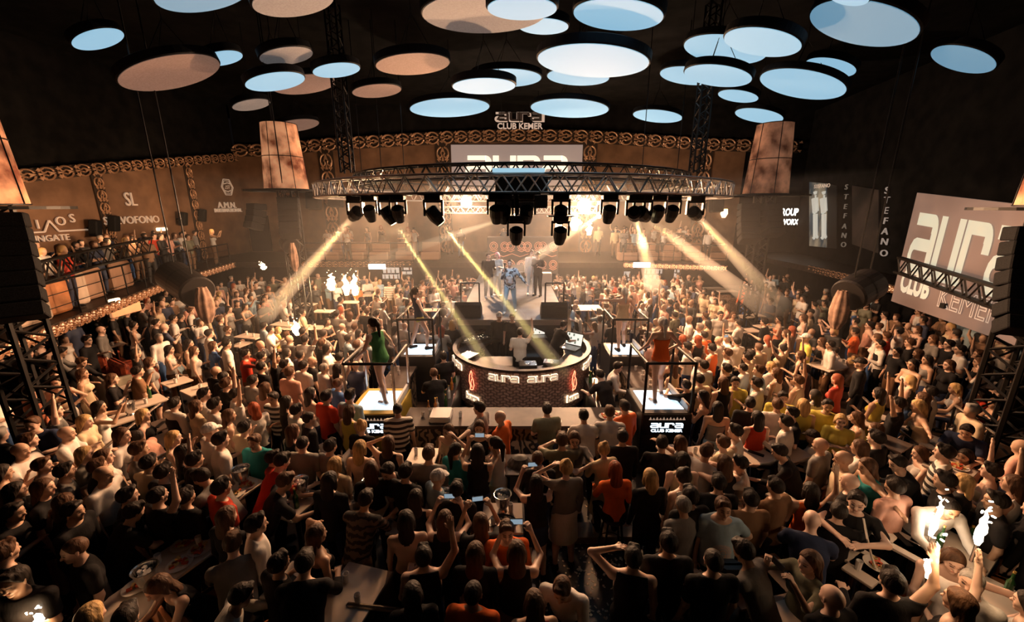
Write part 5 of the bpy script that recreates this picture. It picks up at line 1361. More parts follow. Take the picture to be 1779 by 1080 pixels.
# ---------------------------------------------------------------- under the back gallery: bars with lit shelves and signs
def lit_bar(px0, px1, py0, py1, Y, lab, n=9):
    a, b = aty(px0, py1, Y), aty(px1, py0, Y); w = b.x - a.x; hgt = b.z - a.z
    root = empty('back_bar_shelf', ((a.x + b.x) / 2, Y, a.z))
    MB().box((0, .12, hgt / 2), (w, .05, hgt)).obj('glowing_back', mat('bar_back_glow', (.6, .55, .5), .6, 0, .42, (1, .86, .74)), root)
    for q in (.05, .5): MB().box((0, 0, hgt * q), (w, .3, .04)).obj('shelf_board', DARKW, root)
    MB().box((0, .1, -a.z / 2), (w, .35, a.z - .02)).obj('base_cabinet', DARKW, root)
    tag(root, lab, 'bar shelf')
    for i in range(n):
        o = tube_bottle().obj('bottle', [BOTG, BOTC, BOTA][i % 3], None, (root.location.x - w / 2 + w * (i + .5) / n, Y - .02, a.z + hgt * (.07 if i % 2 else .52)))
        tag(o, 'bottle on the ' + ' '.join(lab.split()[:10]), 'bottle', 'bottles on the ' + lab)
lit_bar(664, 692, 464, 486, 22.6, 'lit shelf below the balcony behind the checked shirt', 8)
lit_bar(1120, 1152, 466, 486, 22.4, 'lit shelf below the balcony under the long white sign', 8)
lit_bar(1172, 1184, 464, 484, 22.3, 'narrow lit fridge below the balcony beside the lit shelf', 3)
lit_bar(1084, 1096, 472, 492, 22.3, 'small bright cooler below the balcony beyond the pointing dancer', 3)
lit_bar(698, 714, 462, 478, 22.7, 'narrow lit cabinet below the balcony beside the checked shirt', 3)
for px, py, wpx, lab in ((655, 463, 29, 'blank white lit sign hanging below the balcony behind the checked shirt'), (1115, 460, 29, 'blank white lit sign hanging on the balcony edge under the steep beam')):
    a = aty(px, py, 21.2); o = MB().bbox((0, 0, 0), (wpx / F_ * 21.5, .12, .26), .02).obj('lit_sign', SIGNW, None, a); tag(o, lab, 'sign')
a = atz(199, 523, 2.0); a = aty(199, 523, 12.5); o = MB().bbox((0, 0, 0), (.12, .32, .16), .02).obj('lit_sign', SIGNWARM, None, (a.x, a.y, a.z)); tag(o, 'warm white lit sign under the long scrollwork balcony edge', 'sign')
o = MB().bbox((0, 0, 0), (.12, 1.1, .34), .02).obj('lit_wall_cabinet', mat('orange_glow', (1, .5, .25), .5, 0, .35, (1, .42, .18)), None, aty(218, 537, 13.6)); tag(o, 'orange glowing shelf below the side balcony edge', 'shelf')
for px, py, Y in ((150, 560, 10.5), (140, 570, 10.2), (175, 545, 11.5)):
    pass
# furniture on the galleries
def booth_seat(x, y, z, rz, w, m, lab, grp, name='bench_seat', back=.95):
    root = empty(name, (x, y, z), rz)
    MB().bbox((0, 0, .22), (w, .6, .44), .05).obj('seat', m, root)
    MB().bbox((0, .28, back / 2), (w, .16, back), .06).obj('backrest', m, root)
    tag(root, lab, 'bench', grp); return root
TANL = mat('tan_bench', (.42, .25, .17), .6); CREML = mat('cream_bench', (.60, .46, .36), .6)
for i, px in enumerate((575, 618, 660, 705, 748)):
    p = aty(px, 440, 23.0); booth_seat(p.x, 23.0, GW, 0, 1.05, TANL, 'tan gallery bench behind the balcony rail on the orange flame side', 'tan gallery benches, orange flame side')
for i, px in enumerate((1090, 1125, 1165, 1205, 1245)):
    p = aty(px, 440, 22.6); booth_seat(p.x, 22.6, GW, 0, 1.05, TANL, 'tan gallery bench behind the balcony rail under the ring end', 'tan gallery benches, ring end')
for i, (px, py) in enumerate(((92, 543), (128, 528), (160, 515), (188, 503), (238, 486))):
    p = atz(px, py, GW + .3); booth_seat(p.x - .9, p.y, GW, R(-75), 1.1, [CREML, ORLEATH, CREML, TANL, TANL][i], ['cream gallery bench nearest the edge tower, behind the side balcony rail', 'orange gallery bench second from the edge tower on the side balcony', 'cream slatted gallery bench between orange and tan ones on the side balcony', 'tan gallery bench above the warm lit sign', 'tan gallery bench beside the big hanging drum'][i], 'side gallery benches')

# ---------------------------------------------------------------- flames
FLM = mat('flame_glow', (1, .8, .5), .5, 0, 22, (1.0, .70, .38))
FLMW = mat('firework_glow', (1, .95, .85), .5, 0, 12, (1.0, .84, .62))
def flame(p, h, r, lab, seed=1, m=None, light=0, stick=None):
    rnd = random.Random(seed); mb = MB(); n = 9; rings = []
    for k in range(9):
        q = k / 8; rr = r * (math.sin(min(1, q * 1.6 + .25) * math.pi * .5) * (1 - q) ** .8 * 1.5 + .004) * (.75 + rnd.random() * .5)
        cx, cy = (rnd.random() - .5) * r * .7 * q * 2, (rnd.random() - .5) * r * .5
        rings.append([(cx + rr * math.cos(2 * math.pi * i / n) * (.8 + rnd.random() * .4), cy + rr * math.sin(2 * math.pi * i / n), q * h) for i in range(n)])
    for rg in rings: mb.v += rg
    for k in range(8):
        for i in range(n): j = (i + 1) % n; mb.f.append((k * n + i, k * n + j, (k + 1) * n + j, (k + 1) * n + i))
    for i in range(10):
        a = Vector(((rnd.random() - .5) * r * 3, (rnd.random() - .5) * r * 2, h * (.3 + rnd.random() * .9))); mb.box(a, (.012, .012, .03), Matrix.Rotation(rnd.random() * 2, 3, 'X'))
    o = mb.obj('flame', m or FLM, None, p, smooth=False)
    if stick: MB().tube((0, 0, -stick), (0, 0, .01), .014, n=6).obj('fountain_tube', STEEL, o)
    tag(o, lab, 'flame')
    if light:
        d = bpy.data.lights.new('flame_light', 'POINT'); d.energy = light; d.color = (1, .6, .3); d.shadow_soft_size = .12
        l = bpy.data.objects.new('flame_light', d); l.location = Vector(p) + Vector((0, -.1, h * .6)); col.objects.link(l)
    return o
flame(atz(1697, 945, 2.05), .42, .032, 'tall firework fountain held up by the woman with long brown hair', 3, FLMW, 14, .2)
flame(atz(1611, 1003, 1.75), .42, .034, 'firework fountain held before the woman in the white dress', 4, FLMW, 8, .2)
flame(atz(1617, 930, 1.25), .55, .034, 'firework fountain burning on the table before the man in the white shirt', 5, FLMW, 6, .15)
flame(atz(70, 1078, 1.2), .22, .05, 'white fire at the bottom edge beside the man looking at his arms', 6, FLMW, 9)
flame(aty(577, 504, 17.2), .75, .17, 'single tall flame on the crowd floor near the lit lantern tower', 7, None, 120)
flame(aty(603, 512, 17.2), .9, .15, 'flame of the bright pair, nearer to the single tall flame', 8, None, 120)
flame(aty(618, 512, 17.2), .95, .15, 'flame of the bright pair, nearer to the checked shirt', 9, None, 60)
flame(aty(970, 398, 23.6), .95, .16, 'gallery flame beside the lowest round lamp', 10, None, 120)
flame(aty(998, 400, 23.6), 1.1, .28, 'widest gallery flame behind the balcony rail', 11, None, 120)
flame(aty(1023, 408, 23.4), .75, .16, 'small gallery flame below the brighter blinder', 12, None, 50)
flame(aty(458, 468, 17.5), .3, .10, 'small table flame low on the lit lantern tower', 13, None, 25)
flame(aty(516, 582, 13.4) , .55, .12, 'yellow-lit flame over the tables under the slanted beam', 14, FLM, 60)
# ---------------------------------------------------------------- tables, sofas, rails on the floor
TABS = [  # px, py (centre of top), z, width, depth, rot deg, items, place phrase
 (873, 898, 1.05, .56, .56, 0, 'bucket tray glass glass', 'before the big brown-haired woman, with an ice bucket and tray'),
 (768, 896, 1.05, .56, .56, 0, 'bucket glass', 'behind the two phones, with an ice bucket'),
 (512, 872, 1.05, .52, .60, -18, 'bucket bottle glass menu', 'beside the red shirts, with bucket shadow'),
 (733, 795, 1.05, .50, .60, -3, 'glass glass', 'below the striped shirt at the zebra bar'),
 (810, 790, 1.05, .55, .50, 0, 'menu menu plate glass', 'among the women in front of the zebra bar'),
 (903, 806, 1.05, .56, .56, 0, 'menu', 'with a dark cloth bag, beside the orange shirt at the bar'),
 (621, 791, 1.05, .52, .58, -8, '', 'empty, in front of the long blonde hair'),
 (556, 784, 1.05, .3, .5, -14, 'glass', 'small, beside the man with headphones'),
 (394, 733, 1.05, .56, .60, -24, 'glass', 'beside the folded arms of the man in the white tee'),
 (298, 757, 1.05, .56, .56, -28, '', 'behind the strap-top person among the seated groups'),
 (275, 738, 1.05, .5, .5, -28, 'menu', 'dark-topped, beside the blonde in black'),
 (212, 725, 1.05, .56, .60, -34, 'bucket', 'beside the white-top woman with the handbag, with a pale bucket'),
 (257, 696, 1.05, .56, .56, -32, 'bottle glass', 'before the brown-shirted figure, with a bottle'),
 (345, 675, 1.0, .56, .56, -30, 'glass', 'between seated people near the light blue shirt'),
 (307, 662, 1.05, .5, .5, -30, 'glass glass', 'beside the amber drinks of the seated group'),
 (225, 672, 1.0, .5, .56, -32, 'menu', 'under the pale cushions of the side terrace'),
 (198, 598, 1.0, .5, .5, -30, 'plate glass', 'near the tall coat by the side balcony'),
 (130, 633, 1.0, .5, .5, -30, 'plate', 'before the leaning dark figure on the side terrace'),
 (278, 826, 1.05, .6, .6, -26, 'bucket glass glass plate', 'crowded with glasses beside the leaning pink-grey shirt'),
 (408, 850, 1.05, .5, .62, -20, 'bucket plate plate glass', 'loaded with plates below the teal shirt'),
 (640, 872, 1.05, .62, .62, -6, 'bucket glass glass glass bottle plate glass', 'crowded with glittering glasses before the leaning black tee'),
 (697, 908, 1.0, .3, .4, -6, 'menu', 'small, under the leaning black tee'),
 (315, 965, 1.05, .6, .7, -24, 'plate plate plate glass glass', 'covered with red snacks and plates'),
 (236, 1040, 1.0, .62, .62, -20, 'plate glass glass bucket', 'with a round plate under a glowing phone'),
 (612, 1030, 1.0, .60, .72, -14, 'glass glass', 'beside the patched jacket, with wine glasses'),
 (505, 1010, 1.0, .4, .5, -14, 'menu', 'partly hidden behind the patched jacket'),
 (893, 1050, 1.0, .5, .5, 0, 'bucket', 'with a dark bowl between the orange shirts and the brown-haired pair'),
 (1196, 912, 1.05, .62, .56, 6, 'bucket bucket glass glass bottle', 'with two buckets beside the big man in light blue'),
 (1168, 788, 1.05, .34, .56, 8, '', 'narrow, between the black jackets near the word-sign platform'),
 (1226, 792, 1.05, .56, .62, 10, 'glass glass plate', 'with red snacks before the cream tee'),
 (1314, 790, 1.05, .56, .62, 18, 'menu', 'bare, beside the leaning dark waistcoat'),
 (1366, 780, 1.05, .52, .60, 20, 'glass', 'under the arms of the person in the pale cap'),
 (1287, 872, 1.05, .5, .62, 12, 'glass', 'behind the big man in light blue, with a tall glass'),
 (1376, 875, 1.05, .3, .6, 22, '', 'narrow, beside the raised arm in orange'),
 (1500, 848, 1.05, .56, .66, 24, 'menu', 'with a dark folded menu beside the bald man'),
 (1533, 838, 1.05, .4, .5, 24, 'menu', 'under the elbow of the young man in black'),
 (1484, 778, 1.05, .56, .5, 26, '', 'lit, below the yellow dancer on the crowd floor'),
 (1546, 767, 1.05, .52, .5, 28, '', 'dark glossy, before the brown-haired girl'),
 (1500, 727, 1.05, .5, .44, 28, '', 'pale, at the foot of the glowing yellow top'),
 (1549, 730, 1.05, .3, .6, 30, '', 'long narrow, against the diagonal rail'),
 (1647, 776, 1.05, .60, .60, 30, 'menu menu', 'with folded papers before the kneeling navy figure'),
 (1650, 812, 1.05, .54, .54, 30, 'plate plate', 'with pastries beside the seated woman in black'),
 (1572, 940, 1.05, .34, .66, 30, 'menu', 'narrow, before the firework and white shirt'),
 (1590, 958, 1.05, .34, .4, 30, '', 'tiny, beside the firework on the floor'),
 (1657, 950, 1.05, .66, .66, 30, 'bottle bottle glass', 'with bottles behind the woman in the white dress'),
 (1486, 968, 1.05, .3, .6, 28, '', 'crossed by a white streamer'),
 (1508, 985, 1.05, .56, .3, 28, 'glass plate', 'strip-like, with glasses beside the streamer'),
 (1724, 1034, 1.05, .62, .70, 34, 'menu bottle', 'large, with a black folder near the edge tower'),
 (1300, 1010, .95, .66, .56, 12, 'menu', 'glass-topped, framed in black, with a dark bag'),
 (1345, 995, .95, .5, .5, 12, '', 'glass-topped, second pane beyond the dark bag'),
 (1535, 1062, 1.0, .3, .3, 20, 'glass', 'tiny, with a small box at the bottom edge'),
 (1375, 1075, 1.0, .5, .4, 15, '', 'orange-lit at the bottom edge'),
 (495, 562, 1.05, .9, .5, -12, 'glass glass', 'yellow-lit under the slanted beam'),
 (435, 583, 1.05, .9, .5, -14, 'glass glass', 'yellow-lit, beside the glowing beam spot'),
 (414, 597, 1.05, .6, .5, -14, 'glass', 'dim, next to the yellow-lit ones'),
 (503, 568, 1.0, .9, .5, -5, 'plate', 'lit, before the small yellow flame'),
 (545, 568, 1.0, .9, .5, -5, 'glass', 'lit, beyond the small yellow flame'),
 (562, 540, 1.05, .8, .5, -4, 'glass', 'with a white box behind the printed tee'),
 (610, 524, 1.05, .8, .5, -4, '', 'under the pair of bright flames'),
 (532, 528, 1.05, .8, .5, -4, '', 'beside the red chair near the flames'),
 (744, 538, 1.05, .9, .5, 0, 'glass glass', 'behind the raised arms of the rear dancer'),
 (1020, 534, 1.05, 1.2, 1.0, 0, '', 'white, beside the waiter near the stage corner'),
 (1163, 571, 1.05, 1.7, .6, 4, 'glass glass glass plate', 'long lit, with many glasses behind the orange leotard'),
 (1100, 568, 1.05, .8, .5, 0, 'glass', 'lit, behind the rear pointing dancer'),
 (1259, 572, 1.05, 1.3, .6, 6, 'glass glass', 'lit, before the man in the bright white shirt'),
 (1300, 573, 1.05, .7, .5, 6, '', 'lit, next to the man in the bright white shirt'),
 (1216, 547, 1.05, .7, .5, 4, '', 'small lit, two rows behind the red heads'),
 (1296, 549, 1.05, .6, .5, 6, '', 'small lit, before the red top under the patterned bench'),
 (1312, 547, 1.05, .6, .5, 8, '', 'small lit, nearer the tower under the dimmer lantern'),
 (1335, 566, 1.05, .9, .5, 14, 'plate', 'with a reddish dish under the faint beam'),
 (1448, 632, 1.05, 1.3, .6, 22, 'glass glass glass', 'long, full of glasses before the white waistcoat man'),
 (1668, 636, 1.05, 1.3, .6, 24, 'glass glass glass bottle', 'long, before the white printed tee by the big screen'),
 (1723, 668, 1.05, .7, .5, 26, 'bottle', 'small, near the thin pole by the big screen'),
 (640, 512, 1.05, .8, .5, 0, '', 'behind the flames under the balcony'),
 (1240, 500, 1.05, 1.0, .5, 8, '', 'slanted, under the balcony end near the patterned bench'),
 (1262, 505, 1.05, 1.0, .5, 8, '', 'second slanted one under the balcony end'),
]
TAB_POS = []
LEGM = mat('table_leg_black', (.02, .018, .018), .4, .4)
DTAB = mat('dark_table_top', (.10, .075, .065), .25)
def table(px, py, z, w, d, rot, items, phrase):
    p = atz(px, py, z)
    if p.y > 22.5: p = aty(px, py, 21.5)
    lod_far = p.y > 9.5
    root = empty('square_table', (p.x, p.y, 0), R(rot))
    m = DTAB if ('dark' in phrase.split(',')[0]) else (mat('glass_table_top', (.42, .27, .2), .12) if 'glass-topped' in phrase else WHITE)
    MB().bbox((0, 0, z - .0175), (w, d, .035), .008).obj('table_top', m, root)
    MB().tube((0, 0, .02), (0, 0, z - .03), .035, n=8).obj('pedestal', LEGM, root)
    MB().bbox((0, 0, .012), (w * .75, d * .75, .024), .01).obj('foot_plate', LEGM, root)
    tag(root, 'square table ' + phrase, 'table')
    TAB_POS.append((p.x, p.y, w, d, R(rot), px, py, phrase))
    rnd = random.Random(px * 7 + py)
    its = items.split(); n = len(its)
    spots_ = [(-.25, .15), (.22, -.12), (.2, .22), (-.22, -.24), (.02, .28), (0, -.02), (-.3, -.02)]
    if n == 1: spots_ = [(.05, .05)]
    for i, k in enumerate(its):
        fx, fy = spots_[i % len(spots_)]
        if k == 'bucket': fx, fy = (0, .22)
        if k == 'tray': fx, fy = (.0, -.18)
        x, y = fx * w, fy * d; c, s = math.cos(R(rot)), math.sin(R(rot))
        item(k, (p.x + x * c - y * s, p.y + x * s + y * c, z + .001), 'on the table ' + ' '.join(phrase.split(',')[0].split()[:9]), rnd)
for t_ in TABS: table(*t_)
bg = MB().lathe((0, 0, 0), [(.02, .16), (.12, .13), (.19, .04), (.2, 0)], 14).xf(Matrix.Diagonal((1.1, .8, 1, 1))).obj('cloth_bag', noise_mat('bag_grey_cloth', (.05, .048, .045), (.2, .19, .18), 6, .8), None, atz(903, 806, 1.052)); tag(bg, 'dark grey cloth bag lying on a table beside the orange shirt', 'bag')
bg = MB().bbox((0, 0, .16), (.42, .24, .32), .09).obj('leather_bag', mat('black_leather', (.015, .013, .013), .35), None, atz(1262, 1018, .9)); tag(bg, 'black glossy bag at the end of the glass-topped tables', 'bag')

# sofas and seats
REDP = noise_mat('red_patterned_fabric', (.14, .02, .01), (.50, .10, .04), 9, .8, detail=3)
STUD = wave_mat('studded_tan_upholstery', (.20, .11, .07), (.62, .42, .30), 5, 6, 'X', .5, .3, .7, dscale=4)
SOFAS = []
def sofa(px, py, z, rz, w, m, lab, back=.95, dep=.75):
    p = atz(px, py, z); p = Vector((p.x, p.y, 0)); SOFAS.append((p.x, p.y, w, dep, R(rz)))
    root = empty('sofa', p, R(rz))
    MB().bbox((0, 0, .22), (w, dep, .44), .08).obj('seat', m, root)
    MB().bbox((0, -dep / 2 + .02, back / 2), (w, .2, back), .08).obj('backrest', m, root)
    for s in (-1, 1): MB().bbox((s * (w / 2 + .06), 0, .33), (.14, dep, .66), .06).obj('armrest', m, root)
    tag(root, lab, 'sofa'); return root
sofa(28, 872, .95, -50, .8, ORLEATH, 'orange leather sofa back at the edge beneath the pink-shirted woman')
sofa(372, 1040, .95, -32, .9, ORLEATH, 'large orange leather sofa back at the bottom beside the two white shirts', 1.1)
sofa(96, 950, .55, -40, .6, ORLEATH, 'low orange leather seat corner with a small ball near the black polo')
sofa(1766, 905, .95, 55, 1.0, ORLEATH, 'orange leather sofa back beside the man in the leather jacket', 1.1)
sofa(1745, 980, .55, 50, .9, ORLEATH, 'orange leather seat in front of the leather jacket man')
sofa(1460, 1060, .95, 30, .8, ORLEATH, 'orange leather sofa back beside the bald man at the bottom edge')
sofa(1590, 1075, .7, 25, 1.0, ORLEATH, 'orange leather sofa under the woman in the white dress')
sofa(195, 618, .7, -30, 1.3, REDP, 'red patterned sofa near the tall coat on the side terrace')
sofa(235, 634, .7, -30, 1.1, REDP, 'dark red sofa beside the red patterned one')
sofa(1222, 516, .8, 12, 2.6, STUD, 'tan quilted bench under the end of the back balcony')
sofa(1085, 502, .8, 0, 2.6, STUD, 'tan quilted bench in front of the lit coolers')
sofa(1265, 520, .8, 10, 1.8, STUD, 'tan studded bench beside the open window lights')
sofa(540, 486, .7, 0, 3.0, TANL, 'long tan bench behind the single tall flame')
sofa(214, 668, .6, -34, 1.0, mat('pale_cushion', (.42, .38, .30), .7), 'pale cushioned bench on the side terrace')
sofa(1715, 745, .5, 40, 1.6, mat('dark_lounge_block', (.07, .045, .035), .4), 'dark lounge block below the diagonal rail near the edge tower', .5, 1.1)
sofa(80, 725, .5, -42, 1.5, mat('dark_lounge_block', (.07, .045, .035), .4), 'dark lounge block behind the diagonal rail near the peach shirt', .5, 1.1)
# bar stool of the woman in orange
p = atz(1066, 890, .82)
stl = empty('bar_stool', (p.x, p.y, 0))
MB().lathe((0, 0, .72), [(.16, 0), (.19, .03), (.18, .06), (.0, .07)], 18).obj('seat', mat('stool_black', (.02, .018, .018), .4), stl)
for a in (45, 135, 225, 315): MB().tube((.13 * math.cos(R(a)), .13 * math.sin(R(a)), .72), (.24 * math.cos(R(a)), .24 * math.sin(R(a)), 0), .016, n=6).obj('leg', LEGM, stl)
MB().path([(.2 * math.cos(R(a)), .2 * math.sin(R(a)), .28) for a in range(0, 360, 30)], .01, 5, True).obj('foot_ring', LEGM, stl)
tag(stl, 'tall black bar stool under the red-haired woman in orange', 'bar stool')
STOOL = Vector((p.x, p.y, 0))
# rails between the terraces
def floor_rail(pa, pb, z, lab, posts=3):
    a, b = atz(*pa, z), atz(*pb, z); root = empty('handrail_barrier', (a.x, a.y, 0))
    b2 = b - Vector((a.x, a.y, 0)); a2 = Vector((0, 0, z))
    MB().tube(a2, b2, .028, n=8).obj('handrail', mat('polished_rail', (.55, .45, .38), .25, .9), root)
    for i in range(posts):
        q = a2.lerp(b2, i / (posts - 1)); MB().tube((q.x, q.y, 0), q, .022, n=6).obj('post', BLACK, root)
    MB().tube(a2 - Vector((0, 0, .5)), b2 - Vector((0, 0, .5)), .014, n=6).obj('lower_rail', BLACK, root)
    tag(root, lab, 'railing')
floor_rail((85, 732), (165, 680), 1.0, 'shiny handrail beside the peach shirt on the side terrace')
floor_rail((172, 785), (236, 733), 1.0, 'shiny handrail behind the woman with the handbag')
floor_rail((236, 733), (292, 690), 1.0, 'dark handrail running up past the bottle table')
floor_rail((1543, 732), (1617, 788), 1.0, 'shiny handrail ending at the striped top')
floor_rail((1500, 690), (1543, 732), 1.0, 'dark handrail by the glowing yellow top')
floor_rail((1660, 704), (1732, 756), 1.0, 'shiny handrail by the seated woman in red near the edge tower')
floor_rail((1322, 585), (1395, 640), 1.0, 'dark handrail stepping down through the crowd')
floor_rail((1375, 555), (1425, 580), 1.0, 'dark handrail below the man in the white tee seen from behind')
floor_rail((604, 1050), (722, 1064), 1.0, 'black handrail at the bottom edge by the patched jacket')
floor_rail((1222, 1002), (1265, 1042), 1.0, 'black frame rail beside the glossy bag')
floor_rail((270, 590), (300, 565), 1.0, 'short dark handrail by the waiters in white')
# step edge, floor litter
se = MB()
a, b = atz(922, 946, .0), atz(1110, 940, 0)
se.poly([(a.x, a.y, 0), (b.x + 1.2, b.y, 0), (b.x + 1.2, b.y + .32, 0), (a.x, a.y + .32, 0)], (0, 0, .12))
o = se.obj('floor_step', noise_mat('step_pale_stone', (.16, .11, .085), (.27, .20, .15), 5, .5)); o['kind'] = 'structure'
lt = MB(); rnd = random.Random(11)
for i in range(900):
    if i < 420: p = atz(rnd.uniform(930, 1120), rnd.uniform(850, 1075), .006)
    elif i < 640: p = atz(rnd.uniform(1180, 1480), rnd.uniform(900, 1075), .006)
    else: p = atz(rnd.uniform(30, 300), rnd.uniform(930, 1075), .006)
    lt.box(p, (.02 + .03 * rnd.random(), .012 + .02 * rnd.random(), .004), Matrix.Rotation(rnd.random() * 6, 3, 'Z'))
o = lt.obj('paper_confetti', mat('confetti_pale', (.75, .62, .48), .5)); tag(o, 'pale confetti and paper scraps scattered on the dark floor', 'confetti', kind='stuff')
sm = MB(); pts = [atz(x, y, z) for x, y, z in ((1500, 900, 1.6), (1507, 935, 1.45), (1514, 965, 1.2), (1521, 985, 1.1), (1530, 1005, .9))]
sm.path(pts, .012, 5); o = sm.obj('paper_streamer', mat('streamer_white', (.75, .66, .56), .7)); tag(o, 'long white paper streamer falling beside the strip-like table', 'streamer')
tp = MB().tube((0, 0, 0), (0, 0, 4.4), .02, n=6).obj('thin_pole', STEEL, None, atz(1770, 620, 0) + Vector((0, 0, 0))); tp.location = (11.2, 8.2, 0); tag(tp, 'thin steel pole near the lower corner of the big screen', 'pole')
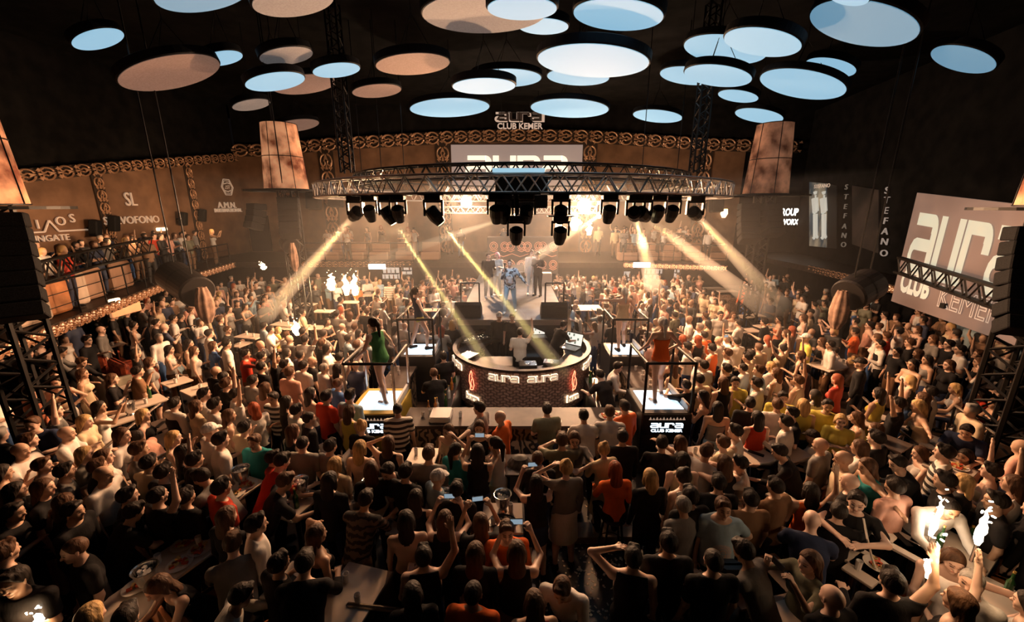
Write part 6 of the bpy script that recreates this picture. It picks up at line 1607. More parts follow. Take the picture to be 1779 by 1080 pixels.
# ---------------------------------------------------------------- the people, one line each:
# head x, head y (photo frame), top colour, top cut, hair, pose, facing, [bottom colour, bottom cut], [| own words]
DATA = '''
129 957 k t e st 150 k l |short-haired man in a black polo shirt standing with arms hanging, at the bottom
32 1008 k t d fo 190 k l |man in a black tee looking down at his crossed forearms at the bottom corner
25 892 k t d fh -80 k l
93 878 k l h fh -20
124 886 k l d st -60
10 960 k l d st -20
232 893 k t d ln -30 k l |man in a black tee bending over the snack table, head down
196 878 k t d hd -60
275 862 k t e u1 -20 |cropped-haired person in black with a forearm held up, among dark figures
160 1070 k n L st 0 |blonde head at the very bottom edge, seen from behind
212 1072 w l d rc 20 |person in a pale sleeve reaching a phone over the round plate
275 1022 k n h ln 150 |brown-haired person bent over the glowing phone table
352 938 g t d ln 30 |grey tee seen from behind, leaning at the snack table
424 942 w l d st -50 |man in a pale shirt half turned, behind the patched jacket
424 1030 w l d ln -60 |man in a white shirt beside the large orange sofa back at the bottom
486 980 k t d hd -20
530 980 k l d ln 10 |big man in a black jacket with patches on the back, seen from behind
551 930 k x h hh -40 |woman in thin black straps with brown hair, raised bare arm beside the patched jacket
418 905 k l h st -30
612 884 z l d ln -10 |person in a dark zigzag knit leaning over the glittering glass table
706 905 sk 0 l st 10 k k |woman with long dark hair and a bare pale back before the phone takers
718 880 k n l st 10
756 906 k n h ph 0 |woman with brown hair holding a glowing phone low behind the bucket
806 906 k t h ph 10 |woman with big brown hair holding a phone up in both hands between two bucket tables
898 960 k n h ph 0 |woman in a black sleeveless top holding a camera high, seen from behind
850 962 k l h st 0
826 980 o l d fo 185 |dark-haired person in an orange shirt facing the hall, behind the balding man
823 1024 o t e hd -10 |balding man in an orange shirt at the bottom, seen from behind
736 968 k n d u1 10 |dark-haired person with an arm curled over the head, before the orange shirts
722 1015 k l l st 10
928 1048 m n h st 5 |woman with reddish-brown hair at the bottom beside the man looking down
976 1026 w l d ln 160 |brown-haired man in a pale shirt bending towards the woman at the bottom
1100 970 k n d hh 0
1145 948 k t d st 10
1204 962 k t e st 0 k l |man in a black tee with close-cropped hair, seen from behind in the bottom shadow
1256 884 lb t d hp 170 k l |big-bellied man in a light blue shirt facing the hall
1222 880 g t g st 0
1303 868 br t d st 0 k l
1410 906 n t b ln -30 |bald man in a dark tee leaning behind the phone user
1408 960 ol l h ph 100 |woman with brown hair in an olive top holding a phone to her face
1340 948 g l d ln 40
1440 1032 k t b st 10 |bald man in black at the bottom before the orange sofa back
1457 890 k t d hg -40 |man in a black tee hugging the laughing man
1482 876 k t d hg 140 |laughing man facing the hall over the shoulder of a man in black
1553 846 p l d st 10 k l |man in a pink textured shirt seen from behind
1635 884 w l e ln 165 |man in a white shirt behind the firework, leaning on the table
1728 872 k t d st 60
1745 892 k l d st 80 k l |man in a black leather jacket in profile beside the orange sofa back
1655 976 w d h rc 150 w d |smiling brown-haired woman in a white dress holding a firework
1675 996 w t g st 120
1663 1046 k n h u1 20 |woman with long brown hair from behind holding a firework high over her head
1548 1012 k l d u1 -10 |person in a black jacket with a hand thrown up beside the streamer
1771 1046 w n l cl 30 |clapping woman in white at the bottom corner by the edge tower
56 680 sal l d st -20 k l |person in a peach shirt seen from behind at the side rail
57 738 n t d hd 200 |man with glasses in a navy printed tee
76 728 g t d u1 -60
98 665 sk x d hp -150 w shorts |person in a skin-toned strap top with hands on hips behind the long handrail
130 655 c n h st -60 c shorts
117 754 w t b cl -60 |bald-looking person in a white top with raised clasped hands
149 733 c l L st -70 |woman with long blonde hair in a cream blouse
173 708 w n l ph -60 w shorts |woman in white top and shorts holding a phone to her face at the side rail
37 784 w t b cl -60
58 770 k t d hd -60
75 810 g n d hd -50
91 806 g t s st -50
114 820 g t d hd -40
90 832 k t l st -30
146 790 w n h hh -50 |woman with a lifted elbow in a white top left of the dark coat heap
152 778 w t h st -60
181 826 w t b hd -80 |bald man in a pale top in profile on the side floor
134 816 k t d st -20
5 822 p n l fh -40 |long-haired woman in pink cut by the picture edge
36 868 k t h st -50
229 784 g t d hd -60
236 762 p l d ln 110 |man in a pinkish-grey shirt bending over the crowded glass table
240 806 c l d fh -30
250 722 k n s st -60 |woman in black with short blonde hair before the dark-topped table
294 705 w v d hd -30
312 705 c l h st -40
340 692 w t d st -50 |man in a white tee with arms at his sides before the folded-arms man
298 758 c n s fh -60 |stooping fair-haired person in a pale strap top
316 788 k n l u1 -40 |woman with very long straight dark hair, seen from behind at the crowded table
274 824 k t d hd -30
313 830 k n l fh 60
344 830 g l d ln 100
374 704 w t d fo -40 |man in a white tee with folded arms at a table
410 686 w t d u1 -50
440 710 w t R st 60 |red-haired woman in a white printed tee and dark skirt
408 712 c n h st -40
460 700 s t d hd 170 |man in a wide-striped polo shirt facing the hall
426 744 c t d fh -40
430 762 t t d st 175 k l |man in a teal tee with a white bird print facing the hall
380 766 w t d hd -60
358 786 k t d st -30
378 750 w t c st -50
516 714 w t d st -40 |man in a white tee from behind beside the dark suit jacket
538 728 k l e st -50 |man with a shaved head in a dark suit jacket and white collar
502 702 k n l st -40
568 690 r t d st -30 |man in a bright red tee seen from behind
606 688 lb t d st -20 |man in a light blue shirt from behind near the yellow-sided platform
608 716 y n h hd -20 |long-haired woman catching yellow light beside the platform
629 742 k t N st -10 |woman in black with hair knotted up below the yellow-sided platform
510 750 k n h st -20
520 764 g t e hd -20
538 774 g t d hd -20
478 796 k t d hd -60 |man in a black printed tee gesturing at the red-shirt table
496 838 k t d ln -60
583 808 c t L st -10 |woman with long pale blonde hair in a cream top from behind
620 782 sk 0 L st -5 w skirt |woman with long straight blonde hair and bare back at the empty table
645 816 k t h st 5
674 820 k t d ln 160 |man in a black tee leaning over the glittering glasses, face down
691 712 s t e st 10 |cropped-haired person in a thin-striped shirt at the bar corner
574 836 k l l st 0
688 786 k n h hh -10
712 784 g t d hd -20
424 838 r t d st -30 |man in a dark red tee from behind, nearest the loaded plates
446 832 r t d ln -40 |second red shirt, stooping, beside the bucket-shadow table
375 836 k l d st -30
832 710 g t d ot 70 |man leaning back on the bar with an arm stretched along it
833 734 k n h hd 180 |woman in a black sleeveless top facing the hall, looking at her phone
778 750 c n h hh 150 |woman in a cream top with a hand on her head before the zebra bar
867 726 o l b hd 60 k l |bald man in a bright orange shirt at the bar
950 712 ol t d fo 10 |man in a dark olive shirt at the middle of the bar, seen from behind
1014 724 w t d ln 0 |man in a pale grey shirt leaning on the bar, first of two backs
1045 718 w t d ln -5 |man in a white tee leaning on the bar, second of two backs
860 772 w n i hd 60 c shorts |woman in a white sleeveless top with tied dark hair before the bald orange shirt
830 786 k n l ph 0 |woman with long black hair down her back holding up a phone
784 792 t l i hd -30 |woman in a teal blouse with a dark ponytail
758 824 lb t c hd -50 |man in a pale baseball cap and light blue shirt
717 808 k t d hd -30
934 798 k l e hd 0 |tanned balding head behind the tall black-haired camera woman
932 832 k n l ph 5 |woman in black with long black hair holding a camera to her face, seen from behind
976 766 ol t d hg 0 |man in a grey-green polo being embraced, seen from behind
996 766 g t h hg 175 |woman facing the hall with her arm round the grey-green polo
983 814 g l N hh 10 w skirt |blonde woman in a grey jacket and white pleated skirt from behind
1048 782 c l N fh 20 c skirt |blonde woman in a cream jumpsuit with belt beside the black-shirted man
1066 838 o l R sk 5 k l |woman with long dark red hair in a vivid orange top on a bar stool
793 852 k t d st 0
1074 764 k l d st 0 k l |broad man in black with his back turned beside the cream jumpsuit
1150 772 k l d ln -20 |dark-jacketed man bending to the narrow table by the word-sign platform
1181 770 c n h fo 10 |woman in a yellow-cream dress behind the leaning dark jacket
1204 768 w t d rc -50 |young man in a pale tee reaching over the red snack table
1192 670 k t e hg 20 b l |man in black and blue jeans hugging by the word-sign platform
1214 686 k x l fh 60 |dark-haired woman in a black dress at the jeans man's shoulder
1243 706 g x l st -10 lb skirt |woman with long curly dark hair and a pale denim skirt
1303 702 k t d st -20
1315 726 r n l st -10
1350 704 w t d st -20
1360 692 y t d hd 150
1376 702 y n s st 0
1364 734 w l d hd 40 |man in a pale shirt with crossed arms near the bare table
1396 750 w t K si 30 |person in a pale cap and white tee seated over a table
1408 722 k t d hd 60
1255 770 c t d hd 30 |bearded man in a tight cream tee at the red snack table
1272 754 w n d st 60
1258 806 k n h hg 0 |brown-haired woman in black hugging at the red snack table's near side
1284 806 w l d hg 60 |man in a white shirt hugged by the brown-haired woman in black
1354 786 k v d ln 60 |waiter in a dark waistcoat stooping at the bare table
1346 846 br l d hd 20 |bearded man in a brown shirt in profile near the raised orange arm
1411 780 g t b st 20
1424 786 c t b st 60
1129 830 k l s st 5 k l |short-haired blonde woman in black from behind before the two-bucket table
1164 828 w n n st 20 |woman in white with dark hair gathered beside the short-haired blonde
1180 800 c n l st 0
1236 866 k t d st 20
1290 868 k l d st 5
1404 872 o n l u1 -10 |woman in an orange top with one arm flung up diagonally
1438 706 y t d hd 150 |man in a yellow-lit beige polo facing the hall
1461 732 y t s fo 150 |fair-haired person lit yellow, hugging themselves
1465 808 t n h rc 80 |woman in a turquoise top with an arm stretched over the table
1475 838 k t b st 30 |bald man in black from behind beside the dark folded menu
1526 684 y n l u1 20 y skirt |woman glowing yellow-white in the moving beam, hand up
1541 690 k t d u2 30
1525 730 w n h si 40
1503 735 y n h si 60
1521 762 k t d st 30
1505 780 w t h fh 20
1559 806 k t d ln 80 |young man in black leaning his elbow on a table in profile
1597 788 w n h si 60
1620 792 s l d hp 40 |person in a black and white striped top at the end of the handrail
1581 704 sk x s rc 60 w shorts |woman in a strapless top and shorts with a hand held out
1615 682 w l d st 30
1606 690 k l h st 20 |person in a dark coat next to the white shirt on the side rail
1679 750 n t d ln 120 |kneeling person in navy beside the papers table
1675 790 k x l si 100 |seated woman in a black strapless top by the pastries
1701 684 r l l si 60 |seated person in a red top near the edge tower
1727 702 k x h si 80
1667 836 k l L st 30 |long blonde hair from behind, beside a dark-haired man near the firework
1677 842 k l d st 40
1707 832 w n h u1 40
1721 820 sk x d u1 40 |person with a thin arm lifted straight up near the edge tower
1725 846 k t h st 60
1773 850 k t d st 60
49 614 k l h fh -70
69 597 w n l fh -60
87 600 k n l st -60
104 612 g l d ln -50
68 634 p n l si -60
100 580 k t l st -60
152 592 k t d hd -60
176 574 g l b st -60 g l |tall man in a long grey coat on the side terrace
233 566 w n n fh -50 w skirt |woman in a white dress near the tall grey coat
272 562 k t d fh -60 |man in a black tee with a hand at his mouth
302 554 w l d hd -50 |waiter in a white shirt seen from behind
332 541 w v d st -60 |waiter in a white shirt and dark braces near the hanging drum
355 548 c l d st -30
295 608 w n l fh -60
327 598 c n l st -60
309 622 lb n h si -60
261 630 g t h st -50
240 646 br t d fh -50
200 658 k t h fh -50
142 630 k l d ln -80 |dark figure bending over a plate on the side terrace
338 610 w n h hd -60
351 606 b t h hd -60
98 640 k t h st -60
247 536 g t d fh -40
370 512 k n s st -70 sal l |woman in black and salmon trousers standing on the raised step
382 512 w n L st -60 w shorts |woman in a white top beside the black top on the raised step
410 508 w t b hd -60 sal l |person in white with pink trousers at the small high table
424 506 w n h hd -60
438 500 w l d u1 -60 |man in bright white with a lifted arm at the small high table
384 598 w t d st -50 |man in a white tee on the edge of the yellow beam light
396 574 k l d hd -60
427 616 r l d ph -60 |person in a dark red shirt filming with a phone
455 620 w t d hd -60
455 638 k t e st -30
472 622 k t d u1 -50
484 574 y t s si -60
498 583 w t d hd -40
503 590 g t b st -30
516 578 k t d st -20
530 590 w t d u1 -30
490 636 k t d hd -40
504 648 p t d st -20 |broad man in a salmon-pink tee from behind in the dense crowd
528 636 w t d st -20
543 628 k t b st -40
553 640 w t g hd -40
560 598 k l d hd -30
580 640 w n l u1 -30
585 546 g t d hd -20
605 548 w t h u1 -20
590 622 w t d st -30
588 668 b t d st -30
620 600 k t d st -30
638 542 k t d st -10
655 545 k n i hd -40
440 662 g t d st -30
475 682 p n h st -20
410 664 k t d u1 -40
540 684 w x l hd -30 |woman in a white strappy top with dark waves beside the red tee
376 646 k t b hd -40
389 656 k t e st -20
676 492 q l d hd 180 |man in a pale checked shirt facing the hall by the back lit bar
706 488 n l d st 180 |man in a navy shirt beside the checked shirt
654 518 w l d hd 180
697 512 w t d hd 180
715 540 w t d hd 190
770 530 w t d st 180 |bearded man in a white tee near the stage corner
782 518 w t d hd 180
620 480 w n l hd 180
492 522 w v d hd -80 |waiter in white shirt and dark waistcoat by the small yellow flame
505 520 w v d hd -70 |second waiter in a dark waistcoat, turned to the first
1172 548 ol t d st 30
1140 560 c l b ln 60
1193 552 k t e hd 50
1106 548 w n l fo 180
1185 590 k n R st 20 |red-haired head near the long lit table
1212 590 k n R st 10 |second red-haired head near the long lit table
1222 584 o t d hd 40
1248 592 w t b hd 30
1236 606 o n d st 40 |person in an orange-pink top behind the orange leotard
1256 612 w t d st 40
1278 594 w l d ph 30
1193 604 w l d fh 60
1222 636 w t d hd 40
1211 630 w t g st 60
1262 642 k t d hd 50
1272 616 c t d st 40
1168 640 c n h st 40
1215 660 c t d st 20
1250 664 k n h st 10 |long light brown hair seen from behind right of the dancer's platform
1267 670 y t d hd 160 |moustached man in a yellow-green shirt facing the hall
1290 640 w l e st 40 |man with a shaved head in a white shirt in profile
1300 664 w t d hd 30
1312 642 lb t d st 60
1325 650 w n h st 50
1342 642 w l s st 40
1359 606 c n n u2 30 |woman with both arms thrown up in the side crowd
1365 580 c n h st 60
1390 618 k n h u1 40
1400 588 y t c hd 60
1386 662 c n d u1 40
1327 560 k t d hd 60
1353 556 sal x d fo 60
1283 562 w t d fo 40 |man in a white tee with folded arms at the lit table
1252 548 w t d hd 175 |bearded man in a brilliant white shirt at the lit table
1230 550 c n d st 60
1274 548 w n h hd 170
1415 530 w t e st 20 w l |man in a white tee seen from behind on the raised terrace
1402 500 k l d fh 60
1354 508 c n h fh 90
1427 594 k n h hd 60
1442 600 w l d st 60
1450 610 w t e si 40
1466 620 p n h si 60
1478 630 sk x N si 60
1494 632 k l K st 50 |man in a dark striped jacket at the end of the long glass-covered table
1518 598 w v d hd 60 k l |waiter in a white shirt and black waistcoat in the side crowd
1539 584 r t d u1 50
1558 612 k t d hp 70
1584 614 k l h st 60
1585 634 w x l fo 80
1607 624 g n l hd 60
1628 628 k l h st 80 |dark-clothed person in profile before the big screen
1667 608 w t d hd 60 |man in a white printed tee under the big screen
1700 630 k n h fh 60
1706 640 w l l st 30 w skirt |woman in a long white dress from behind under the big screen
1752 652 k t d fo 70
1660 676 w n s si 60
1596 542 w t d hd 60
1537 548 w t d st 60
1510 566 p n d ot 60 |person in pink with both arms spread by the hanging drum
1580 596 k t d st 60
1650 600 k t d st 60
1620 590 g t h hd 60
1690 616 k t d u1 60
'''
FACE_TGT = Vector((.2, 15.0, 0))
rp = random.Random(42)
def hm(code, base=None):
    pass
def heading_for(p, code, rnd):
    base = math.degrees(math.atan2(-(FACE_TGT.x - p.x), FACE_TGT.y - p.y))
    if code == '.': return base + rnd.uniform(-25, 25)
    return float(code)
HEADZ = {}
USED = []      # (x, y, r)
TORSOC = lambda c: CLOTH[c][0]
INDIV = []
def parse(line):
    own = None
    if '|' in line: line, own = line.split('|', 1)
    t = line.split()
    return t, (own.strip() if own else None)
def lod_for(p): 
    d = math.sqrt(p.x ** 2 + p.y ** 2)
    return 0 if d < 6.6 else (1 if d < 12 else 2)
KINDN = {'t': 'tee', 'l': 'long', 'n': 'tank', 'x': 'strap', 'd': 'dress', 'v': 'vest', '0': None}
def place_head(hx, hy, pose, f, rz, scale, z0=0.0):
    off = head_off(pose, f, rz, scale)
    h = atz(hx, hy, z0 + off.z)
    if h.y > 21.0: h = aty(hx, hy, 21.0)
    return Vector((h.x - off.x, h.y - off.y, z0))
lines = [l for l in DATA.strip().split('\n') if l.strip()]
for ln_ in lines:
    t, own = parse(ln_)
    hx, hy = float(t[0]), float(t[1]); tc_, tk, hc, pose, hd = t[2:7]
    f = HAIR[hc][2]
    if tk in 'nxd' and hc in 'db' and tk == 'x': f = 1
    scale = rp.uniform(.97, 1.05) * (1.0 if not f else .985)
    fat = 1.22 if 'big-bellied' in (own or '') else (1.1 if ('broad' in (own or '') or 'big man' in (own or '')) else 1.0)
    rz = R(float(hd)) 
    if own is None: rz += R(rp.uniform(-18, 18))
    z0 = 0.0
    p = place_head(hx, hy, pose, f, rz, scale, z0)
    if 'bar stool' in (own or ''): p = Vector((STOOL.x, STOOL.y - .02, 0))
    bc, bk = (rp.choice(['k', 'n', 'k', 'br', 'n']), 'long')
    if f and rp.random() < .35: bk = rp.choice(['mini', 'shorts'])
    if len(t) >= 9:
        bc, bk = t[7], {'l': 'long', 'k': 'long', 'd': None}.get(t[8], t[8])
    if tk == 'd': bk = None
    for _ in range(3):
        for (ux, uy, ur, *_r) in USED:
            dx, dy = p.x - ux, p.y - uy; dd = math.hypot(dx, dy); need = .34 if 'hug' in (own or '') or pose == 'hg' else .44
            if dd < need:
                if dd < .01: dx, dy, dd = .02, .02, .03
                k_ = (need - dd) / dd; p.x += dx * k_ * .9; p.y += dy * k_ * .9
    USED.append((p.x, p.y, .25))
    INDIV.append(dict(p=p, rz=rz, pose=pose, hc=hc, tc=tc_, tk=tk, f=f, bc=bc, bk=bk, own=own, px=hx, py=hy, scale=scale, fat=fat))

# label machinery
PLACES = [(905, 640, 'the round booth'), (1140, 640, 'the orange-leotard platform'), (665, 660, 'the green-outfit dancer'), (735, 590, 'the rear raised-arms dancer'), (1075, 590, 'the rear pointing dancer'), (890, 500, 'the stage'),
          (505, 480, 'the lit lantern tower'), (1320, 480, 'the dimmer lantern tower'), (30, 700, 'the edge tower on the brass sign side'), (1740, 760, 'the edge tower by the big screen'), (1660, 560, 'the big screen'), (320, 500, 'the hanging drum with dark cloth'),
          (1480, 530, 'the hanging drum with pleated cloth'), (600, 500, 'the floor flames'), (905, 735, 'the front bar'), (1470, 700, 'the yellow beam light'), (480, 560, 'the yellow beam spot'), (160, 560, 'the side balcony edge'),
          (960, 930, 'the pale floor step'), (1640, 930, 'the fireworks'), (1500, 1020, 'the paper streamer'), (380, 1040, 'the big orange sofa'), (1760, 920, 'the orange sofa at the edge')]
LABELS = set()
def wc(s): return len(s.split())
def topword(d):
    c = CLOTH[d['tc']][0]
    k = {'t': 'tee', 'l': 'long-sleeved top', 'n': 'sleeveless top', 'x': 'strapless top', 'd': 'dress', 'v': 'shirt and dark waistcoat', '0': 'no top'}[d['tk']]
    if d['tk'] == '0': return 'bare back'
    return c + ' ' + k
def shortp(d):
    return HAIR[d['hc']][3].replace('short dark hair', 'dark hair') + ', ' + topword(d)
def make_label(d, alld):
    if d['own']: return d['own'] if d['own'].lower() not in LABELS else d['own'] + ' nearby'
    hair = HAIR[d['hc']][3]; who = 'person'
    base = 'person in %s, %s' % (topword(d), hair)
    pose = POSEW[d['pose']]
    anchors = [(math.hypot(d['px'] - x, d['py'] - y), nm, x, y) for x, y, nm in PLACES]
    anchors += [(math.hypot(d['px'] - t[5], d['py'] - t[6]) * .9 + 8, 'the table ' + ' '.join(t[7].split(',')[0].split()[:6]), t[5], t[6]) for t in TAB_POS]
    anchors.sort()
    for dist, nm, x, y in anchors[:5]:
        ang = math.degrees(math.atan2(d['py'] - y, d['px'] - x))
        rel = 'beside' if (abs(ang) < 40 or abs(ang) > 140) else ('in front of' if ang > 0 else 'behind')
        if dist > 90: rel = 'near'
        for cand in ('%s, %s, %s %s' % (base, pose, rel, nm), '%s, %s %s' % (base, rel, nm)):
            if 4 <= wc(cand) <= 16 and cand.lower() not in LABELS: return cand
    near = sorted((math.hypot(d['px'] - e['px'], d['py'] - e['py']), i) for i, e in enumerate(alld) if e is not d)[:6]
    for _, i in near:
        e = alld[i]
        for cand in ('%s, beside the %s with %s' % (base, topword(e), HAIR[e['hc']][3]), '%s, %s, next to the %s' % (base, pose, topword(e))):
            if wc(cand) <= 16 and cand.lower() not in LABELS: return cand
    return base + ' in the dense crowd'
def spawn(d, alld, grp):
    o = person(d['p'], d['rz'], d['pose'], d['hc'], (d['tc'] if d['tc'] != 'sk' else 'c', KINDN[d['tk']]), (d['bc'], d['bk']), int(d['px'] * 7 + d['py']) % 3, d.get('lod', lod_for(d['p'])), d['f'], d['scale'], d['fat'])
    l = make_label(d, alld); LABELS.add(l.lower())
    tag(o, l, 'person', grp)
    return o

# performers, dancers, staff (explicit places)
def special(px, py, z, pose, hc, top, bot, rz, lab, f=None, grp=None, lod=1, Y=None, scale=1.0, foot_px=True, skin=0, fat=1.0, shoe='k'):
    p = atz(px, py, z)
    if Y is not None: p = Vector((aty(px, py, Y).x, Y, z))
    o = person(p, R(rz), pose, hc, top, bot, skin, lod, f, scale, fat, shoe)
    LABELS.add(lab.lower()); tag(o, lab, 'person', grp); USED.append((p.x, p.y, .3)); return o
S1 = SZ
sg = special(886, 543, S1, 'sg', 'e', ('cam', 'long'), ('lb', 'long'), 175, 'singer in a patterned dark jacket and pale trousers at the front of the stage', grp='performers on the stage', lod=1, fat=1.12, shoe='w', scale=1.03)
mc = MB().tube((0, 0, 0), (0, 0, .16), .016, n=8); mc.lathe((0, 0, .18), [(.02, -.02), (.032, .01), (.0, .04)], 8, cap=False)
J_ = skel('sg', 0); hr_ = J_['wrR'] + J_['hdR'][0] * .09
o = mc.obj('microphone', BLACK, None, sg.location + Vector((-(hr_[0]) , -(hr_[1]) * .95, hr_[2] * 1.03))); tag(o, 'black microphone in the hand of the singer in front', 'microphone')
special(849, 517, S1, 'hd', 'd', ('k', 'long'), ('k', 'long'), 200, 'performer all in black behind the pink-haired one', grp='performers on the stage', shoe='w')
special(865, 514, S1, 'hd', 'P', ('w', 'long'), ('c', 'long'), 160, 'pink-haired performer in a white and orange top and pale tights', f=1, grp='performers on the stage', shoe='w')
special(922, 512, S1, 'hd', 'h', ('w', 'long'), ('w', 'long'), 190, 'performer in white with long hair turned away beside the man in a cap', f=1, grp='performers on the stage', shoe='w', scale=1.04)
special(934, 514, S1, 'hd', 'K', ('k', 'tee'), ('k', 'long'), 150, 'performer in a dark cap, black tee and black trousers on the stage', grp='performers on the stage')
PZ = 1.335
special(1140, 700, PZ, 'da', 'S', ('o', 'strap'), ('o', 'brief'), 8, 'dancer in an orange leotard and silver headdress seen from behind', f=1, grp='platform dancers', lod=1, Y=7.65, shoe='mt')
special(668, 700, PZ, 'dd', 'i', ('gn', 'tank'), ('gn', 'brief'), 60, 'dancer in a green outfit with a silver headband striding on the yellow-lit platform', f=1, grp='platform dancers', lod=1, Y=7.62, shoe='mt')
special(731, 606, PZ, 'db', 'i', ('n', 'tank'), ('y', 'brief'), -60, 'dancer in a dark jacket top and yellow shorts with arms raised', f=1, grp='platform dancers', lod=1, Y=10.7)
special(1078, 604, PZ, 'dc', 'S', ('c', 'strap'), ('c', 'brief'), 10, 'dancer in a pale bodysuit pointing one arm straight out', f=1, grp='platform dancers', lod=1, Y=10.7)
bz = .31
special(903, 640, bz, 'u1', 'd', ('w', 'tee'), ('k', 'long'), -10, 'DJ in a white printed tee raising one arm in the booth', grp='people in the booth', Y=10.3)
special(890, 620, bz, 'hd', 'd', ('k', 'tee'), ('k', 'long'), 180, 'dark-clothed person with a phone at the far rim of the booth', grp='people in the booth', Y=11.9)
special(962, 620, bz, 'ln', 'd', ('k', 'tee'), ('k', 'long'), -60, 'dark-clothed person bending to the laptops in the booth', grp='people in the booth', Y=11.1)
special(868, 620, bz, 'st', 'c', ('k', 'long'), ('k', 'long'), 180, 'person in a white cap and black jacket behind the booth monitors', grp='people in the booth', Y=12.0)
special(760, 700, 0.0, 'ln', 'd', ('k', 'tee'), ('k', 'long'), 20, 'barman in a black tee with a small printed word on the back', grp='bar staff', Y=8.15)
special(772, 640, 0.0, 'st', 'd', ('k', 'tee'), ('k', 'long'), 30, 'second barman in black beside the curved wall of the booth', grp='bar staff', Y=9.3)
special(1058, 690, 0.0, 'rc', 'd', ('w', 'long'), ('k', 'long'), -110, 'stout barman in a white shirt reaching over the side counter', grp='bar staff', Y=8.75, fat=1.12)
special(1056, 720, 0.0, 'ln', 'd', ('k', 'tee'), ('k', 'long'), 30, 'barman in black bending low near the glass in front of the white-shirted one', grp='bar staff', Y=8.1)
special(1005, 560, 0.0, 'st', 'd', ('w', 'vest'), ('k', 'long'), 100, 'waiter in a white shirt with black waistcoat by the stage corner', grp='bar staff', Y=13.4)

# fill towards 300 with people of the near and middle floor
def blocked(x, y, r=.42):
    for t in TAB_POS:
        dx, dy = x - t[0], y - t[1]; c, s = math.cos(-t[4]), math.sin(-t[4]); lx, ly = dx * c - dy * s, dx * s + dy * c
        if abs(lx) < t[2] / 2 + .22 and abs(ly) < t[3] / 2 + .22: return True
    for t in SOFAS:
        dx, dy = x - t[0], y - t[1]; c, s = math.cos(-t[4]), math.sin(-t[4]); lx, ly = dx * c - dy * s, dx * s + dy * c
        if abs(lx) < t[2] / 2 + .35 and abs(ly) < t[3] / 2 + .25: return True
    hx_, hy_ = topx((x, y, 1.66)); fx_, fy_ = topx((x, y, .5)); sw_ = 190 / max(1, y * CP + 3.6 * SP)
    for t in TAB_POS:   # keep the tables the photo shows in view
        if hy_ - 8 < t[6] < fy_ and t[1] > y:
            q = (t[6] - hy_) / max(1, fy_ - hy_)
            if abs(t[5] - (hx_ + (fx_ - hx_) * q)) < sw_ * 1.15: return True
    if math.hypot(x - BC.x, y - BC.y) < 2.2: return True
    if -3.4 < x < 3.7 and 6.75 < y < 11.4: return True
    if -2.0 < x < 2.0 and 12.0 < y < 21.3: return True
    for (tx, ty) in ((-8.02, 15), (9.05, 15), (-8.9, 6.9), (9.25, 6.9)):
        if math.hypot(x - tx, y - ty) < .55: return True
    for u in USED:
        if (x - u[0]) ** 2 + (y - u[1]) ** 2 < r * r: return True
    return False
N_SPECIAL = 18
FILL = []
fr = random.Random(99)
tries = 0
while len(INDIV) + N_SPECIAL < 298 and tries < 20000:
    tries += 1
    # image-space candidates kept to the crowd area, converted to floor positions
    hx = fr.uniform(10, 1769); hy = fr.uniform(600, 1075)
    if 880 < hx < 1300 and hy > 900 and fr.random() < .8: continue
    pose = fr.choice(['st', 'hd', 'hd', 'fo', 'ph', 'cl', 'u1', 'hh', 'st'])
    hc = fr.choice('ddddelhhllebhsL'); f = HAIR[hc][2]
    p0 = atz(hx, hy, 1.62)
    if blocked(p0.x, p0.y, .55) or abs(p0.x) > 13.5: continue
    base = math.degrees(math.atan2(-(FACE_TGT.x - p0.x), FACE_TGT.y - p0.y)); rz = R(base + fr.uniform(-35, 35))
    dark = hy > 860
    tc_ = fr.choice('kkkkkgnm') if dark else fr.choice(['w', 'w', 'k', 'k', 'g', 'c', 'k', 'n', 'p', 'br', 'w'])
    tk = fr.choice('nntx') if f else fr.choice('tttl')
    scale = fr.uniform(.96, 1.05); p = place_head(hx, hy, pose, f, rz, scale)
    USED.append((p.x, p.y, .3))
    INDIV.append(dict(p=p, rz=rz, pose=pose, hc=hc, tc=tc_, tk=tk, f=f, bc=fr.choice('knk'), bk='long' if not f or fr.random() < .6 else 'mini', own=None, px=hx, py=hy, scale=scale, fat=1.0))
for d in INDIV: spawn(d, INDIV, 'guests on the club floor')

# the rest of the crowd: one object, whole figures with colour per part
def crowd_variant(pose, f, hk, tk, bk, h):
    J = skel(pose, f)
    parts = []   # (prims, cuts, extra, class)
    parts.append((body_prims(J, f, 1.0, False), [], [], 0))
    P, c = top_prims(J, f, tk, 1.0); parts.append((P, c, [], 1))
    P, c = bot_prims(J, f, bk); parts.append((P, c, [], 2))
    if hk:
        P, c, e = hairp(J, hk); parts.append((P, c, e, 3))
    parts.append((foot(J, 'L', .01) + foot(J, 'R', .01), [], [], 4))
    lo = np.array([-1.0, -.8, -.02], np.float32); hi = np.array([1.0, .9, 2.35], np.float32)
    Fs = [field(P, h, c, e, bounds=(lo, hi))[0] for P, c, e, k in parts]
    F = Fs[0].copy()
    for q in Fs[1:]: F = np.minimum(F, q)
    V, Q = nets(F, lo, h)
    gi = np.clip(np.round((V - lo) / h).astype(int), 0, np.array(F.shape) - 1)
    vals = np.stack([q[gi[:, 0], gi[:, 1], gi[:, 2]] for q in Fs], 1); vals[:, 0] += .004
    cls = np.array([p[3] for p in parts])[np.argmin(vals, 1)]
    return V, Q, cls
VAR = {}
def get_var(pose, f, hk, tk, bk, h):
    k = (pose, f, hk, tk, bk, h)
    if k not in VAR: VAR[k] = crowd_variant(*k)
    return VAR[k]
SK3 = [(.66, .44, .34), (.56, .36, .26), (.45, .28, .19)]
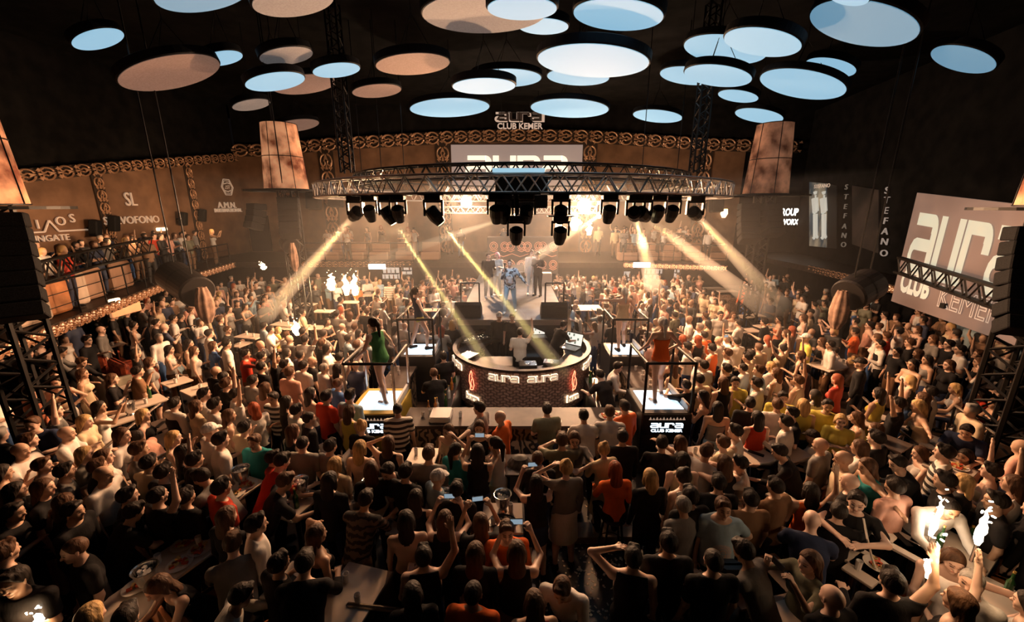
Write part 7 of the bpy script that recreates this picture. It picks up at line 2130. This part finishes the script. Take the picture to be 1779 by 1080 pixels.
def crowd_object(name, items, label, h, grp=None):
    Vs, Qs, Cs = [], [], []; nv = 0
    for (x, y, z, rz, pose, f, hk, tk, bk, tcol, bcol, hcol, sk, sc) in items:
        V, Q, cls = get_var(pose, f, hk, tk, bk, h)
        c, s = math.cos(rz), math.sin(rz)
        W = np.empty_like(V); W[:, 0] = (V[:, 0] * c - V[:, 1] * s) * sc + x; W[:, 1] = (V[:, 0] * s + V[:, 1] * c) * sc + y; W[:, 2] = V[:, 2] * sc + z
        pal = np.array([sk, tcol, bcol, hcol, (.02, .02, .02)], np.float32)
        Vs.append(W); Qs.append(Q + nv); Cs.append(pal[cls]); nv += len(V)
    me = mk_mesh(name, np.concatenate(Vs), np.concatenate(Qs), np.concatenate(Cs))
    m = MATS.get('crowd_clothes_and_skin')
    if m is None:
        m = bpy.data.materials.new('crowd_clothes_and_skin'); m.use_nodes = True; nt = m.node_tree
        a = nt.nodes.new('ShaderNodeAttribute'); a.attribute_name = 'Col'; nt.links.new(a.outputs['Color'], nt.nodes['Principled BSDF'].inputs['Base Color']); nt.nodes['Principled BSDF'].inputs['Roughness'].default_value = .7
        MATS['crowd_clothes_and_skin'] = m
    me.materials.append(m)
    o = bpy.data.objects.new(name, me); col.objects.link(o); tag(o, label, 'crowd', kind='stuff'); return o
cr = random.Random(2024)
def rnd_person(x, y, z, light, arms=.25):
    f = cr.random() < .45
    pose = cr.choices(['st', 'hd', 'fo', 'cl', 'u1', 'ph', 'hh'], [3, 4, 1.5, 1.5, 1.6 * arms * 4, 1, .6])[0]
    hk = cr.choice(['long', 'long', 'mid']) if f else cr.choice(['short', 'short', 'short', None])
    tk = cr.choice(['tank', 'tee']) if f else cr.choice(['tee', 'tee', 'long']); bk = 'long'
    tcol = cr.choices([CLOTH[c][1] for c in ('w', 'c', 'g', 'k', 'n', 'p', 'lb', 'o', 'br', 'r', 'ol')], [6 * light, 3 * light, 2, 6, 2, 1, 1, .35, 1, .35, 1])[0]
    hcol = cr.choice([HAIRC['dark']] * 4 + [HAIRC['brown']] * 2 + ([HAIRC['blonde'], HAIRC['red']] if f else [HAIRC['dark'], HAIRC['grey']]))
    base = math.atan2(-(FACE_TGT.x - x), FACE_TGT.y - y)
    return (x, y, z, base + cr.uniform(-.7, .7), pose, f, hk, tk, bk, tcol, cr.choice([CLOTH['k'][1], CLOTH['n'][1], CLOTH['b'][1], CLOTH['br'][1]]), hcol, cr.choice(SK3), cr.uniform(.95, 1.05))
floor_items = []
def in_hall(x, y):
    if y > 21.6: return False
    if x < 0:
        lim = -10.6 if y < 8.6 else (-11.2 - (y - 8.6) * .36 if y < 15.8 else -13.8)
        return x > lim - 1.6
    return x < 15.0
y = 5.4
while y < 21.5:
    x = -15.5
    while x < 15.0:
        jx, jy = x + cr.uniform(-.22, .22), y + cr.uniform(-.22, .22)
        px, py = topx((jx, jy, 1.62))
        ok = in_hall(jx, jy) and -40 < px < 1820 and not blocked(jx, jy, .46)
        dens = .93
        if jy < 8.5 and abs(jx) < 6: dens = 0.25 if jy > 6.6 else 0
        elif jy < 7.2: dens = .45
        if jx < -8 and jy < 14: dens *= .72
        if jx > 9 and jy > 13: dens *= .35
        if jx < -4.5 and jy > 15.5: dens *= .6
        if ok and cr.random() < dens:
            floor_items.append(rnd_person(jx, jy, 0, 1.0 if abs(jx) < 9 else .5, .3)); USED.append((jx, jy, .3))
        x += .60
    y += .60
crowd_object('crowd', floor_items, 'dense crowd of far club guests filling the dance floor around the bar and stage', .028)
gal_items = []
for i in range(46):
    x = cr.choice([cr.uniform(-11.2, -3.0), cr.uniform(-3, 1) if i % 4 == 0 else cr.uniform(-11.2, -5.5), cr.uniform(4.5, 11.0), cr.uniform(6.0, 11.0)])
    y = cr.uniform(22.35, 25.6)
    if any(math.hypot(x - a[0], y - a[1]) < .5 for a in gal_items): continue
    t = list(rnd_person(x, y, GW, .9, .2)); t[3] = R(180) + cr.uniform(-.5, .5); gal_items.append(tuple(t))
crowd_object('crowd', gal_items, 'row of guests standing behind the rail of the back balcony', .028)
gl = []
for i in range(64):
    q = cr.random(); a, b = Vector((-11.2, 8.6, 0)), Vector((-15.0, 21.6, 0)); p = a.lerp(b, q) + Vector((-cr.uniform(.5, 3.2), cr.uniform(-.3, .3), 0))
    if any(math.hypot(p.x - a_[0], p.y - a_[1]) < .5 for a_ in gl): continue
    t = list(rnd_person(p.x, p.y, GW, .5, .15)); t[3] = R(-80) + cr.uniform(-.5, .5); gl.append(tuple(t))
crowd_object('crowd', gl, 'shadowy guests standing on the side balcony below the brass signs', .028)
print('PEOPLE', len(INDIV), 'crowd', len(floor_items), len(gal_items), len(gl))
